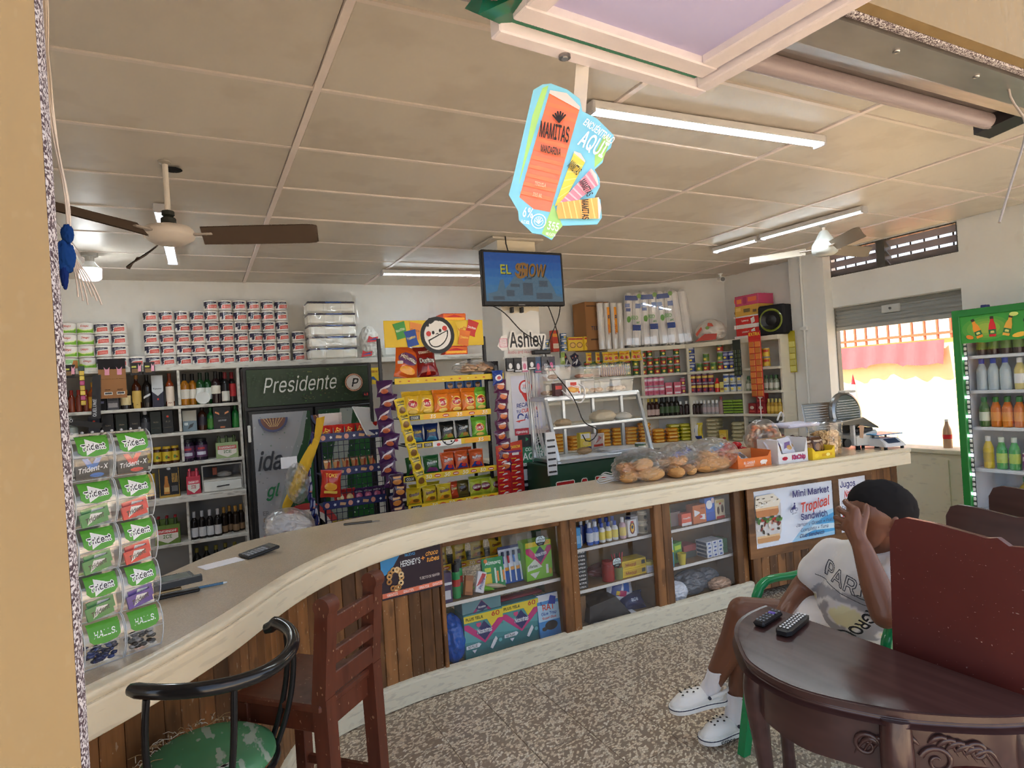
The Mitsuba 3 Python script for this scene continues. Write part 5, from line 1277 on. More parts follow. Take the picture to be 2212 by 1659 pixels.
for z,y in((z0+.012,yb0+.01),(1.2865,ym+.02)):part(fc,'shelf',M().rbox((a0+.02,y,z-.004),(a1-.02,yB-.02,z),.001,c(196,200,200)),'satin')
part(fc,'roof',M().rbox((a0-.01,yt0-.01,z1+.012),(a1+.01,yB+.01,z1+.022),.003,alu),'metal')
gb=thing('case_stand','dark green painted stand with red lettering under the food case','stand')
m=M().rbox((2.36,4.07,0),(3.38,4.44,z0-.02),.006,c(24,62,44))
Pr().text('TABLA',.04,.66,.22,c(176,40,44),'l',w=.86,edge=c(206,206,196),ew=.035).plane(m,frame((2.36,4.069,0),(1,0,0),(0,0,1)))
part(gb,'body',m,'satin')
for k,(x,y,z,s,lab_)in enumerate(((2.72,4.48,1.2905,.8,'pale bread roll on the upper shelf near the pillar'),(3.14,4.50,1.2905,1.3,'large pale loaf on the upper shelf of the food case'),(3.34,4.48,1.2905,.9,'wrapped loaf on the upper shelf next to the sloping frame'),(2.86,4.40,1.058,.7,'small brown pastry on the floor of the food case'))):
 m=M().mesh(blob((.10*s,.07*s,.045*s),30+k,.2,2.5,3),[c(176,150,116),c(190,176,150),c(196,190,178),c(150,120,84)][k])
 solo('loaf',m,'satin',lab_,'bread',T=ac(x,y,z+.040*s))
solo('paper_sheet',M().mesh(blob((.17,.15,.02),44,.5,3,3),c(200,202,204)),'satin','crumpled grey paper lying in the bottom of the food case','paper',T=ac(3.18,4.42,1.07))
solo('flour_packet',carton(.11,.05,.16,c(216,190,60),Pr().rect(-.055,.0,.055,.04,c(40,50,100)).rect(-.045,.11,.045,.15,c(226,222,214)).ell(0,.07,.03,.02,c(226,200,120)),),'satin','yellow and navy packet standing in the food case','packet',T=ac(2.985,4.58,1.0565))
solo('wafer_packet',bagmesh(.15,.14,.03,c(190,176,166),Pr().rect(-.05,.03,.05,.05,c(170,50,44)).poly([(-.03,.06),(.04,.10),(.01,.12)],c(150,60,50)),51),'gloss','pale crumpled packet with red print standing in the food case','packet',T=ac(3.12,4.57,1.0565))
def tub(w,d,h,lidh,lidcol=WHITE):
 b=M().hull([(sx*w*.5*k,sy*d*.5*k,z)for k,z in((.9,0),(1,h))for sx in(-1,1)for sy in(-1,1)],WHITE)
 l=M().rbox((-w*.53,-d*.53,h),(w*.53,d*.53,h+lidh),.006,WHITE)
 return b,l
def foodtub(label,x,y,z,w,d,h,fill,yaw=0,n=5,cat='tub'):
 k=thing('clear_tub',label,cat)
 b,l=tub(w,d,h,.025)
 T=ac(x,y,z,yaw)
 part(k,'body',b,'clear_plastic',T=T);part(k,'lid',l,'clear_plastic',T=T)
 m=M()
 for i in range(n):
  t=blob((w*.2,d*.22,h*.22),i+60,.2,2,2);t.apply_translation((w*(.5*(i+.5)/n*1.4-.36),d*.15*math.sin(i*2),h*.28));m.mesh(t,fill*(1-.1*(i%2)))
 solo('pastry',m,'satin','pastries inside the '+label,'pastry',T=T)
zt=z1+.0235
foodtub('clear tub at the pillar end of the food case top',2.60,4.47,zt,.15,.16,.09,c(150,120,90))
foodtub('low clear tub beside the empanada box',2.93,4.45,zt,.12,.14,.10,c(206,190,160))
foodtub('clear tub of sliced cake in the middle of the case top',3.08,4.47,zt,.15,.16,.085,c(170,130,100))
foodtub('clear tub at the shelf end of the case top',3.29,4.47,zt,.22,.18,.095,c(190,170,150))
foodtub('clear tub of cake stacked second over the case',2.98,4.49,zt+.127,.21,.16,.075,c(160,100,76))
foodtub('clear tub holding a round brown cake near the pillar',2.66,4.49,zt+.125,.24,.18,.10,c(110,62,34),n=1)
cd=thing('cake_dome','brown sponge cake under a ribbed clear dome on the case','cake')
part(cd,'cake',M().rbox((-.13,-.09,.008),(.13,.09,.085),.02,c(120,72,44)),'satin',T=ac(3.22,4.49,zt+.122))
m=M()
for i in range(15):m.rbox((-.155+.0215*i,-.11,0),(-.137+.0215*i,.11,.115-.01*abs(i-7)/7),.004,c(176,140,104))
part(cd,'dome',M().rbox((-.16,-.115,0),(.16,.115,.12),.02,WHITE),'clear_plastic',T=ac(3.22,4.49,zt+.122))
for i in range(14):part(cd,'rib',M().rbox((-.15+.0225*i,-.118,.012),(-.144+.0225*i,-.114,.105),.001,c(200,176,150)),'satin',T=ac(3.22,4.49,zt+.122))
p=Pr().rect(-.068,.005,.068,.115,c(226,224,222)).poly([(-.05,.03),(.0,.015),(.055,.025),(.05,.05),(-.02,.065),(-.055,.055)],c(220,150,60)).ell(-.005,.04,.03,.012,c(236,190,90),12).rect(-.03,.075,.03,.10,c(200,60,50)).ell(.05,.018,.008,.008,c(170,40,40),8).line([(-.055,.06),(0,.072),(.055,.055)],.004,c(200,80,60))
solo('empanada_box',carton(.145,.06,.12,c(226,224,222),p),'satin','white box with yellow empanada picture on the food case','box',T=ac(2.76,4.38,zt,2))
solo('cookie_packet',carton(.07,.05,.10,c(70,26,28),Pr().rect(-.03,.05,.03,.08,c(190,60,50))),'satin','small dark red packet at the pillar end of the case top','packet',T=ac(2.62,4.375,zt))
gc_=thing('price_strip','tall white card of small black hair clips beside the stand','hanging card')
m=M().rbox((0,-.004,0),(.085,0,.33),.001,c(206,206,206));part(gc_,'card',m,'satin',T=at(2.335,4.06,.95))
for j in range(6):part(gc_,'clip',M().rbox((.008,-.010,.02+.048*j),(.077,-.004,.034+.048*j),.003,c(46,44,46)),'satin',T=at(2.335,4.06,.95))
# ---------------------------------------------------------------- angled wall shelves on the far side
FP=np.array([(2.9,6.3),(4.6,6.3),(5.45,5.85),(5.68,5.2),(5.70,4.68)])
WP=np.array([(2.9,6.66),(4.76,6.66),(6.09,5.68),(6.04,5.2),(6.04,4.68)])
gs=thing('grocery_shelf','white painted corner shelving stacked with tins, bottles and bags','shelf')
for z,t in((2.03,.05),(1.68,.026),(1.415,.026),(1.15,.026),(.82,.06)):
 for k in range(1 if z>2 else 0,4):
  part(gs,'board',M().prism(np.vstack([FP[k:k+2],WP[k:k+2][::-1]]),t,WHITE,z0=z-t),'cheek_paint')
for k,(x,y)in enumerate(((4.95,6.11),(5.45,5.85),(5.68,5.2),(5.70,4.70))):
 i=(2,2,3,4)[k]
 w_=WP[i]if k else np.array([5.3,6.25])
 d=unit(w_-(x,y));n=np.array([-d[1],d[0]])*.012
 for z0,z1 in((.82,1.124),(1.15,1.389),(1.415,1.654),(1.68,1.98)):
  e=np.array([x,y])+d*(.05 if k==3 else .015)
  part(gs,'cheek',M().prism([e-n,w_-d*.02-n,w_-d*.02+n,e+n],z1-z0,WHITE,z0=z0),'cheek_paint')
part(gs,'plinth',M().prism(np.vstack([FP[1:]+[.12,.12]*np.array([[1,1],[.5,.8],[1,0],[1,0]]),WP[1:][::-1]]),.05,c(90,84,76),z0=0),'matte')
def spot(seg,t,inset=.06):
 a,b=FP[seg],FP[seg+1]
 d=unit(b-a)
 q=a+(b-a)*t+np.array([-d[1],d[0]])*inset
 return q[0],q[1],math.degrees(math.atan2(d[1],d[0]))
def shelve(pro,name,label,cat,seg,ts,z,rows=1,rh=.11,inset=.06,group=None,jit=6,tilt=0):
 """items along a shelf; label(k, row)"""
 for k,t in enumerate(ts):
  for r in range(rows if np.ndim(rows)==0 else rows[k]):
   x,y,a=spot(seg,t,inset)
   place(pro[(k+r)%len(pro)]if isinstance(pro[0],list)else pro,name,label(k,r),cat,at(x,y,z+.0006+rh*r,a+RNG.uniform(-jit,jit),tilt),group)
span=lambda a,b,n:[a+(b-a)*k/max(n-1,1)for k in range(n)]
can=lambda col,b,h=.105,r=.037,b2=c(236,214,90):proto(('',canmesh(r,h,col,Pr().rect(-.05,h*.55,.05,h*.8,b).ell(0,h*.32,r*.5,h*.13,b2,10)),'satin'))
LV={1:1.68,2:1.415,3:1.15,4:.82}
seat=('first','second','third','fourth','fifth','sixth','seventh','eighth','ninth','tenth')
gr_y,gr_r,red_g=can(c(120,140,60),c(60,110,60)),can(c(60,96,50),c(190,60,50)),can(c(170,56,46),c(60,100,60))
blue,purp,yelr=can(c(56,70,130),c(200,200,210)),can(c(70,66,120),c(150,150,180)),can(c(214,176,60),c(190,60,44))
lbl=lambda d,where:(lambda k,r:f'{d}, {seat[k]} from {where}, {seat[r]} up')
shelve([gr_y,gr_r],'tin',lbl('green and yellow tin under the hung yellow packets','the pillar'),'tin',0,span(.83,.99,4),LV[1],2,group='tins under the hung yellow packets')
shelve([gr_y,gr_r],'tin',lbl('green vegetable tin past the shelf bend','the bend'),'tin',1,span(.05,.36,4),LV[1],(2,2,2,2),group='tins past the shelf bend')
shelve([red_g,gr_r],'tin',lbl('red and green tin before the blue tin stack','the bend'),'tin',1,span(.46,.90,6),LV[1],(3,3,2,3,2,3),group='red and green tins')
shelve(blue,'tin',lambda k,r:f'blue milk tin stacked alone past the divider, {seat[r]} layer up','tin',2,[.08],LV[1],3)
shelve([gr_y,red_g],'tin',lbl('green and red tin in the corner bay','the blue stack'),'tin',2,span(.22,.62,4),LV[1],(1,2,1,3),group='tins in the corner bay')
shelve([blue,purp],'tin',lbl('blue and white tin in the corner bay','the green tins'),'tin',2,span(.72,.94,3),LV[1],2,group='blue tins in the corner bay')
shelve(yelr,'tin',lbl('yellow and red tin in the end bay','the corner'),'tin',3,span(.30,.62,3),LV[1],2,group='yellow tins in the end bay')
pk_=can(c(206,110,140),c(236,224,230),.115,.036,c(190,70,90))
shelve(pk_,'pink_tin',lbl('pink and white tin on the second shelf','the case'),'tin',1,span(.46,.68,4),LV[2],2,.117,group='pink tins on the second shelf')
pkb=proto(('',carton(.085,.07,.075,c(206,100,120),Pr().rect(-.035,.01,.035,.03,c(236,220,226)).text('Dino',0,.042,.016,c(170,40,60),w=.06)),'satin'))
shelve(pkb,'pink_box',lbl('pink biscuit box on the second shelf','the pink tins'),'box',1,span(.77,.88,2),LV[2],2,.076,group='pink boxes on the second shelf')
shelve(can(c(150,60,80),c(200,120,140),.10,.032),'pink_tin',lambda k,r:f'tall maroon tin against the divider, {seat[r]} layer up','tin',1,[.96],LV[2],2,.102)
shelve(can(c(110,50,80),c(220,190,90),.115,.034,c(206,70,60)),'tall_tin',lbl('purple and gold tin in the corner bay','the divider'),'tin',2,span(.08,.42,4),LV[2],2,.117,group='purple and gold tins')
shelve(proto(*bottle(.17,.030,.013,c(190,40,36),c(226,190,80),(.3,.6),cap=c(200,50,40))),'ketchup_bottle',lambda k,r:'red sauce bottle with yellow label in the corner bay','bottle',2,[.53],LV[2])
shelve(proto(('',carton(.05,.04,.12,c(214,200,110),Pr().rect(-.02,.02,.02,.05,c(150,110,50))),'satin')),'seasoning_box',lambda k,r:'pale yellow box beside the red sauce bottle','box',2,[.62],LV[2])
shelve(can(c(206,206,196),c(50,80,150)),'tin',lbl('white and blue tin in the corner bay','the yellow box'),'tin',2,span(.70,.94,3),LV[2],2,group='white and blue tins')
cl=proto(*bottle(.17,.029,.012,c(130,136,112),c(206,206,190),(.15,.5),cap=c(60,100,60)))
shelve(cl,'vinegar_bottle',lambda k,r:f'small pale glass bottle in the end bay, {seat[k]} from the corner','bottle',3,span(.1,.82,7),LV[2],group='pale bottles in the end bay')
shelve(cl,'vinegar_bottle',lambda k,r:f'small pale glass bottle in the rear row of the end bay, {seat[k]} from the corner','bottle',3,span(.14,.7,5),LV[2],inset=.16,group='pale bottles in the rear of the end bay')
sb=proto(*bottle(.225,.033,.014,c(50,22,18),c(200,170,160),(.08,.4),cap=c(196,170,60)))
shelve(sb,'sauce_bottle',lambda k,r:f'dark sauce bottle with red and white label, {seat[k]} from the food case','bottle',1,span(.44,.60,4),LV[3],group='sauce bottles with red and white labels')
sg=proto(*bottle(.235,.036,.016,c(26,24,20),c(70,90,56),(.15,.5),cap=c(30,30,30)))
shelve(sg,'soy_bottle',lambda k,r:f'large black sauce bottle with green label, {seat[k]} from the red labels','bottle',1,span(.67,.86,4),LV[3],group='black bottles with green labels')
sw=proto(*bottle(.17,.030,.014,c(34,22,20),c(60,40,40),(.15,.5),cap=c(226,224,220)))
shelve(sw,'white_capped_bottle',lambda k,r:f'small dark bottle with white cap, {seat[k]} from the black bottles','bottle',1,span(.91,.99,2),LV[3],group='white capped bottles before the divider')
shelve(sw,'white_capped_bottle',lambda k,r:f'small dark bottle with white cap past the divider, {seat[k]} from it','bottle',2,span(.06,.20,3),LV[3],group='white capped bottles past the divider')
sc=proto(*bottle(.17,.030,.014,c(150,146,146),c(190,170,170),(.15,.5),cap=c(226,224,220)))
shelve(sc,'clear_capped_bottle',lambda k,r:f'clear grey bottle with white cap, {seat[k]} from the dark ones','bottle',2,span(.27,.50,4),LV[3],group='clear bottles in the corner bay')
shelve(proto(*bottle(.21,.032,.014,c(170,140,136),None,cap=c(150,60,60))),'tall_clear_bottle',lambda k,r:'taller clear bottle with red cap beside the green bags','bottle',2,[.58],LV[3])
def flatbag(w,d,h,col,pr=None,seed=0):
 m=M().rbox((-w/2,-d/2,0),(w/2,d/2,h),h*.45,col)
 v,f,cc=m.out()
 t=trimesh.Trimesh(v,f,process=False).subdivide().subdivide()
 m=M().add(t.vertices,t.faces,col);crumple(m,.006,18,seed)
 m.v[0][:,2]=np.clip(m.v[0][:,2],0,h)
 if pr:pr.plane(m,front(d+.006,0))
 return proto(('',m,'gloss'))
ba=[flatbag(.15,.16,.042,c(222,150,46),Pr().rect(-.05,.012,.05,.03,c(236,190,90)),s)for s in(1,2)]
shelve(ba,'orange_bag',lbl('orange rice bag lying behind the food case','the pillar'),'bag',0,span(.55,.95,4),LV[4],(5,4,3,5),.043,.10,group='orange bags behind the food case')
shelve(ba,'orange_bag',lbl('orange rice bag lying past the food case','the case'),'bag',1,span(.07,.78,5),LV[4],(5,5,6,4,4),.043,.10,group='orange bags past the food case')
bye=[flatbag(.14,.16,.042,c(186,180,50),Pr().rect(-.05,.012,.05,.03,c(214,206,90)),s)for s in(3,4)]
shelve(bye,'yellow_bag',lbl('yellow green bag lying behind the orange ones','the bend'),'bag',1,span(.82,.97,2),LV[4],5,.043,.16,group='yellow green bags on the low shelf')
shelve(proto(('',bagmesh(.14,.22,.08,c(214,190,60),Pr().rect(-.06,.02,.06,.06,c(40,60,130)).rect(-.03,.06,.02,.20,c(226,224,220)).ell(-.04,.13,.02,.03,c(60,80,140)),71),'gloss')),'pasta_bag',lambda k,r:'yellow, white and navy bag standing at the shelf bend','bag',2,[.10],LV[4],inset=.07)
shelve(flatbag(.12,.10,.03,c(216,190,180),Pr().rect(-.05,.008,.05,.014,c(190,70,60)),5),'small_bag',lambda k,r:f'flat red and white bag at the foot of the standing bag','bag',2,[.24],LV[4],inset=.05)
bt_=[flatbag(.17,.17,.046,c(168,158,122),Pr().rect(-.05,.012,.05,.03,c(196,186,150)),s)for s in(6,7)]
shelve(bt_,'tan_bag',lbl('tan bean bag stacked in the corner bay','the standing bag'),'bag',2,(.40,.86),LV[4],(6,5),.046,.11,group='tan bags in the corner bay')
shelve(proto(('',carton(.09,.05,.135,c(226,196,90),Pr().ell(-.01,.05,.035,.035,c(206,170,80)).ell(-.01,.05,.026,.026,c(230,200,120)).rect(-.045,.095,.045,.135,c(222,186,60)).rect(.0,.03,.04,.05,c(170,50,44))),'satin')),'spice_box',lambda k,r:'yellow box with a round dish picture before the tan bags','box',2,[.60],LV[4],inset=.04)
bgw=[flatbag(.15,.16,.040,c(150,154,146),Pr().rect(-.05,.010,.05,.03,c(60,66,66)),s)for s in(8,9)]
shelve(bgw,'grey_bag',lbl('grey white bag stacked in the end bay','the corner'),'bag',3,(.2,.55),LV[4],(6,4),.041,.10,group='grey bags in the end bay')
bgg=flatbag(.13,.14,.032,c(150,180,70),Pr().rect(-.06,.0,.06,.008,c(40,50,40)),10)
shelve(bgg,'green_bag',lbl('lime green bag stacked on the third shelf','the clear bottles'),'bag',2,(.72,.90),LV[3],5,.033,.09,group='lime green bags on the third shelf')
rb=proto(('',carton(.11,.08,.12,c(150,40,46),Pr().ell(0,.07,.03,.02,c(222,206,190)).rect(-.04,.02,.04,.035,c(200,80,70))),'satin'))
shelve(rb,'red_box',lbl('dark red box in the end bay','the corner'),'box',3,(.22,.44),LV[3],(1,2),.122,group='dark red boxes in the end bay')
yb_=proto(*bottle(.17,.026,.012,c(180,140,50),c(214,180,80),(.15,.5),cap=c(206,190,110)))
shelve(yb_,'oil_bottle',lambda k,r:f'yellow oil bottle in the end bay, {seat[k]} from the red boxes','bottle',3,span(.60,.88,4),LV[3],group='yellow oil bottles')
shelve(proto(*jar(.10,.04,c(170,50,40),c(120,30,30))),'red_jar',lambda k,r:'small red jar on the low shelf of the end bay','jar',3,[.85],LV[4])
gt=can(c(40,90,60),c(220,220,200),.12,.05)
for k in range(2):place(gt,'green_tin',f'big green tin on the floor stack beside the stand, {seat[k]} from the top','tin',at(3.62,4.55,.93-.122*k))
solo('carton_stack_base',M().rbox((-.12,-.10,0),(.12,.10,.806),.004,c(120,96,70)),'matte','brown carton under the big green tins behind the counter','box',T=at(3.62,4.55,0))
hy=proto(('',bagmesh(.085,.13,.03,c(220,180,50),Pr().ell(0,.05,.025,.02,c(190,60,44)).rect(-.03,.09,.03,.105,c(206,110,40)).rect(-.03,.02,.03,.03,c(236,224,190)),75),'gloss'))
for k in range(9):
 x,y,a=spot(0,.815+.075*k,-.035)if k<3 else spot(1,.02+.075*(k-3),-.035)
 place(hy,'soup_packet',f'yellow soup packet hung from the top shelf edge, {seat[k]} from the pillar','packet',at(x,y,1.865,a+20*math.sin(k*2),0,10*math.sin(k*3)),'yellow soup packets hung from the top shelf')
dkp=proto(('',bagmesh(.09,.17,.03,c(40,40,60),Pr().poly([(-.03,.03),(.03,.08),(.02,.10),(-.03,.05)],c(200,200,204)).rect(-.03,.12,.03,.14,c(170,80,60)),76),'gloss'))
for k in range(3):place(dkp,'sachet',f'dark sachet hung beside the phone accessories, {seat[k]} from the pillar','packet',at(3.98+.075*k,6.26,1.83,20*math.sin(k*2),0,24*(1 if k%2 else-1)),'dark sachets hung near the pillar')
place(proto(('',bagmesh(.07,.15,.02,c(150,176,90),Pr().rect(-.02,.05,.02,.09,c(206,220,170)),77),'gloss')),'sachet','green sachet hung beside the grey phone box','packet',at(3.90,6.25,1.86))
def strip_card(name,label,x,y,z,yaw,w,h,col,cols,rows,pcol,head=None,ht='',n2=2):
 k=thing(name,label,'hanging card')
 T=at(x,y,z,yaw)
 m=M().rbox((-w/2,-.003,0),(w/2,.003,h),.001,col)
 if head is not None:Pr().rect(-w/2,h-.10,w/2,h,head).text(ht,0,h-.05,.034,c(240,210,60),w=w*.9).plane(m,front(.0065))
 part(k,'card',m,'satin',T=T)
 for i in range(n2):
  for j in range(rows):
   m=M().rbox((-w/2+w/n2*i+.006,-.012,.01+(h-.12)/rows*j),(-w/2+w/n2*(i+1)-.006,-.003,.002+(h-.12)/rows*(j+1)),.003,pcol if(i+j)%2 else pcol*.8)
   part(k,'sachet',m,'gloss',T=T)
strip_card('red_sachet_card','long red and yellow EXTRA card of sachets hung in the end bay',5.60,4.90,1.35,-90,.17,.74,c(200,60,50),2,9,c(222,130,60),c(196,40,40),'EXTRA')
strip_card('dark_sachet_card','dark green strip of sachets hung at the corner of the shelving',5.64,5.20,1.60,-80,.10,.42,c(36,44,36),1,6,c(70,80,56))
strip_card('yellow_sachet_card','olive yellow card of small packets hung beside the pilaster',5.88,4.68,1.60,-90,.17,.46,c(170,156,40),2,5,c(206,200,110))
solo('fly_swatter_rod',M().tube([(5.58,4.86,1.34),(5.58,4.86,1.0),(5.57,4.85,.9)],.006,c(226,224,220),6),'satin','thin white rod hanging below the red EXTRA card','rod')
# ---- on the top shelf, from the pillar to the corner
zt=2.0305
bc=can(c(70,110,160),c(226,226,230),.075,.042)
for k in range(2):
 for r in range((2,3)[k]):place(bc,'tuna_tin',f'blue tuna tin on the top shelf, {("nearer the pillar", "nearer the yellow boxes")[k]}, {seat[r]} layer up','tin',at(3.79+.25*k,6.43,zt+.076*r),'blue tuna tins on the top shelf')
solo('cracker_box',carton(.085,.07,.26,c(190,60,44),Pr().rect(-.04,.18,.04,.22,c(226,150,60)).rect(-.04,.04,.04,.10,c(220,200,180))),'satin','tall red cracker box between the blue tuna tins','box',T=at(3.91,6.43,zt))
sp=proto(('',carton(.11,.07,.17,c(222,186,50),Pr().ell(.005,.07,.04,.035,c(120,60,40)).ell(.005,.07,.032,.027,c(226,180,90)).rect(-.05,.135,.05,.155,c(190,50,40))),'satin'))
for k in range(3):place(sp,'soup_box',f'yellow soup box on the top shelf, {seat[k]} from the tuna tins','box',at(4.13+.10*k,6.40-.03*(k==2),zt,-6+14*(k==2)),'yellow soup boxes on the top shelf')
solo('cardboard_box',M().rbox((-.19,-.15,0),(.19,.15,.60),.004,c(150,110,72)).box((-.19,-.1505,.28),(.19,-.15,.285),c(110,78,50))if False else carton(.36,.28,.60,c(150,108,70),Pr().text('TERMO',0,.25,.045,c(60,60,90),w=.22).rect(-.12,.12,.1,.14,c(90,66,50)).rect(-.02,.40,.06,.48,c(110,80,56)).rect(-.16,.54,.10,.555,c(90,66,50))),'matte','tall brown cardboard box on the top shelf behind the cup sleeves','box',T=at(4.50,6.47,zt))
cup=M()
for j in range(26):cup.lathe([(.036,.022*j),(.042,.022*j+.019),(.044,.022*j+.022),(.036,.022*j+.022)],c(226,224,222),12)
for k in range(4):
 kk=thing('cup_sleeve',f'tall sleeve of white foam cups, {seat[k]} from the pillar','cups','foam cup sleeves')
 part(kk,'cups',cup,'satin',T=at(4.50+.10*k,6.27+.01*(k%2),zt))
 m=M().lathe([(.047,0),(.047,.585),(.02,.60)],WHITE,14)
 part(kk,'wrap',m,'clear_plastic',T=at(4.50+.10*k,6.27+.01*(k%2),zt))
 if k in(1,2):
  m=M();Pr().rect(-.02,.2,.02,.52,c(226,150,40)).ell(0,.40,.016,.02,c(40,50,110)).text('FOAM',0,.24,.02,c(170,60,40),ang=90,w=.12).round(m,.0478);part(kk,'label',m,'satin',T=at(4.50+.10*k,6.27+.01*(k%2),zt))
for k in range(4):
 x,y,a=spot(1,(.34,.58,.82,1.04)[k],.13)
 kk=thing('plate_pack',('clear bag of white foam plates with blue print beside the cup sleeves','clear bag of white foam plates with blue print, second from the cup sleeves','clear bag of white foam plates with blue print, third from the cup sleeves','plain clear bag of white foam cups beside the white bag of bread')[k],'plate pack')
 T=at(x,y,zt,a,0,4-3*k)
 m=M()
 for s in(-1,1):m.rbox((s*.055-.052,-.06,.0),(s*.055+.052,.06,.70),.03,c(226,224,224))
 part(kk,'plates',m,'gloss',T=T)
 if k<3:
  m=M();Pr().rect(-.10,.60,.06,.66,c(50,76,150)).ell(.075,.655,.028,.03,c(130,170,80)).rect(.03,.50,.095,.56,c(90,110,170)).rect(-.09,.46,-.03,.50,c(50,76,150)).rect(-.1,.51,-.04,.56,c(120,136,186)).ell(-.05,.36,.026,.04,c(96,160,60)).text('BIO',.02,.36,.045,c(120,180,110),w=.09).rect(.0,.22,.10,.29,c(50,76,150)).text('.ac',.06,.31,.03,c(90,150,90)).plane(m,frame((0,-.0615,0),(1,0,0),(0,0,1)));part(kk,'print',m,'gloss',T=T)
 m=M().rbox((-.118,-.07,0),(.118,.07,.74),.04,WHITE);part(kk,'wrap',m,'clear_plastic',T=T)
m=M().mesh(blob((.20,.13,.15),81,.3,2.4,4),c(206,198,190));m.v[0][:,2]=np.maximum(m.v[0][:,2],-.13)
bgp=thing('bread_bag','knotted clear and white bag with red print on the top shelf corner','bag')
x,y,a=spot(2,.42,.14)
part(bgp,'wrap',m,'gloss',T=at(x,y,zt+.131,a))
m=M();Pr().poly([(-.14,-.02),(-.06,.06),(-.05,.03),(-.12,-.05)],c(206,90,70)).poly([(.02,.06),(.10,.05),(.08,.09),(.03,.10)],c(206,90,70)).poly([(-.15,-.11),(.12,-.11),(.14,-.04),(-.02,-.03)],c(196,80,70)).ell(.02,.04,.025,.02,c(120,150,80)).plane(m,front(.262));part(bgp,'print',m,'satin',T=at(x,y,zt+.131,a))
CT=[(c(196,46,44),'white and red carton at the bottom of the corner stack',.13),(c(196,46,44),'white and red carton second from the bottom of the corner stack',.13),(c(206,160,70),'tan brown carton third in the corner stack',.12),(c(196,70,110),'pink wrapped tray of packets on top of the corner stack',.12)]
x,y,a=spot(3,.20,.17)
z=zt
for k,(col,lab_,h)in enumerate(CT):
 p=Pr()
 if k<2:p.rect(-.16,.0,.16,.03,c(224,218,214)).text('Lasensa',-.03,.065,.022,c(236,220,214),w=.10).poly([(.06,.03),(.11,.05),(.10,.11),(.05,.09)],c(222,216,212)).rect(-.16,.115,.16,h,c(220,214,210))
 elif k==2:p.rect(-.04,.04,.05,.08,c(110,90,60)).rect(-.15,.06,-.08,.10,c(230,190,110)).rect(.09,.03,.14,.06,c(120,90,60))
 else:p.rect(-.14,.03,-.07,.08,c(226,130,60)).rect(.02,.04,.14,.09,c(222,110,70)).rect(-.05,.02,.0,.1,c(170,50,100))
 solo('carton',carton(.33,.26,h-.001,col,p,p),'satin' if k<3 else 'gloss',lab_,'carton',T=at(x+.01*(k==3),y,z,a))
 z+=h
x,y,a=spot(3,.78,.16)
sk_=thing('loudspeaker','black loudspeaker with yellow green ring on the top shelf','loudspeaker')
T=at(x,y,zt,a+14)
part(sk_,'cabinet',M().rbox((-.15,-.14,0),(.15,.14,.335),.022,c(28,28,32)),'matte',T=T)
m=M().lathe([(.125,0),(.130,.006),(.118,.010),(.105,.004)],c(120,130,50),28,frame((0,-.14,.165),(1,0,0),(0,0,1),(0,-1,0)));part(sk_,'ring',m,'gloss',T=T)
m=M().lathe([(.104,.003),(.06,-.02),(.045,-.012),(1e-5,-.004)],c(20,20,22),24,frame((0,-.143,.165),(1,0,0),(0,0,1),(0,-1,0)));part(sk_,'cone',m,'satin',T=T@trans(0,-.021,0))
# ---------------------------------------------------------------- green drinks fridge at the side wall
FT=at(5.72,2.385,0,-90)
gf=thing('drinks_fridge','tall green drinks fridge with glass door and lit white edge','fridge')
grn=c(36,120,52)
w,d,h=.78,.62,2.02
part(gf,'cabinet',M().box((-w/2,-d/2+.04,0),(-w/2+.03,d/2,h),grn).box((w/2-.03,-d/2+.04,0),(w/2,d/2,h),grn).box((-w/2,d/2-.03,0),(w/2,d/2,h),c(214,216,220)).box((-w/2,-d/2+.04,h-.25),(w/2,d/2,h),grn).box((-w/2,-d/2+.04,0),(w/2,d/2,.22),grn),'satin',T=FT)
part(gf,'liner',M().box((-w/2+.03,-d/2+.06,.22),(-w/2+.036,d/2-.03,h-.25),c(220,222,226)).box((w/2-.036,-d/2+.06,.22),(w/2-.03,d/2-.03,h-.25),c(220,222,226)),'satin',T=FT)
ff=M()
for lo,hi in(((-w/2,.0),(-w/2+.055,h)),((w/2-.055,0),(w/2,h)),((-w/2,h-.055),(w/2,h)),((-w/2,0),(w/2,.22))):ff.rbox((lo[0],-d/2,lo[1]),(hi[0],-d/2+.045,hi[1]),.004,grn)
part(gf,'door_frame',ff,'satin',T=FT)
hw=w-.11
p=Pr().rect(-hw/2,1.755,hw/2,1.965,c(60,150,60))
for k in range(5):p.ell(-.16,1.86,.20-.035*k,.11-.018*k,c(60+24*k,150+8*k,60+3*k),24)
p.rect(.12,1.755,hw/2,1.965,c(20,130,86))
for x,an,col in((-.20,18,c(232,150,50)),(-.115,0,c(206,44,50)),(-.03,-16,c(220,170,70))):
 ca,sa=math.cos(math.radians(an)),math.sin(math.radians(an));R=np.array([[ca,-sa],[sa,ca]])
 q=np.array([(-.022,0),(.022,0),(.026,.05),(.022,.09),(.012,.12),(.012,.14),(-.012,.14),(-.012,.12),(-.022,.09),(-.026,.05)])
 p.poly(q@R.T+[x,1.79],col).poly(np.array([(-.024,.02),(.024,.02),(.025,.055),(-.025,.055)])@R.T+[x,1.79],c(40,110,60)).poly(np.array([(-.012,.135),(.012,.135),(.012,.155),(-.012,.155)])@R.T+[x,1.79],c(60,50,40)).poly(np.array([(-.014,.028),(.014,.028),(.012,.045),(-.012,.045)])@R.T+[x,1.79],c(206,210,120))
p.ell(-.27,1.80,.028,.016,c(230,140,50),12,rot_=-20).ell(.06,1.79,.05,.018,c(236,190,70),14,rot_=10).ell(.03,1.945,.03,.016,c(206,220,120),12)
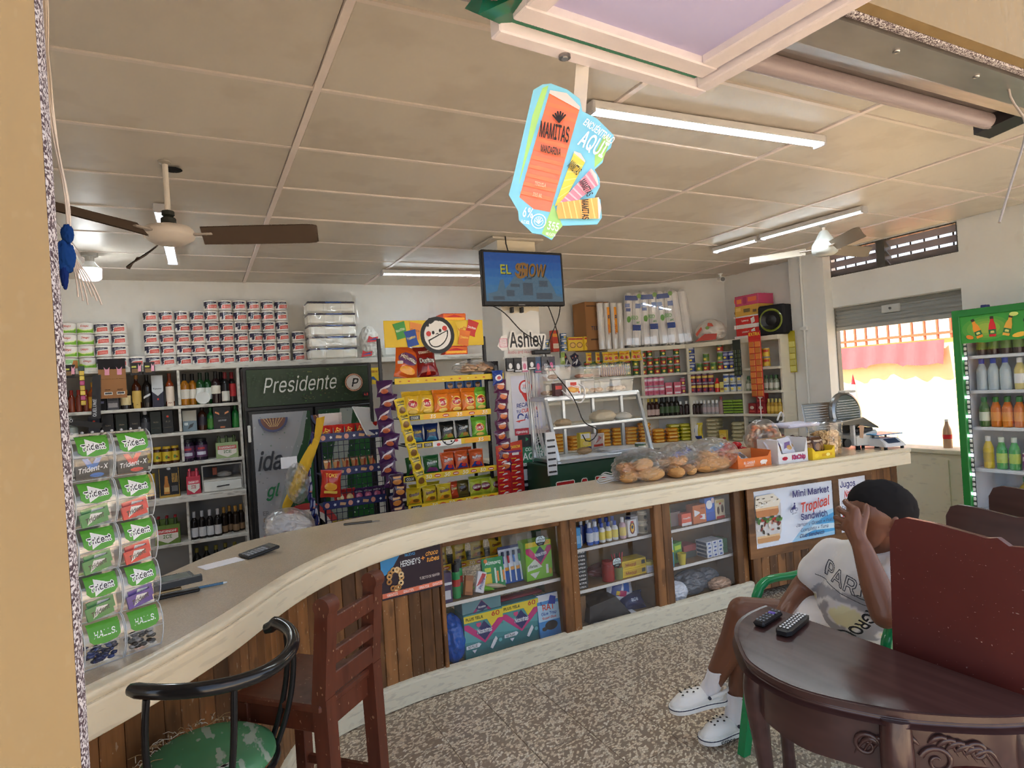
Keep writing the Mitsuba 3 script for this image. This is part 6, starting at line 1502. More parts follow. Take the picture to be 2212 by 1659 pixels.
p.text('fruto',.09,1.84,.075,c(232,238,232),'l',w=.22,shear=.1,edge=c(30,60,40),ew=.12)
m=M().box((-hw/2,-d/2+.012,1.755),(hw/2,-d/2+.02,1.965),c(60,150,60));p.plane(m,frame((0,-d/2+.0118,0),(1,0,0),(0,0,1)))
part(gf,'header',m,'satin',T=FT)
part(gf,'pane',M().grid([[(-hw/2,-d/2+.02,z_)for z_ in(.22,1.755)],[(hw/2,-d/2+.02,z_)for z_ in(.22,1.755)]],WHITE),'glass',T=FT)
FL=(1.65,1.375,1.085,.755,.42)
for z in FL:
 t_=part(gf,'shelf',M().box((-w/2+.037,-d/2+.09,z-.006),(w/2-.037,d/2-.04,z),c(190,194,198)),'satin',T=FT)
 part(t_,'edge',M().rbox((-w/2+.037,-d/2+.075,z-.022),(w/2-.037,-d/2+.09,z+.004),.003,c(206,210,214)),'satin',T=FT)
LED=M().rbox((-.010,-.003,-.012),(.010,.003,.012),.002,WHITE)
part(gf,'light_strip',M().box((-w/2+.056,-d/2+.036,.24),(-w/2+.078,-d/2+.042,1.75),c(70,74,78)),'satin',T=FT)
ld=plydict(LED,'satin');ld['emitter']={'type':'area','radiance':{'type':'rgb','value':[1.6,1.75,1.9]}}
ldo=plydict(LED,'gloss')
for k in range(40):part(gf,'lamp',ld if k%4==0 else ldo,T=FT@trans(-w/2+.067,-d/2+.033,.25+.0385*k))
dlab=lambda s,f:(lambda k:f'{s}, {seat[k]} from the lit fridge edge, {f}')
def chill(pro,name,s,xs,z,y,fl_,cat='bottle',g=None):
 for k,x in enumerate(xs):place(pro,name,dlab(s,fl_)(k),cat,FT@at(x,y,z+.0006,RNG.uniform(-20,20)),g)
jb=lambda col,lab_,cap,h=.235,r=.036:proto(*bottle(h,r,.017,col,lab_,(.2,.5),cap=cap,neckz=.82,shoulder=.6))
xs8=[-.27+.083*k for k in range(5)]
for nm,y in(('top front row',-.14),('top rear row',-.05)):
 chill(jb(c(60,30,30),c(110,140,60),c(50,40,40)),'juice_bottle','dark juice bottle with leafy label',xs8,FL[0],y,nm,g='dark juice bottles in the green fridge')
chill(jb(c(176,190,196),None,c(50,70,170),.25,.038),'water_bottle','water bottle with blue cap',[-.275,-.195,-.115],FL[1],-.15,'second shelf',g='water bottles')
chill(jb(c(206,190,120),c(226,226,224),c(226,226,224),.245,.038),'lemonade_bottle','pale lemonade bottle with white label',[-.02,.065,.15],FL[1],-.15,'after the water',g='lemonade bottles')
chill(jb(c(60,110,50),c(206,220,200),c(50,120,60)),'green_tea_bottle','green drink bottle',[-.275],FL[2],-.15,'third shelf')
chill(jb(c(206,110,40),c(222,150,80),c(50,120,60)),'orange_drink_bottle','orange drink bottle with green cap',[-.195,-.118,-.04],FL[2],-.15,'third shelf',g='orange drink bottles')
chill(jb(c(70,24,34),c(90,60,60),c(50,120,60)),'grape_drink_bottle','dark grape drink bottle with green cap',[.04,.118],FL[2],-.15,'third shelf',g='grape drink bottles')
chill(jb(c(130,70,40),c(130,90,60),c(50,120,60)),'mixed_drink_bottle','brownish drink bottle with green cap',[-.16+.08*k for k in range(4)],FL[2],-.04,'third shelf rear',g='rear drink bottles')
chill(jb(c(220,190,50),c(200,170,40),c(226,226,220),.255,.036),'yellow_drink_bottle','yellow drink bottle',[-.265],FL[3],-.15,'fourth shelf')
chill(jb(c(70,160,80),c(180,206,90),c(206,220,206),.25,.036),'green_drink_bottle','green drink bottle with lime label',[-.175,-.09],FL[3],-.15,'fourth shelf',g='green drink bottles')
chill(jb(c(170,176,182),None,c(206,210,214),.25,.036),'soda_water_bottle','clear bottle in the back',[-.06+.085*k for k in range(3)],FL[3],-.0,'fourth shelf rear',g='clear bottles in the green fridge')
chill(can(c(120,40,120),c(200,170,206),.135,.034,c(226,200,230)),'purple_can','purple drink can',[-.005,.075,.15],FL[3],-.15,'fourth shelf','can','purple cans')
chill(jb(c(200,176,70),None,c(60,140,80),.28,.055),'juice_jug','big yellow juice jug',[-.05,.07],FL[4],-.10,'lowest shelf',g='yellow juice jugs')
solo('fridge_hinge',M().rbox((-.02,-.03,0),(.02,.03,.025),.004,c(40,50,110)),'satin','small blue block on top of the green fridge','block',T=FT@trans(-.20,-.2,2.0205))
# ---------------------------------------------------------------- on the counter
zc=TOPZ+.0005
cl_=thing('calculator','black pocket calculator propped on the counter curve','calculator')
T=at(.215,3.04,zc,20)@rot('y',-7)
part(cl_,'body',M().rbox((-.075,-.05,.0),(.075,.05,.014),.004,c(26,27,30)),'satin',T=T@trans(0,0,.008))
kd=plydict(M().rbox((-.006,-.004,0),(.006,.004,.003),.001,c(150,152,156)),'satin')
for i in range(6):
 for j in range(4):part(cl_,'key',kd,T=T@trans(-.062+.016*i,-.036+.015*j,.022))
part(cl_,'display',M().rbox((.04,-.04,.0215),(.066,.04,.0228),.0005,c(70,78,74)),'gloss',T=T)
solo('paper_note',M().rbox((-.085,-.045,0),(.085,.045,.0012),.0004,c(226,226,230)),'matte','white paper slip lying beside the calculator','paper',T=at(.055,2.985,zc,22))
tb_=thing('tablet','black tablet with grey green screen lying near the gum rack','tablet')
T=at(-.125,2.83,zc,12)
part(tb_,'body',M().rbox((-.075,-.06,0),(.075,.06,.012),.004,c(24,25,28)),'satin',T=T)
part(tb_,'screen',M().rbox((-.058,-.046,.012),(.058,.046,.0126),.0002,c(96,112,108)),'gloss',T=T)
st=thing('stapler','long black stapler beside the gum rack','stapler')
T=at(-.13,2.60,zc,8)
part(st,'base',M().rbox((-.12,-.018,0),(.10,.018,.012),.004,c(26,26,28)),'satin',T=T)
part(st,'arm',M().hull([(-.12,-.016,.03),(-.12,.016,.03),(.11,-.016,.036),(.11,.016,.036),(.11,-.014,.058),(.11,.014,.058),(-.12,-.014,.05),(-.12,.014,.05)],c(30,30,32)),'satin',T=T)
part(st,'magazine',M().rbox((-.11,-.009,.018),(.04,.009,.028),.002,c(176,150,110)),'metal',T=T)
solo('ballpoint_pen',M().cyl((-.06,0,.006),(.06,0,.006),.005,c(70,110,140),8).cyl((.06,0,.006),(.075,0,.006),.005,c(200,210,214),8,.002),'gloss','blue pen poking out beyond the stapler','pen',T=at(-.01,2.63,zc,4))
kn=thing('box_cutter','grey metal box cutter lying at the counter edge before the navy rack','knife')
T=at(.75,3.36,zc,-14)
part(kn,'handle',M().rbox((-.09,-.009,0),(.06,.009,.010),.003,c(110,110,108)),'metal',T=T)
part(kn,'blade',M().rbox((.06,-.007,.003),(.10,.007,.005),.0005,c(190,192,194)),'metal',T=T)
LO=[c(196,146,92),c(206,160,106),c(184,130,78)]
def breadbag(label,x,y,items,r,seed,text=None,tc=c(40,60,140)):
 for k,(dx,dy,dz,a,s)in enumerate(items):
  t=blob((.085*s,.048*s,.038*s),seed+k,.16,2.0,3)
  m=M().mesh(t,LO[k%3]);m.rbox((-.05*s,-.004,.031*s),(.05*s,.004,.037*s),.002,c(222,190,146))
  solo('bread_roll',m,'matte',f'bread roll, {ORD[k + 1]} inside the {label}','bread','bread rolls in '+label,T=at(x+dx,y+dy,zc+.036*s+dz,a))
 kk=thing('bread_bag',label,'bag')
 m=M().mesh(blob(r,seed+50,.30,2.6,5),WHITE);m.v[0][:,2]=np.maximum(m.v[0][:,2],-r[2]+.012)
 part(kk,'wrap',m,'film',T=at(x,y,zc+r[2]-.012))
 if text:
  m=M();Pr().text(text,0,0,.035,tc,w=.16,ang=10).plane(m,frame((x-.02,y-r[1]*.55,zc+r[2]*1.25),(1,0,.1),(0,.6,.8)));part(kk,'print',m,'satin')
breadbag('clear bread bag in front, nearest the pillar',2.62,3.30,[(-.10,0,0,20,1.1),(.04,-.05,0,-10,1.2),(.12,.05,0,30,1),(-.02,.08,0,0,1.1),(.02,.0,.065,15,1.1),(-.08,.05,.06,-30,.9)],(.23,.14,.115),300)
breadbag('clear bread bag in the middle of the bread',2.93,3.28,[(-.08,-.05,0,80,1.1),(.06,-.04,0,60,1),(.0,.07,0,0,1.1),(.0,.0,.065,10,1),(-.07,.04,.06,30,1)],(.18,.14,.12),320,'VILLA')
breadbag('clear bread bag with light blue print beside the orange tray',3.22,3.26,[(-.07,-.03,0,-5,1.4),(.09,.0,0,12,1.2),(-.02,.09,0,5,1.1),(.0,.05,.06,-8,1.1)],(.22,.15,.125),340,'VILLA',c(90,150,200))
m=M()
for k in range(5):m.tube([(2.45+.09*math.cos(t)*(1-.12*k),3.44+.05*math.sin(t),zc+.006+.011*k+.006*math.sin(3*t+k))for t in np.linspace(0,2*PI,20)],.004,c(206,206,204),5)
solo('plastic_twine',m,'satin','loose coil of pale plastic tie at the end of the bread bags','twine')
def tray(label,x,y,w,d,hf,hb,col,pr,yaw):
 k=thing('card_tray',label,'tray')
 T=at(x,y,zc,yaw)
 m=M().box((-w/2,-d/2,0),(w/2,d/2,.003),col)
 m.prism([(-w/2,0),(w/2,0),(w/2,hb),(w/2-.03,hf),(-w/2+.03,hf),(-w/2,hb)],.003,col,frame((0,-d/2,0),(1,0,0),(0,0,1)))
 m.box((-w/2,d/2-.003,0),(w/2,d/2,hb),c(186,150,110))
 for s in(-1,1):m.box((s*w/2-.0015,-d/2,0),(s*w/2+.0015,d/2,hb),col*.9)
 pr.plane(m,frame((0,-d/2-.0035,0),(1,0,0),(0,0,1)))
 part(k,'body',m,'matte',T=T)
 return T
T=tray('orange display tray with a pig picture beside the bread',3.52,3.24,.30,.20,.07,.11,c(216,118,60),Pr().text('EL CHIQUI',-.05,.03,.016,c(236,226,220),w=.10).rect(-.09,.012,-.01,.016,c(240,200,170)).rect(-.09,.02,-.01,.024,c(240,200,170)).ell(.075,.032,.03,.016,c(236,226,216),12).ell(.10,.036,.012,.010,c(236,226,216),8).rect(.055,.012,.062,.025,c(236,226,216)).rect(.09,.012,.097,.025,c(236,226,216)),-6)
wp=proto(('',bagmesh(.13,.12,.03,c(170,170,176),Pr().ell(0,.06,.04,.03,c(90,80,80)).rect(-.04,.09,.04,.10,c(60,90,150)),91),'gloss'))
place(wp,'snack_packet','silver packet lying in the orange tray','packet',T@at(.0,-.02,.03,10,-60))
T=tray('white display tray of crisps packets between orange and yellow trays',3.86,3.19,.28,.20,.07,.17,c(224,222,222),Pr().text('KinChip',.05,.022,.030,c(206,60,70),w=.13,edge=c(60,50,120),ew=.08).ell(-.08,.035,.026,.014,c(170,40,60),14),-6)
sv=proto(('',bagmesh(.11,.12,.03,c(206,206,216),Pr().poly([(-.04,.03),(.02,.05),(.04,.09),(-.02,.08)],c(120,100,150)).ell(.01,.04,.025,.018,c(190,150,90)),92),'gloss'))
for k in range(6):place(sv,'crisps_packet',f'silver and violet crisps packet in the white tray, {ORD[k + 1]} from the orange tray','packet',T@at(-.10+.042*k,-.04+.03*(k%3),.05+.01*(k%2),20*math.sin(k*2),-30,12*math.sin(k)),'crisps packets in the white tray')
T=tray('small yellow display tray of brown packets',4.13,3.13,.22,.18,.06,.09,c(230,196,50),Pr().ell(-.07,.03,.018,.018,c(240,210,60)).rect(-.02,.02,.08,.04,c(206,160,40)).ell(.04,.03,.02,.012,c(236,224,130)),-6)
bp_=proto(('',bagmesh(.09,.15,.04,c(84,54,34),Pr().ell(0,.07,.03,.03,c(150,110,70)).rect(-.03,.11,.03,.125,c(190,170,150)),93),'gloss'))
for k in range(4):place(bp_,'nut_packet',f'brown packet in the yellow tray, {ORD[k + 1]} from the white tray','packet',T@at(-.07+.048*k,-.02+.02*(k%2),.008,8*math.sin(k*2),-12),'brown packets in the yellow tray')
ct1=thing('snack_tub','clear round tub of pale crisps beside the meat slicer','tub')
T=at(4.33,3.17,zc)
part(ct1,'body',M().lathe([(1e-5,.002),(.105,.002),(.112,.02),(.122,.235)],WHITE,26,sharp=80),'clear_plastic',T=T)
part(ct1,'lid',M().lathe([(.128,.232),(.130,.255),(.120,.262),(1e-5,.262)],c(206,210,214),26),'clear_plastic',T=T)
m=M()
for i in range(420):
 a,r=RNG.uniform(0,2*PI),.098*math.sqrt(RNG.random());z=.012+.165*RNG.random()
 if r<.07 and z<.15:continue
 q=trimesh.transformations.random_rotation_matrix(np.random.RandomState(i).rand(3));q[:3,3]=(r*math.cos(a),r*math.sin(a),z)
 m.rbox((-.016,-.012,-.002),(.016,.012,.002),.0015,[c(206,172,120),c(220,190,140),c(190,152,100)][i%3],q)
part(ct1,'crisps',m,'satin',T=T,kind='stuff')
ct2=thing('snack_tub','square clear tub with lavender lid and dark sweets behind the yellow tray','tub')
T=at(4.32,3.44,zc,-8)
b,l=tub(.30,.22,.21,.025)
part(ct2,'body',b,'clear_plastic',T=T);part(ct2,'lid',M().rbox((-.16,-.12,.21),(.16,.12,.24),.01,c(206,206,226)),'satin',T=T)
m=M()
for i in range(70):m.mesh(blob((.022,.018,.016),i,.2,2,1).apply_translation((RNG.uniform(-.11,.11),RNG.uniform(-.08,.08),RNG.uniform(.02,.12))),[c(60,40,60),c(80,50,60),c(110,40,50)][i%3])
part(ct2,'sweets',m,'gloss',T=T,kind='stuff')
cbg=thing('snack_bag','clear bag of orange and white puffed snacks behind the white tray','snack bag')
m=M()
for i in range(190):
 t=blob((.020,.016,.014),i,.3,2,1)
 q=np.random.RandomState(i+9).normal(size=3);q=q/np.linalg.norm(q)*np.array([.15,.09,.13])*RNG.uniform(.6,1)
 q[2]=max(q[2],-.11);t.apply_translation(q);m.mesh(t,[c(226,190,150),c(214,120,70),c(222,206,180)][i%3])
part(cbg,'puffs',m,'satin',T=at(3.98,3.47,zc+.14),kind='stuff')
m=M().mesh(blob((.18,.11,.165),95,.2,2.4,4),WHITE);m.v[0][:,2]=np.maximum(m.v[0][:,2],-.135);part(cbg,'wrap',m,'film',T=at(3.98,3.47,zc+.14))
rdw=proto(('',blob((1,1,1),4,.35,2.5,3)and M().mesh(blob((.045,.03,.025),4,.35,2.5,2),c(186,36,40)).rbox((-.02,-.031,-.008),(.02,-.027,.008),.002,c(226,206,200)),'gloss'))
for k in range(14):place(rdw,'red_sweet',f'red wrapped sweet in the heap behind the trays, {ORD[k + 1]} counting from the green ones','sweet',at(3.60+.036*(k%7)+.01*math.sin(k),3.50+.05*(k//7),zc+.026+.04*((k*5)%3==0)+.045*(k//7),k*40),'heap of red wrapped sweets')
gdw=proto(('',M().mesh(blob((.05,.035,.025),5,.35,2.5,2),c(44,110,56)).rbox((-.02,-.036,-.008),(.02,-.032,.008),.002,c(206,220,206)),'gloss'))
for k in range(8):place(gdw,'green_packet',f'green wrapped sweet behind the bread, {ORD[k + 1]} counting from the bread bags','sweet',at(3.34+.055*(k%4),3.50+.06*(k//4),zc+.026+.03*(k//4),k*50),'green wrapped sweets')
ms=thing('meat_slicer','grey ribbed meat slicer on the far end of the counter','meat slicer')
T=at(4.74,3.27,zc,-10)
gy,lg=c(150,150,148),c(196,194,188)
part(ms,'base',M().hull([(-.06,-.15,.035),(.20,-.15,.035),(-.06,.10,.035),(.20,.10,.035),(-.06,-.15,.11),(.14,-.15,.15),(.20,-.13,.09),(-.06,.10,.12),(.14,.10,.15),(.20,.09,.09)],c(206,202,192)),'gloss',T=T)
for x,y in((-.02,-.12),(.17,-.12),(-.02,.07),(.17,.07)):part(ms,'foot',M().cyl((x,y,0),(x,y,.04),.018,c(22,22,22),10,.014),'matte',T=T)
dT=frame((.02,.02,.29),(1,.12,0),(0,.12,1))
part(ms,'blade_guard',M().lathe([(1e-5,-.03),(.165,-.03),(.175,-.015),(.172,.012),(.150,.022),(.146,.016),(1e-5,.016)],gy,40,dT),'metal',T=T)
for k in range(11):
 y=-.10+.02*k
 wdt=math.sqrt(max(.135**2-y*y,.001))
 part(ms,'rib',M().rbox((-wdt,y-.004,.016),(wdt,y+.004,.024),.002,c(176,176,172),dT),'satin',T=T)
gT=frame((-.22,.06,.26),(1,.05,0),(0,.2,1))
part(ms,'gauge_plate',M().rbox((-.15,-.11,-.012),(.16,.13,.0),.012,gy,gT),'metal',T=T)
for k in range(10):part(ms,'rib',M().rbox((-.14,-.09+.021*k,0),(.12,-.083+.021*k,.006),.002,c(176,176,172),gT),'satin',T=T)
part(ms,'top_clip',M().rbox((-.02,-.03,.455),(.09,.05,.475),.006,c(206,202,192)),'satin',T=T)
part(ms,'carriage',M().hull([(-.24,-.13,.235),(-.22,.03,.225),(.02,-.15,.26),(.10,.0,.24),(.18,-.14,.17),(.19,-.02,.165),(-.24,-.13,.225),(.02,-.15,.25),(.18,-.14,.16)],c(120,118,112)),'metal',T=T)
part(ms,'handle',M().cyl((-.12,-.12,.06),(-.12,.0,.06),.035,c(20,20,20),16),'satin',T=T)
part(ms,'post',M().rbox((-.075,-.14,.035),(-.055,-.10,.20),.004,lg),'satin',T=T)
part(ms,'blade_shade',M().rbox((-.05,-.145,.14),(.12,-.06,.17),.006,c(40,40,42)),'satin',T=T)
tk=M().hull([(-.03,-.155,.10),(.0,-.155,.09),(.02,-.155,.19),(-.03,-.155,.20),(-.03,-.15,.10),(.02,-.15,.19)],c(186,150,120));part(ms,'paper_flap',tk,'matte',T=T)
wcb=M().tube(curve([(4.28,3.62,1.0),(4.30,3.62,1.12),(4.36,3.62,1.24),(4.40,3.62,1.28),(4.42,3.62,1.25),(4.37,3.62,1.20)],20),.008,c(206,204,200),8)
sco=thing('steel_tongs','loop handled tongs sticking up behind the clear tubs','tongs')
part(sco,'handle',wcb,'satin')
part(sco,'grip',M().cyl((4.31,3.62,1.15),(4.345,3.62,1.21),.012,c(30,30,30),10),'satin')
sl=thing('weighing_scale','white weighing scale with blue pan at the counter end','scale')
T=at(4.86,3.06,zc+.0,-12)
part(sl,'body',M().hull([(-.10,-.13,.025),(.10,-.13,.025),(-.10,.13,.025),(.10,.13,.025),(-.09,-.12,.05),(.09,-.12,.05),(-.09,-.06,.085),(.09,-.06,.085),(-.09,.12,.085),(.09,.12,.085)],c(206,206,206)),'satin',T=T)
part(sl,'display',M().hull([(-.06,-.119,.054),(.06,-.119,.054),(-.06,-.068,.083),(.06,-.068,.083),(-.06,-.119,.052),(.06,-.068,.081)],c(60,66,84)),'gloss',T=T)
part(sl,'pan',M().rbox((-.12,-.09,.115),(.12,.13,.122),.004,c(60,130,180)),'gloss',T=T)
for x in(-.06,.06):part(sl,'post',M().cyl((x,.02,.085),(x,.02,.116),.008,c(60,60,60),8),'satin',T=T)
for x,y in((-.08,-.11),(.08,-.11),(-.08,.11),(.08,.11)):part(sl,'foot',M().cyl((x,y,0),(x,y,.026),.012,c(40,40,40),8),'matte',T=T)
solo('counter_tray',M().rbox((-.09,-.11,0),(.09,.11,.0009),.0004,c(200,196,186)),'satin','pale sheet under the weighing scale at the counter end','sheet',T=at(4.86,3.06,zc-.0004,-12))
# ---------------------------------------------------------------- inside the glass cases
zb=.0856
def nosotras(top,ht,body,small,n):
 p=Pr().rect(-.125,0,.125,.25,body).rect(-.125,0,.125,.085,body*.72).poly([(-.125,.10),(-.03,.09),(.06,.12),(.125,.11),(.125,.16),(-.125,.17)],body*1.25+.03)
 p.rect(-.125,.21,.125,.25,c(226,200,50)).poly([(.02,.21),(.125,.21),(.125,.20),(.05,.155)],c(226,200,50))
 p.poly([(-.125,.20),(-.10,.20),(0,.115),(.09,.20),(.125,.20),(.125,.18),(0,.075),(-.125,.175)],c(196,50,120)).poly([(0,.09),(.052,.145),(0,.205),(-.052,.145)],c(34,40,96)).text('Nosotras',0,.135,.026,c(238,238,240),w=.095,shear=.15)
 p.text(top,-.115,.222,.016,c(20,20,20),'l',w=.11).text(ht,.075,.220,.026,c(196,60,50),w=.055).poly([(-.05,.20),(-.02,.20),(-.02,.185),(-.035,.172),(-.05,.185)],c(206,70,120))
 p.poly([(-.12,.06),(-.04,.06),(-.025,.075),(-.04,.085),(-.12,.08)],c(226,228,230)).text(small,-.08,.064,.014,c(40,40,44),w=.06).poly([(-.085,.05),(-.055,.05),(-.07,.03)],c(224,224,230)).poly([(.03,.04),(.05,.075),(.07,.10),(.08,.08),(.06,.05),(.045,.03)],c(228,228,230)).ell(.098,.07,.012,.012,body*1.5+.05,10)
 return p
teal=c(70,140,142)
bx=proto(('',carton(.25,.14,.255,teal,nosotras('PLUS TELA','60',teal,'60 PLUS',0)),'satin'))
place(bx,'pad_box','teal Nosotras box marked 60 nearer the blue bag','box',at(1.42,3.40,zb,0))
place(bx,'pad_box','teal Nosotras box marked 60 nearer the rat trap packet','box',at(1.675,3.42,zb,0))
solo('pad_box',carton(.25,.13,.07,c(100,140,146),Pr().poly([(-.06,.0),(0,.065),(.06,.0),(.04,0),(0,.042),(-.04,0)],c(160,44,100)).poly([(-.04,.02),(0,.062),(.04,.02),(0,.0)],c(34,40,90)).text('Nosotras',0,.02,.012,c(220,220,224),w=.05)),'satin','teal Nosotras box lying upside down on the front box','box',T=at(1.42,3.41,zb+.256))
p=Pr().rect(-.075,0,.075,.26,c(70,140,200)).rect(-.075,.22,.075,.26,c(216,220,226)).rect(-.075,.10,.075,.20,c(176,206,226)).text('RAT',.0,.165,.034,c(196,50,44),w=.09).text('Glue Trap',0,.135,.018,c(40,80,160),w=.11).text('Super Glue',0,.112,.014,c(200,80,70),w=.10).ell(.01,.07,.045,.028,c(50,46,46),16).ell(-.04,.055,.018,.012,c(60,56,56),10).poly([(.0,.20),(.05,.19),(.06,.235),(.02,.25)],c(50,70,160)).text('1',-.05,.20,.02,c(40,60,120))
solo('rat_trap_pack',carton(.15,.02,.26,c(70,140,200),p),'satin','blue rat glue trap packet leaning in the first case','packet',T=at(1.865,3.34,zb,0,-5))
m=M().mesh(blob((.085,.11,.15),120,.3,2.4,4),c(24,84,170));m.v[0][:,2]=np.maximum(m.v[0][:,2],-.12);solo('blue_bag',m,'gloss','crumpled blue plastic bag in the bottom of the widest case','plastic bag',T=at(1.235,3.40,zb+.121))
solo('green_bottle_pack',M().rbox((-.06,-.05,0),(.06,.05,.26),.02,c(56,70,44)),'satin','dark green packet standing behind the blue bag','packet',T=at(1.25,3.51,zb))
solo('dark_red_tray',M().rbox((-.16,-.03,0),(.16,.03,.02),.006,c(120,30,50)),'satin','dark red flat packet lying on the rear teal box','packet',T=at(1.70,3.43,zb+.256))
zs=.4456
sp1=proto(*bottle(.20,.024,.020,c(50,150,84),c(180,60,50),(.35,.55),cap=c(24,26,26),caph=.05,shoulder=.72,neckz=.75))
for k in range(2):place(sp1,'deodorant_can',('green spray can with black cap in front, at the end of the widest case','green spray can with black cap behind the first')[k],'spray can',at(1.275+.04*k,3.36+.06*k,zs))
solo('purple_pack',carton(.06,.06,.17,c(60,46,84),Pr().rect(-.03,.10,.03,.115,c(220,220,224)).rect(-.025,.02,.02,.07,c(200,200,206))),'satin','purple and white packet at the near corner of the widest case','packet',T=at(1.20,3.34,zs))
solo('soap_bar',carton(.05,.03,.11,c(150,90,40),Pr().rect(-.02,.02,.02,.08,c(176,112,56))),'satin','brown soap box leaning in the widest case','box',T=at(1.335,3.345,zs+.006,0,-14,14))
solo('toothpaste_box',carton(.055,.03,.12,c(220,218,220),Pr().poly([(-.025,.03),(.0,.11),(.025,.11),(.01,.06)],c(190,50,56)).text('Protex',.016,.05,.02,c(40,60,130),ang=78,w=.07)),'satin','white and red soap box leaning beside the brown one','box',T=at(1.405,3.345,zs+.006,0,-16,20))
solo('green_tube',bagmesh(.05,.13,.03,c(110,180,50),None,96),'gloss','lime green tube lying before the battery card','tube',T=at(1.50,3.335,zs+.012,70,-80))
solo('cream_tube',bagmesh(.035,.13,.025,c(206,186,160),None,97),'gloss','cream tube lying before the toothbrushes','tube',T=at(1.58,3.34,zs+.012,80,-80))
p=Pr().rect(-.068,0,.068,.18,c(40,140,80)).text('Almarq',-.0,.142,.020,c(236,240,236),w=.10,shear=.2).rect(-.062,.03,-.015,.09,c(222,196,50)).rect(-.055,.10,-.015,.125,c(190,210,50)).text('0',-.055,.07,.014,c(20,20,20)).ell(-.045,.165,.012,.012,c(226,130,60))
for x in(.005,.042):p.rect(x,.03,x+.012,.12,c(206,230,216)).rect(x+.014,.04,x+.026,.10,c(226,150,80))
solo('battery_card',carton(.136,.012,.18,c(40,140,80),p),'satin','green and yellow blister card of batteries in the widest case','card',T=at(1.525,3.37,zs,-4,-10))
tbk=thing('toothbrush_card','blue and white card of toothbrushes beside the green battery card','card')
T=at(1.685,3.40,zs,0,-12)
part(tbk,'card',M().rbox((-.095,-.002,0),(.095,.004,.215),.001,c(206,210,220)).rbox((-.095,-.004,.205),(.095,.004,.222),.002,c(40,50,100)).rbox((-.095,-.006,0),(.095,-.002,.075),.001,c(28,80,160)).rbox((-.095,-.006,.075),(.095,-.002,.095),.001,c(216,150,50)),'satin',T=T)
for k,col in enumerate((c(40,60,140),c(190,50,60),c(50,110,190),c(60,160,90),c(90,60,140))):
 t=part(tbk,'toothbrush',M().tube([(-.078+.038*k,-.012,.01),(-.076+.038*k,-.012,.09),(-.078+.038*k,-.012,.13),(-.075+.038*k,-.012,.185)],[.005,.006,.004,.006],c(226,230,234),6),'gloss',T=T)
 part(t,'grip',M().rbox((-.083+.038*k,-.020,.12),(-.071+.038*k,-.008,.17),.003,col),'gloss',T=T)
 part(t,'bristles',M().rbox((-.083+.038*k,-.028,.165),(-.069+.038*k,-.014,.192),.002,c(30,44,70)),'satin',T=T)
lime=c(130,190,60)
solo('liner_box',carton(.185,.10,.235,lime,(lambda q:q)(Pr().rect(-.09,.205,.09,.235,c(220,200,60)).text('120',.055,.211,.020,c(200,80,50),w=.045).poly([(-.09,.20),(-.06,.20),(.01,.115),(.06,.20),(.09,.20),(.09,.175),(.01,.085),(-.09,.17)],c(190,50,110)).poly([(.01,.10),(.05,.155),(.01,.205),(-.03,.155)],c(50,44,96)).text('Nosotras',.012,.145,.022,c(238,238,240),w=.085,shear=.15,ang=6).poly([(-.085,.09),(-.03,.13),(.02,.075),(-.085,.06)],c(206,216,200)).text('diarios',-.045,.08,.016,c(60,70,60),w=.06).poly([(-.07,.045),(0,.05),(-.035,.01)],c(214,222,206)).rect(.045,.03,.062,.085,c(226,232,222)).ell(.075,.04,.012,.02,c(190,160,60),10))),'satin','lime green Nosotras box on the shelf of the widest case','box',T=at(1.825,3.40,zs,0))
z1=.5926
def cbot(lab_,x,h,r,col,l,cap,y=3.37,nm='lotion_bottle',**k):place(proto(*bottle(h,r,.010,col,l,(.15,.55),cap=cap,**k)),nm,lab_,'bottle',at(x,y,z1))
solo('blue_packet',carton(.055,.04,.13,c(70,150,206),Pr().rect(-.02,.03,.02,.08,c(140,190,226))),'satin','pale blue packet at the near end of the middle case','packet',T=at(2.095,3.34,z1))
cbot('small white bottle behind the pale blue packet',2.14,.10,.018,c(216,216,210),None,c(200,200,196))
for k in range(2):cbot(('blue metallic bottle with silver label nearer the pale blue packet','blue metallic bottle with silver label nearer the white bottles')[k],2.205+.045*k,.145,.022,c(30,80,170),c(200,204,210),c(210,214,220),y=3.345)
for k in range(2):cbot(('dark blue bottle in the rear of the middle case','second dark blue bottle in the rear of the middle case')[k],2.19+.05*k,.155,.024,c(26,50,120),None,c(206,210,216),y=3.42)
for k in range(3):cbot(f'white glue bottle with blue cap, {seat[k]} from the blue bottles',2.305+.052*k,.125,.021,c(224,222,214),c(226,206,90),c(50,80,170),y=3.35,nm='glue_bottle')
for k in range(4):cbot(f'blue capped bottle in the rear row, {seat[k]} from the blue bottles',2.30+.05*k,.135,.020,c(206,206,200),None,c(50,80,170),y=3.43,nm='glue_bottle')
cbot('pinkish bottle with yellow label before the playing card box',2.465,.14,.022,c(206,170,176),c(222,200,110),c(222,220,222),y=3.34)
solo('card_box',carton(.075,.03,.115,c(226,224,222),Pr().ell(0,.06,.022,.042,c(120,60,50),14).ell(0,.06,.015,.03,c(214,170,60),12).ell(0,.065,.009,.012,c(40,50,80),10).ell(0,.10,.014,.006,c(190,60,50),8)),'satin','white box with red and gold emblem in the middle case','box',T=at(2.535,3.34,z1))
solo('first_aid_box',carton(.085,.06,.12,c(206,206,210),Pr().rect(-.04,.06,.0,.09,c(130,130,136)),Pr().rect(-.03,0,.03,.12,c(40,60,130))),'satin','white and navy box behind the emblem box','box',T=at(2.60,3.40,z1))
hr=proto(*jar(.075,.035,c(216,204,176),c(206,196,170),c(150,136,110),Pr().ell(0,.035,.012,.012,c(30,30,30))))
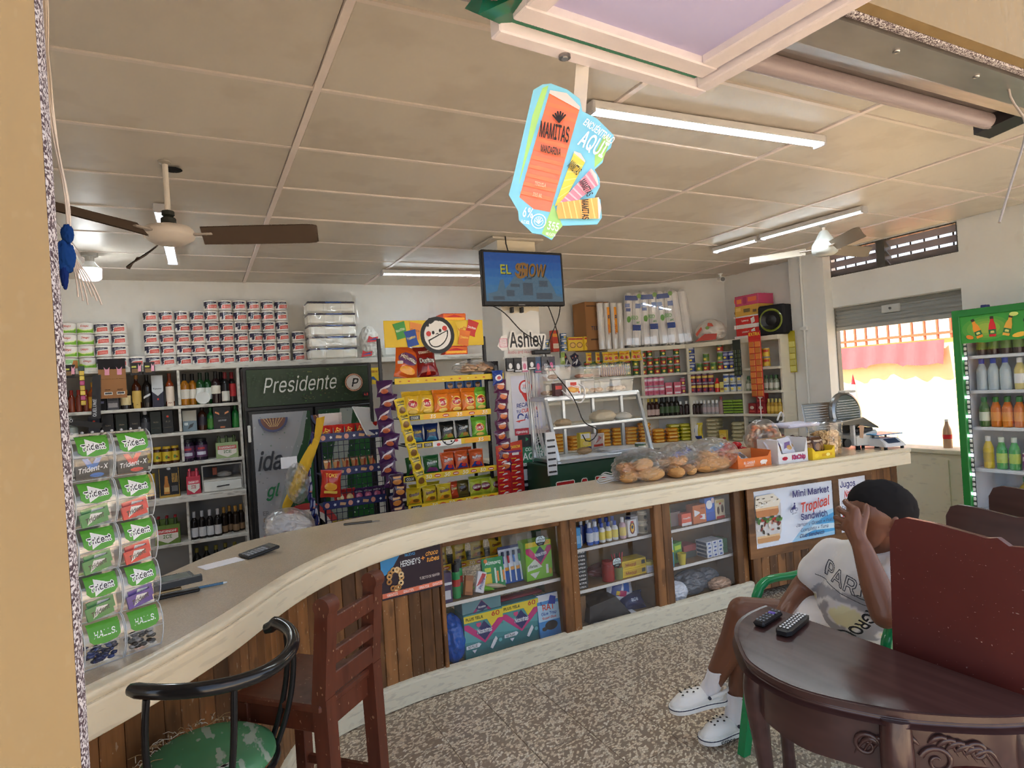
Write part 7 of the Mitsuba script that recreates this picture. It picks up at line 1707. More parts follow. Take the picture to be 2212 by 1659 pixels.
for k in range(2):place(hr,'cream_jar',f'cream jar with round emblem at the end of the middle case, {("lower", "upper")[k]} one','jar',at(2.655,3.37,z1+.0755*k))
z2=.3316
lx=proto(('',carton(.10,.06,.024,c(40,40,44),Pr().text('LATEX',0,.007,.010,c(226,226,226),w=.07),Pr().rect(-.03,.004,.03,.02,c(200,200,200))),'satin'))
for k in range(10):place(lx,'latex_box',f'flat black and white latex box in the stack, {ORD[k + 1]} from the bottom','box',at(2.105+.003*(k%2),3.35,z2+.0245*k,0),'stack of latex boxes')
place(proto(*jar(.13,.042,c(150,34,34),c(160,40,40),None)),'red_tub','round red tub with lid in the middle case','jar',at(2.34,3.36,z2))
m=M().mesh(blob((.16,.07,.05),131,.35,2.4,3),c(96,24,30));m.v[0][:,2]=np.maximum(m.v[0][:,2],-.04);solo('red_bag',m,'gloss','dark red crumpled bags at the back of the middle case','plastic bag',T=at(2.40,3.47,z2+.041))
pc=thing('pen_cup','clear cup of red pens beside the red tub','cup')
part(pc,'cup',M().lathe([(.026,0),(.030,.08)],c(120,130,70),14),'gloss',T=at(2.415,3.345,z2))
for k in range(5):part(pc,'pen',M().cyl((.005*k-.01,.004*(k%2),.01),(-.05+.022*k,0,.17),.0035,[c(200,50,60),c(210,80,80),c(40,30,30)][k%3],6),'satin',T=at(2.415,3.345,z2))
p=Pr().rect(-.10,.06,.10,.105,c(214,180,40))
for k in range(3):p.rect(-.085+.06*k,.068,-.04+.06*k,.098,c(190,150,30))
yc_=proto(('',carton(.20,.10,.054,c(216,184,44),Pr().rect(-.09,.01,.09,.045,c(196,160,36)).rect(.06,.015,.09,.04,c(60,60,50)).text('Maggi',-.03,.018,.018,c(150,60,40),w=.09)),'satin'))
for k in range(2):place(yc_,'stock_carton',f'yellow stock cube carton in the middle case, {("lower", "upper")[k]} one','carton',at(2.535,3.38,z2+.0545*k),'yellow cartons in the middle case')
solo('small_box',carton(.07,.05,.05,c(206,208,214),Pr().rect(-.03,.01,.02,.04,c(170,176,200))),'satin','small white box beside the yellow cartons','box',T=at(2.665,3.34,z2))
solo('tape_roll',M().lathe([(.018,0),(.034,0),(.034,.022),(.018,.022)],c(200,190,80),18),'satin','yellow tape roll lying on the small white box','tape',T=at(2.665,3.345,z2+.0505))
solo('detergent_bag',bagmesh(.24,.20,.09,c(206,208,216),Pr().poly([(-.10,.03),(-.03,.03),(-.01,.12),(-.09,.10)],c(40,60,130)).poly([(.0,.06),(.06,.06),(.06,.12),(.0,.12)],c(40,96,180)).poly([(-.04,.03),(.03,.03),(.03,.065),(-.03,.065)],c(176,40,90)).rect(-.06,.035,-.03,.06,c(220,190,50)).text('ace',.0,.15,.03,c(60,70,100),w=.06),134),'gloss','white, blue and pink detergent bag slumped in the middle case','bag',T=at(2.47,3.42,zb+.06,8,-24,18))
solo('detergent_bag',bagmesh(.20,.12,.09,c(30,40,84),Pr().text('ace',0,.05,.025,c(200,206,220),w=.06),135),'gloss','navy detergent bag lying at the bottom of the middle case','bag',T=at(2.55,3.38,zb,-4,-30))
solo('black_box',M().hull([(-.17,-.09,0),(.15,-.09,0),(-.17,.1,0),(.15,.1,0),(-.15,-.07,.10),(.05,-.07,.13),(-.12,.09,.11),(.05,.09,.13)],c(24,24,26)),'satin','black crumpled parcel on white sheets in the middle case','parcel',T=at(2.33,3.41,zb+.01,-4))
solo('paper_stack',M().rbox((-.17,-.07,0),(.17,.09,.009),.002,c(220,222,228)),'matte','white sheets sticking out under the black parcel','paper',T=at(2.36,3.37,zb,-4))
solo('cardboard_box',carton(.12,.13,.17,c(140,106,74)),'matte','small brown carton in the bottom of the middle case','box',T=at(2.115,3.46,zb,6))
z1=.5886
B3=[(.055,.05,.155,c(60,140,84),2.85,'green striped box at the near end of the third case',Pr().rect(-.02,.10,.02,.13,c(206,220,206)).ell(0,.08,.02,.02,c(120,180,110))),(.10,.10,.10,c(120,100,96),2.95,'brownish grey box behind the orange label box',None),(.09,.05,.085,c(224,96,66),3.02,'bright orange and white box in the third case',Pr().rect(-.045,0,.045,.02,c(226,222,220)).text('Panacilin',0,.045,.012,c(240,220,214),w=.07)),(.125,.07,.13,c(196,106,50),3.135,'orange box with white bow shapes in the third case',Pr().poly([(-.05,.05),(-.05,.10),(.0,.08),(.0,.07)],c(226,222,220)).poly([(.0,.03),(.05,.02),(.05,.06),(.01,.06)],c(226,222,220)).ell(.01,.045,.015,.01,c(200,60,50)).rect(.01,.10,.05,.11,c(170,80,40))),(.095,.05,.165,c(40,96,190),3.245,'blue box with white round emblem in the third case',Pr().ell(-.005,.115,.03,.032,c(226,230,236)).rect(-.047,.0,.047,.06,c(30,80,170)).ell(.03,.14,.015,.02,c(206,190,190))),(.095,.05,.14,c(222,206,170),3.345,'cream box with dancing figures picture in the third case',Pr().rect(-.04,.0,.04,.02,c(190,50,44)).ell(-.02,.06,.012,.03,c(80,50,36)).ell(.02,.07,.012,.03,c(90,56,40)).ell(0,.11,.01,.01,c(200,70,50)).rect(-.04,.115,.04,.135,c(206,180,100)))]
for w,d,h,col,x,lab_,p in B3:solo('medicine_box',carton(w,d,h,col,p),'satin',lab_,'box',T=at(x,3.42 if 'brownish' in lab_ else 3.36,z1))
z2=.3316
solo('medicine_box',carton(.05,.04,.20,c(206,216,222),Pr().rect(-.025,0,.025,.10,c(40,130,150)).rect(-.025,.10,.025,.115,c(222,196,60))),'satin','tall white and teal box at the near end of the third case','box',T=at(2.845,3.34,z2))
solo('green_carton',carton(.10,.06,.14,c(90,150,56),Pr().rect(-.03,.09,.04,.12,c(190,210,60)).ell(.0,.05,.03,.03,c(60,110,50))),'satin','lime green open carton behind the yellow cup','box',T=at(2.945,3.40,z2,12))
solo('yellow_cup',M().lathe([(1e-5,0),(.022,0),(.030,.075),(.033,.078),(.027,.072),(.02,.01)],c(206,186,50),16),'gloss','small yellow cup in the third case','cup',T=at(2.945,3.325,z2))
sm=proto(('',carton(.05,.11,.028,c(206,210,216),Pr().rect(-.012,.008,.012,.02,c(50,80,150)),Pr().rect(-.05,.004,.05,.022,c(70,84,110))),'satin'))
for i in range(3):
 for j in range(4):place(sm,'white_box',f'small white box in the neat stack, {seat[i]} column, {seat[j]} layer up','box',at(3.20+.054*i,3.37+.004*(j%2),z2+.0285*j),'neat stack of small white boxes')
for j in range(3):solo('green_box',carton(.06,.09,.034,c(70,120,84)),'satin',f'small green box beside the white stack, {seat[j]} layer up','box',T=at(3.37,3.385,z2+.0345*j))
for j in range(2):solo('dark_box',carton(.12,.10,.045,[c(70,76,70),c(150,60,60)][j]),'satin',['dark green box behind the white stack','dark red box on the dark green one'][j],'box',T=at(3.10,3.46,z2+.0455*j))
for k,(col,r,x,y,lab_)in enumerate(((c(220,222,228),(.10,.08,.08),2.90,3.37,'white crumpled bag at the near end of the third case floor'),(c(90,94,100),(.16,.09,.10),3.08,3.42,'grey film bags heaped on the third case floor'),(c(120,122,126),(.13,.08,.08),3.27,3.46,'dull grey bags at the back of the third case floor'),(c(200,160,130),(.10,.07,.05),3.30,3.345,'white and orange bag at the far end of the third case floor'))):
 m=M().mesh(blob(r,140+k,.45,3,4),col);m.v[0][:,2]=np.maximum(m.v[0][:,2],-r[2]*.6)
 solo('folded_bag',m,'gloss',lab_,'plastic bag',T=at(x,y,zb+r[2]*.6+.001))
# ---------------------------------------------------------------- doorway: yellow jamb, lintel, shutter housing, sign box
struct('wall_front_jamb',M().box((-1.4,.85,0),(-.1385,.893,2.9),WHITE),'yellow_paint')
js=M()
rows=[]
for i in range(60):
 z=.0+3.0*i/59
 e=.004*(meshkit.noise(np.array([[z*30,0,0]]))[0]-.5)
 rows.append([(-.1383+e*.2,.851,z),(-.136+e,.858,z),(-.135+e,.875,z),(-.137,.894,z)])
struct('trim_5',js.grid(np.array(rows)[::-1],WHITE),'stone')
struct('wall_front_lintel',M().box((-3,.888,2.505),(6.3,.92,3.2),WHITE),'yellow_paint')
struct('trim_6',M().rbox((-.14,.921,2.50),(6.3,.945,2.56),.004,WHITE),'stone')
gh=thing('shutter_housing','grey metal roller shutter housing under the yellow lintel','shutter housing')
part(gh,'beam',M().prism([(.948,2.57),(.955,2.50),(1.05,2.488),(1.075,2.505),(1.17,2.545),(1.17,2.57)],3.0,WHITE,frame((.2,0,0),(0,1,0),(0,0,1))),'galvanised')
part(gh,'lip',M().rbox((.2,.947,2.525),(3.2,.975,2.60),.004,WHITE),'galvanised')
for x in(1.75,2.15,2.55):part(gh,'screw',M().sphere((x,.99,2.494),.009,c(200,196,190),2,(1,1,.5)),'metal')
part(gh,'roller',M().cyl((.2,1.28,2.575),(2.85,1.28,2.575),.030,c(150,138,142),18),'satin')
part(gh,'channel',M().box((.2,1.18,2.60),(2.95,1.32,2.61),WHITE).box((.2,1.20,2.575),(2.95,1.208,2.61),WHITE),'galvanised')
part(gh,'end_flap',M().prism([(1.16,2.56),(1.33,2.54),(1.33,2.64),(1.16,2.64)],.12,c(34,30,32),frame((2.84,0,0),(0,1,0),(0,0,1))),'satin')
part(gh,'bracket',M().hull([(2.86,1.06,2.47),(3.3,1.06,2.50),(2.86,1.10,2.47),(3.3,1.10,2.5),(2.86,1.06,2.49),(3.3,1.10,2.56)],WHITE),'galvanised')
solo('hanging_wire',M().tube(curve([(2.36,1.0,2.50),(2.38,1.0,2.46),(2.45,1.0,2.41),(2.40,1.0,2.28),(2.29,1.0,2.12),(2.25,1.0,2.06)],20),.004,c(150,140,132),6),'satin','loose grey wire hanging from the shutter housing','wire')
scene['acrylic']={'type':'principledthin','base_color':{'type':'rgb','value':[.62,.53,.64]},'roughness':.25,'spec_trans':0.0,'eta':1.5,'diff_trans':1.0}
sb_=thing('sign_box','lavender panel in nested aluminium frames hanging over the entrance','sign box')
ST=at(1.085,1.075,2.30,5)
al=c(206,198,202)
for lo,hi in(((-.56,-.035,0),(0,0,.05)),((-.035,-.95,0),(0,-.035,.05))):part(sb_,'outer_rail',M().rbox(lo,hi,.003,al),'satin',T=ST)
for lo,hi in(((-.545,-.10,.012),(-.04,-.055,.045)),((-.092,-.95,.012),(-.045,-.10,.045)),((-.545,-.95,.012),(-.50,-.10,.045))):part(sb_,'inner_rail',M().rbox(lo,hi,.003,al),'satin',T=ST)
part(sb_,'panel',M().grid([[(-.50,y,.03)for y in(-.95,-.10)],[(-.092,y,.03)for y in(-.95,-.10)]],c(196,178,204)),'acrylic',T=ST)
part(sb_,'green_sheet',M().rbox((-.58,-.056,.022),(-.04,-.034,.028),.001,c(16,96,70)).hull([(-.62,-.06,.0),(-.55,-.11,.03),(-.53,-.02,.02),(-.60,.02,.06),(-.58,-.05,.09)],c(14,84,60)),'gloss',T=ST)
part(sb_,'lock',M().cyl((-.40,-.018,.002),(-.40,-.018,-.006),.012,c(150,146,146),18).cyl((-.40,-.018,-.004),(-.40,-.018,-.008),.007,c(190,188,188),14),'metal',T=ST)
part(sb_,'torn_side',M().mesh(blob((.035,.20,.06),160,.4,4,4),lambda v:np.where((meshkit.fbm(v*30,3)>.55)[:,None],c(130,80,56),c(120,112,106))),'matte',T=ST@trans(-.60,-.22,.06))
for lo,hi in(((-.58,-.012,.05),(0,0,.14)),((-.012,-.95,.05),(0,-.012,.14)),((-.58,-.95,.05),(-.57,-.012,.14))):part(sb_,'side',M().box(lo,hi,c(170,168,170)),'satin',T=ST)
hm=thing('hanging_sign','die-cut MAMITAS drink sign hanging below the sign box','sign')
fvec=unit(_f)
HT=frame(CAM+_f*1.27+_r0*0+(_r0*math.cos(ROLL)+_u0*math.sin(ROLL))*(99/1047)+_u*(484/1047),_r0*math.cos(ROLL)+_u0*math.sin(ROLL),_u)
u_=lambda pts:[((x-1205)/1047,-(y-345)/1047)for x,y in pts]
OUTL=[(1172,182),(1190,180),(1225,193),(1252,213),(1258,240),(1290,256),(1326,292),(1320,318),(1306,330),(1302,350),(1284,366),(1295,385),(1296,402),(1284,426),(1297,430),(1300,470),(1290,484),(1212,487),(1192,518),(1170,506),(1150,503),(1121,475),(1119,455),(1099,420),(1110,378),(1152,194)]
m=M().prism(u_(OUTL),.004,c(130,200,230),HT,z0=-.004)
part(hm,'board',m,'satin')
lb,gn,sal=c(128,202,232),c(164,214,130),c(238,124,96)
p=Pr().poly(u_(OUTL),lb)
p.poly(u_([(1172,190),(1185,184),(1150,300),(1120,400),(1150,250)]),gn).poly(u_([(1306,290),(1320,300),(1302,345),(1284,362),(1285,330)]),gn).poly(u_([(1195,440),(1215,487),(1290,484),(1230,470),(1192,515),(1170,505)]),gn)
def canpic(p,a,b,c_,d_,col,st,n=7):
 a,b,c_,d_=(np.array(q,float)for q in(a,b,c_,d_))
 p.poly(u_([a,a+.5*(b-a)+.05*(a-d_),b,c_,c_+.5*(d_-c_)+.04*(d_-a),d_]),col)
 for k in range(n):
  t0,t1=k/n,k/n+.035
  p.poly(u_([a+(d_-a)*(t0+.02),b+(c_-b)*max(t0-.05,0),b+(c_-b)*max(t1-.05,0.03),a+(d_-a)*(t1+.02)]),st)
 p.poly(u_([a,a+.5*(b-a)+.05*(a-d_),b,b+.03*(c_-b),a+.03*(d_-a)]),c(226,206,206))
canpic(p,(1188,196),(1253,232),(1188,458),(1122,426),sal,c(236,130,90),12)
canpic(p,(1240,328),(1264,350),(1222,428),(1198,446),c(236,206,84),c(246,226,130),6)
canpic(p,(1276,366),(1292,400),(1216,458),(1204,444),c(232,140,160),c(244,190,200),8)
canpic(p,(1292,428),(1294,474),(1206,474),(1204,440),c(240,176,96),c(248,206,130),7)
tx=lambda t,x,y,h,col,**k:p.text(t,(x-1205)/1047,-(y-345)/1047,h/1047,col,**k)
blk2=c(36,28,30)
tx('MAMITAS',1195,304,32,blk2,w=.062,ang=-12,shear=-.1)
tx('MANDARINA',1188,335,15,blk2,w=.042,ang=-12,shear=-.1)
tx('TEQUILA',1166,405,8,c(250,190,160),w=.024,ang=-12);tx('355 ML',1160,428,8,c(250,190,160),w=.02,ang=-12)
for dx,an in((-13,60),(-8,35),(-3,12),(3,-12),(8,-35),(13,-60)):
 x0,y0=1207,268
 p.line([((x0-1205)/1047,-(y0-345)/1047),((x0+dx-1205)/1047,-(y0-24+abs(dx)*.7-345)/1047)],.0035,blk2)
tx('MAMITAS',1234,372,17,blk2,w=.028,ang=-55+10);tx('MAMITAS',1258,412,15,blk2,w=.036,ang=-62);tx('MAMITAS',1256,455,14,blk2,w=.042,ang=-88)
wh=c(240,244,246)
tx('ENCUÉNTRALO',1288,294,15,wh,w=.072,ang=-35);tx('AQUÍ',1272,330,34,wh,w=.058,ang=-30)
tx('6%',1138,472,20,wh,w=.022,ang=-10);tx('ALC.VOL',1134,486,7,wh,w=.018,ang=-10);tx('355',1192,500,17,wh,w=.024,ang=-12);tx('ML/LATA',1188,512,6,wh,w=.02,ang=-12)
q=u_([(1163,481)])[0]
p.ring(q[0],q[1],.0135,.0155,wh,22).ring(q[0],q[1],.0085,.0095,wh,20)
for an in(-60,-30,0,30,60):p.line([(q[0],q[1]-.005),(q[0]+.008*math.sin(math.radians(an)),q[1]-.005+.012*math.cos(math.radians(an)))],.0016,wh)
m=M();p.eps=.0002;p.plane(m,HT);part(hm,'print',m,'satin')
part(hm,'strip',M().prism(u_([(1248,100),(1276,104),(1266,240),(1238,232)]),.0012,c(196,190,184),HT,z0=-.007),'gloss')
rc_=thing('frayed_cord','frayed white cord knotted with a blue rag beside the yellow jamb','cord')
cp_=[(-.1365,.897,2.20),(-.165,1.08,2.15),(-.173,1.154,2.104),(-.165,1.150,2.03),(-.160,1.148,1.946),(-.163,1.15,1.92)]
for k in range(5):
 q=curve(cp_,22)+np.array([.0035*math.sin(k*1.3),.002*math.cos(k*1.3),0])*np.sin(np.linspace(.3,6+k,22))[:,None]
 part(rc_,'strand',M().tube(q,.0016,c(214,200,186),5),'matte')
for k in range(6):part(rc_,'strand',M().tube(curve([(-.162,1.15,1.90),(-.156+.003*k,1.147,1.865),(-.154+.006*k,1.145,1.83-.006*(k%3))],8),.0011,c(206,190,176),4),'matte')
m=M().mesh(blob((.009,.008,.016),170,.4,3,3),c(20,54,112));m.v[0]+=(-.163,1.148,1.928)
n_=M().mesh(blob((.015,.009,.028),171,.55,3,3),c(24,60,120));n_.v[0]+=(-.168,1.148,1.892)
part(rc_,'rag',m.join(n_).mesh(blob((.006,.006,.028),172,.4,3,3).apply_translation((-.170,1.148,1.868)),c(18,40,100)),'cloth')
# ---------------------------------------------------------------- gum rack on the counter
tr_=thing('gum_rack','clear plastic ten pocket gum rack standing on the counter','rack')
TT=frame((-.32,2.02,TOPZ+.001),(.18,.10,0),(-.10,.18,0),(0,0,1))
cw,rh=.103,.1265
pf=[(-.004,rh),(-.022,rh*.92),(-.034,rh*.72),(-.037,rh*.5),(-.033,rh*.28),(-.022,rh*.08),(-.016,0)]
pocket=M().grid([[(x,y,z)for y,z in pf]for x in(.002,cw-.002)][::-1],WHITE)
for x in(.002,cw-.002):pocket.flat([(x,0,0)]+[(x,y,z)for y,z in pf]+[(x,0,rh)],[[0,k,k+1]for k in range(1,len(pf)+1)],WHITE)
pocket.flat([(.002,-.016,.002),(cw-.002,-.016,.002),(cw-.002,.02,.002),(.002,.02,.002)],[[0,1,2,3]],WHITE)
pkd=plydict(pocket,'clear_plastic')
edg=M()
for x in(.002,cw-.002):edg.tube([(x,y,z)for y,z in pf],.0016,c(196,200,204),5)
edg.tube([(.002,-.0375,rh*.5),(cw-.002,-.0375,rh*.5)],.0009,c(180,184,188),4).tube([(.002,-.016,.001),(cw-.002,-.016,.001)],.0014,c(190,194,198),4)
edd=plydict(edg,'gloss')
pz=np.array(pf)[::-1]
def onp(v,o):return np.column_stack([v[:,0],np.interp(v[:,1],pz[:,1],pz[:,0])-.0012-o,v[:,1]])
def glabel(t):
 g=c(84,158,50)
 p=Pr(.0003).poly([(.012,rh*.95),(.092,rh*.95),(.090,rh*.62),(.080,rh*.54),(.052,rh*.51),(.024,rh*.54),(.014,rh*.62)],g)
 if t=='HALLS':p.text('HALLS.',.052,rh*.66,.016,c(236,240,236),w=.058,shear=.15)
 else:p.poly([(.034,rh*.90),(.034,rh*.54),(.078,rh*.74)],c(232,234,234)).text('Trident',.052,rh*.66,.0155,c(28,24,36),w=.058,ang=3,edge=c(236,238,238),ew=.14)
 m=M();p.to(m,onp,.02);return plydict(m,'satin')
gl={t:glabel(t)for t in('Trident','HALLS')}
part(tr_,'back',M().box((0,.012,0),(2*cw,.016,5*rh),WHITE),'clear_plastic',T=TT)
for k in range(8):part(tr_,'knob',M().sphere((.02+.025*k,.012,5*rh+.003),.004,c(190,194,198),1),'gloss',T=TT)
def gumpack(col,c2,t,big=False):
 w,h=(.082,.055)if big else(.066,.036)
 p=Pr(.0003).rect(-w/2,0,w/2,h,col)
 if big:p.poly([(-w*.3,h),(-w*.12,h),(0,h*.7),(w*.12,h),(w*.3,h),(w*.1,h*.45),(-w*.1,h*.45)],c2).ell(.01,h*.15,.018,.006,c2,10).text('Trident-X',0,h*.36,.013,c(236,236,240),w=w*.9,shear=.25,ang=6)
 else:p.poly([(-w*.3,h*.1),(w*.35,h*.75),(-w*.1,h*.9)],c(226,226,226)).text('Trident',0,h*.35,.012,c(30,26,34),w=w*.72,shear=.25,ang=8)
 m=M().rbox((-w/2,.0,0),(w/2,.008,h),.002,col);p.plane(m,frame((0,-.0003,0),(1,0,0),(0,0,1)))
 return proto(('',m,'gloss'))
GP={'b':gumpack(c(24,26,34),c(50,110,190),'x',True),'r':gumpack(c(26,24,26),c(206,60,50),'x',True),'g':gumpack(c(60,140,70),None,'t'),'R':gumpack(c(206,50,46),None,'t'),'p':gumpack(c(80,50,150),None,'t')}
NM={'b':'black and blue gum pack','r':'black and red gum pack','g':'green gum pack','R':'red gum pack','p':'violet gum pack'}
LAY=[('',''),('g','p'),('g','R'),('g','R'),('b','r')]
for r in range(5):
 for q in range(2):
  T=TT@trans(q*cw,0,r*rh)
  pk=part(tr_,'pocket',pkd,T=T)
  part(pk,'edge',edd,T=T);part(pk,'label',gl['HALLS' if r==0 else 'Trident'],T=T)
  k=LAY[r][q]
  col_,row_=('jamb','tablet')[q],('bottom','second','third','fourth','top')[r]
  if k:
   big=k in 'br'
   for j in range(1 if big else 2):place(GP[k],'gum_pack',f'{NM[k]} in the {row_} pocket on the {col_} side, {("front", "rear")[j]} one','gum pack',T@trans(.052+(.0 if big else .008*j),-.021+.012*j,.005+.012*j)@rot('y',0 if big else-9),'gum packs in the rack')
  else:
   m=M()
   for i in range(34):
    x,y,z=RNG.uniform(.014,cw-.014),RNG.uniform(-.022,.004),RNG.uniform(.008,.055)
    m.mesh(blob((.010,.007,.006),i,.4,3,1).apply_translation((x,y,z)),[c(30,44,90),c(50,66,120),c(24,30,60)][i%3]if q==0 else[c(60,62,66),c(150,152,156),c(30,30,32)][i%3])
   solo('cough_sweets',m,'gloss',('navy wrapped sweets in the bottom pocket beside the jamb','grey and black wrapped sweets in the bottom pocket toward the stapler')[q],'sweets',T=T,kind='stuff')
solo('receipt',M().rbox((0,0,0),(.07,.001,.07),.0003,c(200,200,202)),'matte','folded printed receipt in the pocket with the violet packs','paper',T=TT@trans(cw+.012,-.008,rh+.03)@rot('y',-12))
# ---------------------------------------------------------------- bar stools
ws_=thing('wooden_bar_stool','red brown wooden bar stool with slatted back at the counter','bar stool')
A,B=np.array([.292,1.965]),np.array([.478,2.135])
dx=unit(B-A);dy=np.array([-dx[1],dx[0]])
WT=frame((A[0],A[1],0),(*dx,0),(*dy,0),(0,0,1))
wd=np.linalg.norm(B-A)
for x in(0,wd):
 m=M().hull([(x-.024,-.04,.0),(x+.024,-.04,0),(x-.024,.005,0),(x+.024,.005,0),(x-.024,-.028,.74),(x+.024,-.028,.74),(x-.024,.026,.74),(x+.024,.026,.74)],WHITE)
 m.hull([(x-.024,-.026,.74),(x+.024,-.026,.74),(x-.024,.024,.74),(x+.024,.024,.74),(x-.024,-.055,1.02),(x+.024,-.055,1.02),(x-.024,-.008,1.02),(x+.024,-.008,1.02)],WHITE)
 m.cyl((x-.026,-.032,1.02),(x+.026,-.032,1.02),.030,WHITE,20)
 part(ws_,'back_post',m,'red_wood',T=WT)
for z,h_ in((.955,.055),(.855,.045),(.775,.06)):
 o=-.012-.03*(z-.74)/.28
 part(ws_,'slat',M().rbox((.02,o-.012,z-h_/2),(wd-.02,o+.012,z+h_/2),.003,WHITE),'red_wood',T=WT)
part(ws_,'seat',M().rbox((-.03,-.01,.70),(wd+.03,.33,.725),.006,WHITE),'red_wood',T=WT)
for lo,hi in(((0,.0,.63),(wd,.02,.70)),((-.01,0,.63),(.01,.31,.70)),((wd-.01,0,.63),(wd+.01,.31,.70)),((0,.29,.63),(wd,.31,.70)),((0,.29,.25),(wd,.31,.29)),((-.01,0,.35),(.01,.31,.38)),((wd-.01,0,.35),(wd+.01,.31,.38))):part(ws_,'rail',M().rbox(lo,hi,.003,WHITE),'red_wood',T=WT)
for x in(0,wd):part(ws_,'front_leg',M().rbox((x-.022,.28,0),(x+.022,.325,.70),.003,WHITE),'red_wood',T=WT)
bs=thing('metal_bar_stool','black tubular bar stool with torn green round seat','bar stool')
C0=np.array([-.012,1.945])
bk3=c(26,26,28)
arc=[(C0[0]+.225*math.cos(t),C0[1]+.225*math.sin(t),.952+.012*math.sin(2*t))for t in np.radians(np.linspace(-140,32,40))]
arc+=[(arc[-1][0]-.012,arc[-1][1]+.02,.945),(arc[-1][0]-.03,arc[-1][1]+.028,.94)]
R_=np.full(len(arc),.0185);R_[0]=.015;R_[-1]=.015
part(bs,'back_rail',M().tube(arc,R_,bk3,12),'gloss')
for t in(-128,-76,4,18):
 t=math.radians(t)
 a=np.array([C0[0]+.225*math.cos(t),C0[1]+.225*math.sin(t),.945]);b=np.array([-.03+.19*math.cos(t),2.0+.19*math.sin(t),.62])
 part(bs,'spindle',M().tube(curve([a,.5*(a+b)+(.02*math.cos(t),.02*math.sin(t),0),b],10),.0085,bk3,8),'gloss')
SC=trans(-.03,2.0,0)
seatm=M().lathe([(1e-5,.672),(.10,.672),(.155,.664),(.180,.645),(.184,.63),(.17,.615)],WHITE,40,SC,sharp=80)
part(bs,'seat',seatm,'vinyl')
rs=np.random.RandomState(3)
m=M()
for i in range(70):
 t=math.radians(60+130*rs.rand());r=.150+.034*rs.rand();a=np.array([-.03+r*math.cos(t),2.0+r*math.sin(t),.668])
 b_=rs.normal(size=2)*.018
 m.tube([a,a+(b_[0]*.5,b_[1]*.5,.006),a+(*b_,.001)],.0012,[c(190,180,160),c(150,120,80)][i%2],4)
part(bs,'torn_foam',m,'matte',kind='stuff')
part(bs,'tear',M().prism([(.025*(1+.5*(-1)**k)*math.cos(k*PI/7),.016*(1+.6*(-1)**k)*math.sin(k*PI/7))for k in range(14)],.001,c(170,170,160),trans(.01,1.88,.6685)).prism([(.010,0),(0,.006),(-.009,0),(0,-.007)],.0015,c(20,20,18),trans(.01,1.88,.669)),'matte')
part(bs,'seat_ring',M().tube([(-.03+.186*math.cos(t),2.0+.186*math.sin(t),.612)for t in np.linspace(0,2*PI,40,endpoint=False)],.010,bk3,8,closed=True),'gloss')
for k in range(4):
 t=PI/4+k*PI/2
 part(bs,'leg',M().tube([(-.03+.17*math.cos(t),2.0+.17*math.sin(t),.612),(-.03+.23*math.cos(t),2.0+.23*math.sin(t),.012)],.011,bk3,8),'gloss')
part(bs,'foot_ring',M().tube([(-.03+.212*math.cos(t),2.0+.212*math.sin(t),.22)for t in np.linspace(0,2*PI,40,endpoint=False)],.009,bk3,8,closed=True),'gloss')
# ---------------------------------------------------------------- half-round table, remotes, chairs
tb=thing('console_table','dark carved half-round table with scalloped edge','table')
TO=np.array([(1.885,1.665),(1.82,1.66),(1.715,1.632),(1.62,1.57),(1.535,1.475),(1.475,1.385),(1.455,1.305),(1.452,1.225),(1.474,1.14),(1.512,1.065),(1.56,.99),(1.64,.91),(1.74,.835),(1.82,.80),(1.885,.79)])
tl=curve(TO,90)
TPf=[(-.02,.715),(.0,.717),(.006,.724),(.0,.730),(.012,.734),(.016,.742),(.008,.750),(-.012,.753)]
part(tb,'top',M().prism(tl,.022,WHITE,z0=.731),'table_wood')
G=sweep2(tl[::-1],TPf)
m=M().grid(G,WHITE);part(tb,'edge',m,'table_wood')
cen=np.array([1.885,1.225])
ap=cen+(tl-cen)*np.array([.91,.91])
n_=len(ap)
drop=lambda i:.135+.045*math.exp(-((i/n_-.5)/.10)**2)+.02*math.cos(i/n_*6*PI)+(.03 if i<8 or i>n_-9 else 0)
m=M().grid([[(*ap[i],.718),(*ap[i],.718-drop(i))]for i in range(n_)],WHITE)
ap2=cen+(ap-cen)*.965
m.grid([[(*ap2[i],.718),(*ap2[i],.718-drop(i))]for i in range(n_)][::-1],WHITE).grid([[(*ap[i],.718-drop(i)),(*ap2[i],.718-drop(i))]for i in range(n_)],WHITE)
part(tb,'apron',m,'table_wood')
aps=np.r_[0,np.cumsum(np.linalg.norm(np.diff(ap,axis=0),axis=1))]
def onap(s,z,o=.003):
 x,y=np.interp(s,aps,ap[:,0]),np.interp(s,aps,ap[:,1])
 d=unit(np.array([x,y])-cen)
 return(x+d[0]*o,y+d[1]*o,z)
def scroll(s0,z0,r0,a0,turns,sgn,w=.006):
 ts=np.linspace(0,1,26)
 return[onap(s0+sgn*r0*(1-.8*t)*math.cos(a0+turns*2*PI*t),z0+r0*(1-.8*t)*math.sin(a0+turns*2*PI*t))for t in ts]
mid=aps[-1]*.73
for s0,z0,r0,a0,tn,sg in((mid-.10,.625,.035,.3,1.3,1),(mid+.06,.610,.040,.3,1.3,-1),(mid-.02,.66,.03,1,.7,1),(mid+.15,.64,.028,.2,1.1,-1),(.20,.64,.035,.3,1.2,1),(.27,.62,.025,0,1,-1)):
 part(tb,'carved_scroll',M().tube(scroll(s0,z0,r0,a0,tn,sg),np.linspace(.008,.003,26),WHITE,6),'table_wood')
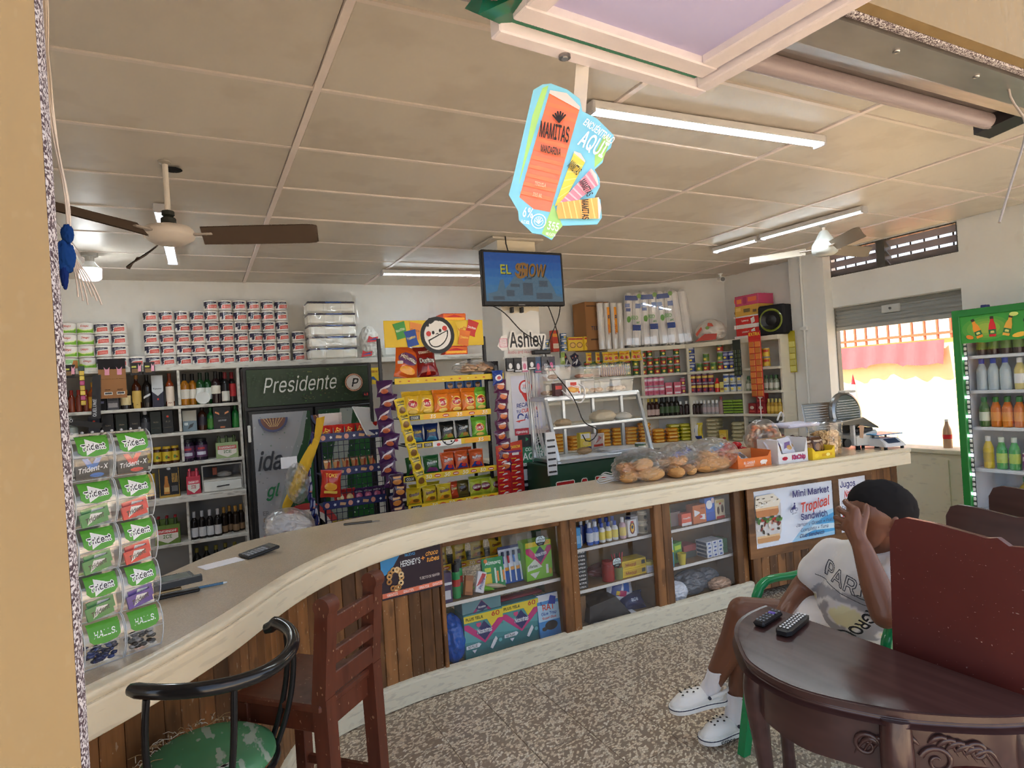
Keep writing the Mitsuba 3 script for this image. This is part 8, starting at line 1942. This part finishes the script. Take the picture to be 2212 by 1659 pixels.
for k in range(11):
 s0=mid-.06+.02*k;f=-1 if k<5 else 1
 part(tb,'carved_leaf',M().tube([onap(s0+f*.07*t,.655-.012*abs(k-5)*.5+.035*math.sin(PI*t)-.03*t)for t in np.linspace(0,1,10)],[.002,.006,.008,.0085,.008,.007,.006,.004,.003,.001],WHITE,6),'table_wood')
part(tb,'back_rail',M().box((1.86,.82,.60),(1.882,1.64,.73),WHITE),'table_wood')
for x,y in((1.565,1.44),(1.85,1.60),(1.565,1.0),(1.85,.86)):
 d=unit(np.array([x,y])-cen)
 L_=[(.0,.72,.036),(.012,.64,.040),(.010,.52,.032),(-.004,.36,.026),(-.012,.22,.022),(.0,.10,.022),(.03,.03,.028),(.036,.012,.026)]
 q=curve([(x+d[0]*o,y+d[1]*o,z)for o,z,r in L_],20);rr=np.interp(np.linspace(0,1,20),np.linspace(0,1,8),[r for _,_,r in L_])
 part(tb,'leg',M().tube(q,rr,WHITE,10),'table_wood')
RB=c(22,22,24)
def remote(label,x,y,yaw,keycol,l,w,n,shape=0):
 k=thing('remote_control',label,'remote control')
 T=at(x,y,.7545,yaw)
 b=M().rbox((-l/2,-w/2,0),(l/2,w/2,.02),.007,RB)if not shape else M().hull([(l/2*u-.0,w/2*v*s,z)for u,s in((-1,.6),(-.8,1.0),(-.2,.75),(.6,.95),(1,.7))for v in(-1,1)for z in(.004,.018)]+[(-.6*l/2,0,.026),(.6*l/2,0,.022)],RB)
 part(k,'body',b,'satin',T=T)
 kd_=plydict(M().rbox((-.0045,-.0035,0),(.0045,.0035,.004),.0015,keycol),'satin')
 for i in range(n):
  for j in range(3):part(k,'key',kd_,T=T@trans(-l*.38+l*.78*i/(n-1),-.012+.012*j,.0195 if not shape else .023))
 if not shape:part(k,'pad',M().rbox((.02,-.012,.02),(.04,.012,.0235),.002,c(80,60,150)),'satin',T=T)
remote('slim black remote with violet pad lying on the dark table',1.765,1.565,14,c(110,112,116),.145,.042,6)
remote('chunky black remote with pale keys lying on the dark table',1.785,1.478,17,c(214,212,208),.19,.054,9,1)
def panel_chair(label,x,y,top,dark,w=.44):
 k=thing('panel_back_chair',label,'chair')
 mt='red_panel' if not dark else 'table_wood'
 q=[(0,.40),(w,.40),(w,top-.07),(w-.03,top-.02),(w*.72,top-.03),(w*.66,top-.012),(w*.60,top-.018),(w*.30,top),(.05,top+.004),(.02,top-.008),(0,top-.05)]
 T=frame((x,y,0),(0,-1,0),(.06,0,1),(-1,0,.06))
 part(k,'back_panel',M().prism(q,.022,WHITE),mt,T=T)
 part(k,'seat',M().rbox((x+.0,y-w,.43),(x+.40,y,.46),.006,WHITE),mt)
 for a,b in((.02,.03),(.02,w-.03),(.37,.03),(.37,w-.03)):part(k,'leg',M().rbox((x+a-.018,y-b-.018,0),(x+a+.018,y-b+.018,.43),.004,WHITE),mt)
panel_chair('red brown chair back with chipped top rising behind the table',1.925,1.235,1.15,False,.46)
panel_chair('dark chair back behind the red brown one',2.86,1.56,1.01,True)
panel_chair('dark chair back farthest off, before the green fridge',3.34,1.62,1.02,True)
gc2=thing('plastic_armchair','green plastic armchair the person sits on','chair')
gp_=c(28,128,74)
YA,YBc=1.41,1.93
part(gc2,'seat',M().rbox((2.16,YA,.405),(2.62,YBc,.43),.012,gp_),'gloss')
for x,y,sx,sy in((2.08,YA,-.07,-.03),(2.08,YBc,-.07,.03),(2.62,YA,.05,-.03),(2.62,YBc,.05,.03)):part(gc2,'leg',M().hull([(x+a,y+b,.41)for a in(-.025,.025)for b in(-.02,.02)]+[(x+sx+a,y+sy+b,0)for a in(-.02,.02)for b in(-.018,.018)],gp_),'gloss')
for y in(YA-.03,YBc+.03):
 q=curve([(2.12,y,.42),(2.13,y,.58),(2.18,y,.695),(2.32,y,.705),(2.50,y,.70),(2.66,y,.74)],18)
 part(gc2,'armrest',M().tube(q,.024,gp_,8,flat=.7),'gloss')
part(gc2,'backrest',M().hull([(2.62,YA,.42),(2.62,YBc,.42),(2.64,YA,.42),(2.64,YBc,.42),(2.74,YA+.03,.86),(2.74,YBc-.03,.86),(2.76,YA+.03,.86),(2.76,YBc-.03,.86)],gp_),'gloss')
# ---------------------------------------------------------------- the person
def body(bones,edge=.016,it=14):
 """bones: [(p, r, q, s), ...] capsules blended into one surface"""
 hs=[]
 for p,r,q,s in bones:
  a=manifold3d.Manifold.sphere(r,20).translate([float(x)for x in p]);b=manifold3d.Manifold.sphere(s,20).translate([float(x)for x in q])
  hs.append(manifold3d.Manifold.batch_hull([a,b]))
 u=manifold3d.Manifold.batch_boolean(hs,manifold3d.OpType.Add).refine_to_length(edge)
 mm=u.to_mesh()
 t=trimesh.Trimesh(mm.vert_properties[:,:3],mm.tri_verts,process=True)
 v0=t.vertices.copy()
 trimesh.smoothing.filter_laplacian(t,.5,it)
 dv=t.vertices-v0;ln=np.linalg.norm(dv,axis=1,keepdims=True)
 t.vertices=v0+dv*np.minimum(1,.014/np.maximum(ln,1e-9))
 return t
V=lambda*a:np.array(a,float)
neck,head,Lsh,Rsh=V(2.345,1.515,.905),V(2.268,1.47,1.055),V(2.29,1.37,.862),V(2.31,1.69,.845)
Lel,Lwr,Rel,Rwr=V(2.045,1.315,.79),V(2.066,1.398,1.0),V(2.265,1.815,.70),V(2.14,1.79,.665)
Lhip,Lkn,Lan=V(2.40,1.63,.535),V(2.042,1.946,.61),V(2.000,2.125,.225)
Rhip,Rkn,Ran=V(2.44,1.80,.52),V(2.11,2.02,.475),V(2.078,2.064,.10)
hf=unit(V(-.93,.34,-.12));hl=unit(np.cross(V(0,0,1),hf));hu=np.cross(hf,hl)
H=lambda a,b,d:head+hf*a+hl*b+hu*d
bones=[(V(2.42,1.72,.52),.135,V(2.34,1.60,.66),.135),(V(2.36,1.62,.62),.13,V(2.33,1.55,.80),.115),(Lsh+V(.02,.05,-.02),.068,Rsh+V(.02,-.05,-.01),.068),(V(2.34,1.54,.80),.11,neck-V(0,0,.05),.07),(neck-V(0,0,.06),.056,H(-.02,0,-.04),.050),(H(-.025,0,.02),.094,H(.015,0,.03),.086),(H(.02,0,.0),.072,H(.045,0,-.065),.042),(H(.07,0,-.02),.018,H(.092,0,-.028),.013),(H(.075,0,.0),.014,H(.08,0,.03),.016),(H(.078,-.014,-.058),.010,H(.078,.014,-.058),.010),(H(.072,-.01,-.085),.014,H(.072,.01,-.085),.014),(H(-.005,.082,-.012),.014,H(-.012,.088,.018),.012),(H(-.005,-.082,-.012),.014,H(-.012,-.088,.018),.012),(Lsh,.062,Lel,.050),(Lel,.050,Lel*.6+Lwr*.4,.049),(Lel*.6+Lwr*.4,.049,Lwr,.032),(Rsh,.062,Rel,.050),(Rel,.049,Rwr,.034),(Lhip,.10,Lhip*.4+Lkn*.6,.084),(Lhip*.4+Lkn*.6,.084,Lkn,.063),(Lkn,.061,Lkn*.65+Lan*.35+V(.015,-.012,0),.064),(Lkn*.65+Lan*.35+V(.015,-.012,0),.064,Lan,.038),(Rhip,.10,Rkn,.064),(Rkn,.061,Rkn*.65+Ran*.35+V(.015,-.012,0),.062),(Rkn*.65+Ran*.35+V(.015,-.012,0),.062,Ran,.038)]
Ltoe,Rtoe=V(1.85,2.19,.155),V(1.91,2.085,.03)
bones+=[(Lan-V(0,0,.03),.03,Ltoe+V(.02,0,0),.024),(Ran-V(0,0,.04),.03,Rtoe+V(.03,0,.01),.024)]
pc=V(2.075,1.425,1.062)
K=[V(2.088,1.428,1.120),V(2.083,1.446,1.098),V(2.082,1.461,1.074),V(2.086,1.472,1.050)]
bones+=[(Lwr,.027,pc,.024),(Lwr+V(.0,.006,0),.026,V(2.080,1.450,1.055),.021),(pc,.025,K[0],.0165),(pc,.024,K[3],.015),(K[0],.0165,K[3],.015),(V(2.079,1.438,1.085),.021,V(2.08,1.457,1.058),.020)]
wr=unit(V(.55,.83,.10))
for i,kk in enumerate(K):
 l1,l2,l3=((.034,.024,.018),(.038,.027,.020),(.035,.025,.018),(.026,.019,.015))[i]
 d1,d2,d3=unit(V(.05,.75,.42-.16*i)),unit(V(.55,.80,.20-.12*i)),unit(V(.92,.40,.05-.08*i))
 a,b=kk+d1*l1,kk+d1*l1+d2*l2
 bones+=[(kk,.0125,a,.0112),(a,.0112,b,.0105),(b,.0105,b+d3*l3,.009)]
bones+=[(V(2.078,1.410,1.045),.019,V(2.098,1.408,1.082),.0155),(V(2.098,1.408,1.082),.0145,V(2.122,1.412,1.106),.013),(V(2.122,1.412,1.106),.0128,V(2.140,1.420,1.130),.0105)]
rp=Rwr+V(-.055,-.012,-.012)
bones+=[(Rwr,.028,rp,.022),(Rwr+V(0,-.012,0),.024,rp+V(-.01,-.03,-.004),.018)]
for i in range(4):
 a=rp+V(-.02,-.034+.019*i,-.002);b=a+V(-.034,-.002,-.012);e=b+V(-.022,0,-.018)
 bones+=[(a,.0125,b,.0115),(b,.0115,e,.010)]
bones+=[(rp+V(.01,-.03,0),.012,rp+V(-.02,-.055,-.01),.010),(rp+V(-.02,-.055,-.01),.010,rp+V(-.045,-.058,-.018),.008)]
pe=thing('person','seated person in white printed shirt and white clogs, hand over the face','person')
skin=c(104,66,47)
part(pe,'body',M().mesh(body(bones,.007,5),lambda v:skin*(0.92+.16*meshkit.fbm(v*14,3)[:,None])),'satin')
for s in(-1,1):
 part(pe,'eye',M().sphere(H(.074,.030*s,.006),.012,c(225,222,216),2).sphere(H(.083,.031*s,.006),.006,c(40,26,20),2),'gloss')
for x,n2 in((K[0]+V(0,.04,.02),0),):pass
hb=body([(H(-.035,0,.030),.108,H(-.005,0,.045),.098),(H(-.06,0,.02),.098,H(-.075,0,-.035),.070),(H(-.07,.03,-.03),.06,H(-.07,-.03,-.03),.06)],.012,6)
keep=hb.vertices-head
fv=keep@hf;uv_=keep@hu
hv=hb.vertices.copy()
out=(fv>.052-.30*np.clip(uv_-.05,0,1)*0)&(uv_<.075)
hv[out]=head+(hv[out]-head)*.80
hv+=.004*(meshkit.fbm(hv*90,2)-.5)[:,None]*(hv-head)/.1
part(pe,'hair',M().add(hv,hb.faces,c(26,23,24)),'cloth')
m=M()
for i in range(60):
 t=(i/59-.5)*2.4
 a=head-hf*.095*math.cos(t)+hl*.085*math.sin(t)-hu*.06
 m.tube([a,a-hu*.014-hf*.006,a-hu*(.022+.006*math.sin(i*7))-hf*.012],[.0035,.0025,.001],c(24,21,22),4)
part(pe,'hair_fringe',m,'cloth',kind='stuff')
sh=body([(V(2.41,1.71,.56),.165,V(2.34,1.60,.68),.163),(V(2.35,1.62,.66),.159,V(2.33,1.55,.80),.143),(Lsh+V(.02,.05,-.02),.093,Rsh+V(.02,-.05,-.01),.093),(V(2.34,1.54,.80),.135,neck-V(-.01,0,.07),.088),(Lsh,.085,Lsh*.42+Lel*.58,.079),(Rsh,.085,Rsh*.45+Rel*.55,.077)],.012,6)
fd=sh.vertices
wv=.004*np.sin(fd[:,2]*90+fd[:,1]*60+4*meshkit.noise(fd*12))*meshkit.noise(fd*7)
sh.vertices=fd+sh.vertex_normals*wv[:,None]
shirtc=c(206,202,198)
part(pe,'shirt',M().mesh(sh,lambda v:np.where(((meshkit.fbm(v*9+3,3)>.53)&(v[:,2]<.76)&(v[:,2]>.58)&(v[:,0]<2.30))[:,None],c(150,148,150),np.where(((meshkit.fbm(v*9+3,3)<.46)&(v[:,2]<.72)&(v[:,2]>.58)&(v[:,0]<2.32))[:,None],c(206,200,160),shirtc))),'cloth')
ray_=trimesh.ray.ray_triangle.RayMeshIntersector(sh)
def onshirt(org,ax,ay):
 org,ax,ay=V(*org),unit(V(*ax)),unit(V(*ay))
 nz=unit(np.cross(ax,ay))
 def fn(q,o):
  p=org+q[:,:1]*ax+q[:,1:2]*ay+nz*.35
  loc,idx,_=ray_.intersects_location(p,np.tile(-nz,(len(p),1)),multiple_hits=False)
  outp=trimesh.proximity.closest_point(sh,p-nz*.35)[0]
  outp[idx]=loc
  return outp+nz*(.0015+o)
 return fn
def outline(t,h,w):
 import shapely
 v,f=text2d(t,True)
 g=shapely.union_all([shapely.Polygon(v[k]*[w/v[:,0].max(),h])for k in f]).buffer(.0006)
 r=g.difference(g.buffer(-.0035))
 return r
m=M();p=Pr()
for g in getattr(outline('PARIS',.062,.26),'geoms',[]):
 v,f=trimesh.creation.triangulate_polygon(g,engine='earcut');p._add(v-[.13,.03],f,c(70,70,76),up=False)
p.line([(-.15,-.05),(.16,-.05)],.003,c(80,80,84))
p.to(m,onshirt((2.20,1.56,.80),(-.10,-.95,-.30),(.10,-.30,.95)),.02)
p=Pr().text('UNDERGROUND',0,0,.042,c(36,36,40),w=.36)
p.to(m,onshirt((2.21,1.505,.685),(-.45,.23,-.85),(.757,-.388,-.5)),.02)
part(pe,'shirt_print',m,'matte')
so=body([(V(2.42,1.72,.52),.165,V(2.40,1.68,.58),.160),(Lhip,.128,Lhip*.50+Lkn*.50,.114),(Rhip,.125,Rhip*.52+Rkn*.48,.108)],.014,5)
part(pe,'shorts',M().mesh(so,c(212,206,198)),'cloth')
def clog(an,toe,up,nm):
 fwd=unit(unit((toe-an)*V(1,1,.0))+(V(0,0,-.10)if nm else 0));lat=unit(np.cross(V(0,0,1),fwd));upv=np.cross(fwd,lat)
 base=an-V(0,0,.075)-fwd*.045
 T=frame(base,fwd,lat,upv)
 sole=[(.0,.0),(-.02,.028),(-.018,.034),(.02,.040),(.10,.042),(.17,.050),(.215,.040),(.238,.012),(.238,-.012),(.215,-.040),(.17,-.048),(.10,-.040),(.02,-.038),(-.018,-.034),(-.03,-.012),(-.03,.012)][1:]
 wc2=c(226,224,218)
 sm_=M().prism(curve(sole+sole[:1],60)[:-1],.026,wc2,T)
 part(pe,'clog',sm_,'satin')
 ck=list(k for k in scene if k.startswith(pe+'__clog')and k.count('__')==1)[-1]
 up_=body([(V(.02,0,.03),.036,V(.10,0,.045),.042),(V(.10,.004,.045),.044,V(.17,.004,.036),.042),(V(.17,.006,.034),.040,V(.205,.004,.028),.028)],.01,6)
 up_.vertices[:,2]=np.maximum(up_.vertices[:,2],.024)
 part(ck,'upper',M().mesh(up_,wc2),'satin',T=T)
 part(ck,'strap',M().tube([(.06,.045,.05),(.0,.044,.062),(-.038,.024,.066),(-.044,0,.066),(-.038,-.024,.066),(.0,-.044,.062),(.06,-.045,.05)],.007,wc2,8,flat=1.4),'satin',T=T)
 for s in(-1,1):part(ck,'rivet',M().sphere((.062,.046*s,.052),.008,c(40,42,56),2),'satin',T=T)
 hd_=plydict(M().sphere((0,0,0),.0052,c(40,36,34),1,(1,1,.4)),'matte')
 for x,y in((.10,.012),(.10,-.016),(.125,.0),(.125,.026),(.125,-.026),(.15,.014),(.15,-.014),(.175,.0),(.175,.024),(.175,-.022)):
  z=np.max(up_.vertices[np.linalg.norm(up_.vertices[:,:2]-[x,y],axis=1)<.012][:,2])
  part(ck,'hole',hd_,T=T@trans(x,y,z))
 st_=curve(sole+sole[:1],60);cs=np.mean(st_,axis=0)
 part(ck,'stripe',M().tube([(*(cs+(q-cs)*1.006),.019)for q in st_[:-1]],.0022,c(36,38,60),5,closed=True),'satin',T=T)
 if not nm:
  m=M();Pr().text('crocs-',.075,.004,.016,c(26,26,34),w=.09).plane(m,T@frame((.20,.054,0),(-1,.03,0),(0,0,1)))
  part(ck,'lettering',m,'satin')
 part(pe,'sock',M().lathe([(.046,-.045),(.048,.0),(.043,.05),(.045,.10),(.047,.105),(.044,.11)],c(216,214,216),20,frame(an,lat,fwd,unit((Lkn if nm else Rkn)-an)),sharp=70),'cloth')
clog(Lan,Ltoe,0,True)
clog(Ran,Rtoe,0,False)
# ---------------------------------------------------------------- fans, lamps, camera under the ceiling
def tubelamp(label,x0,y0,x1,y1,on=True):
 k=thing('ceiling_light',label,'ceiling light')
 a,b=V(x0,y0,0),V(x1,y1,0);L=np.linalg.norm(b-a)
 T=frame((x0,y0,CZ-.014),b-a,np.cross(V(0,0,1),b-a),V(0,0,1))
 part(k,'housing',M().rbox((-.012,-.036,-.036),(L+.012,.036,0),.004,c(206,204,204)),'satin',T=T)
 m=M();an=np.linspace(PI+.35,2*PI-.35,8)
 m.grid([[(x,.034*math.cos(t),-.026+.022*math.sin(t))for t in an]for x in(0,L)],WHITE)
 t=part(k,'tube',m,'satin',T=T)
 scene[t]['emitter']={'type':'area','radiance':{'type':'rgb','value':[LAMP*.88,LAMP,LAMP*1.06]}}
 for x in(-.006,L+.006):part(k,'end_cap',M().rbox((x-.01,-.036,-.052),(x+.01,.036,-.001),.004,c(180,178,180)),'satin',T=T)
tubelamp('nearest tube light, above the hanging drink sign',1.58,2.17,2.97,2.10)
tubelamp('long tube light beyond the ceiling fan by the side window',4.60,2.92,4.53,3.80)
tubelamp('short tube light in line with the long one near the side window',4.53,3.86,4.50,4.33)
tubelamp('tube light along the back, beside the television',1.66,5.82,2.72,5.76)
tubelamp('tube light pointing toward the drinks shelf, above the big fan',-.13,4.11,-.11,5.60)
bl=thing('light_bulb','bright white bulb hanging over the toilet rolls','light bulb')
BT=trans(-.66,5.55,0)
part(bl,'ceiling_rose',M().lathe([(.055,CZ-.006),(.055,CZ-.03),(.03,CZ-.035),(.03,CZ-.07),(1e-5,CZ-.07)],c(140,136,130),18,BT),'satin')
part(bl,'cap',M().lathe([(.03,2.79),(.045,2.765),(.075,2.735)],c(206,206,206),18,BT),'satin')
t=part(bl,'globe',M().lathe([(1e-5,2.645),(.05,2.648),(.072,2.665),(.076,2.735),(1e-5,2.736)],WHITE,20,BT,sharp=60),'satin')
scene[t]['emitter']={'type':'area','radiance':{'type':'rgb','value':[LAMP*.95,LAMP,LAMP]}}
def fan(label,x,y,zt,drop,angs,R,col,bcol,dome=False):
 k=thing('ceiling_fan',label,'ceiling fan')
 T=trans(x,y,zt-drop)
 part(k,'rod',M().cyl((0,0,.05),(0,0,drop),.013,c(214,206,196),12),'satin',T=T)
 part(k,'canopy',M().lathe([(.03,drop-.004),(.028,drop-.012),(.014,drop-.02)],c(150,142,132),18),'satin',T=T)
 part(k,'coupling',M().lathe([(.014,.12),(.028,.115),(.028,.095),(.02,.09),(.034,.08),(.034,.055),(1e-5,.055)],c(36,38,34),14),'satin',T=T)
 prof=[(1e-5,.055),(.04,.052),(.10,.035),(.118,.01),(.11,-.018),(.07,-.042),(.055,-.046),(.05,-.042),(1e-5,-.048)]
 if dome:prof=[(1e-5,.16),(.03,.15),(.075,.07),(.10,.03),(.105,-.01),(.10,-.04),(.07,-.06),(1e-5,-.062)]
 part(k,'motor',M().lathe(prof,col,28,sharp=60),'satin',T=T)
 for a in angs:
  BTm=T@rot('z',a)
  part(k,'arm',M().rbox((.09,-.018,-.006),(.20,.018,.004),.003,c(170,160,150)),'satin',T=BTm)
  P_=[[(r,w_*s,-.004-.034*s)for s in(-1,-.3,.3,1)]for r,w_ in((.15,.032),(.30,.040),(.5,.046),(R-.05,.048),(R-.015,.038),(R,.018))]
  m=M().grid(P_,bcol).grid([[(x_,y_,z_-.005)for x_,y_,z_ in q]for q in P_][::-1],bcol)
  part(k,'blade',m,'matte',T=BTm)
fan('ceiling fan with dusty dark blades over the drinks counter',-.075,3.42,CZ,.365,(-17,-134,107),.70,c(206,196,186),c(84,70,60))
fan('pale domed ceiling fan close to the louvre window',4.88,3.46,CZ,.20,(0,120,240),.62,c(196,200,198),c(150,138,124),True)
m=M().lathe([(.001,0),(.045,.001)],c(20,18,18),20,trans(-.045,3.50,CZ-.016));solo('ceiling_hole',m,'matte','dark round hole in the ceiling board at the big fan rod','hole')
cv=thing('security_camera','small white security camera under the ceiling at the shelf corner','camera')
part(cv,'mount',M().lathe([(.03,CZ-.008),(.025,CZ-.02),(.012,CZ-.03),(.012,CZ-.06)],c(224,224,222),14,trans(5.74,5.47,0)),'satin')
part(cv,'housing',M().cyl((5.75,5.50,CZ-.075),(5.70,5.40,CZ-.09),.032,c(224,224,222),16),'satin')
part(cv,'lens',M().cyl((5.702,5.404,CZ-.0895),(5.697,5.394,CZ-.091),.026,c(24,24,26),16),'gloss')
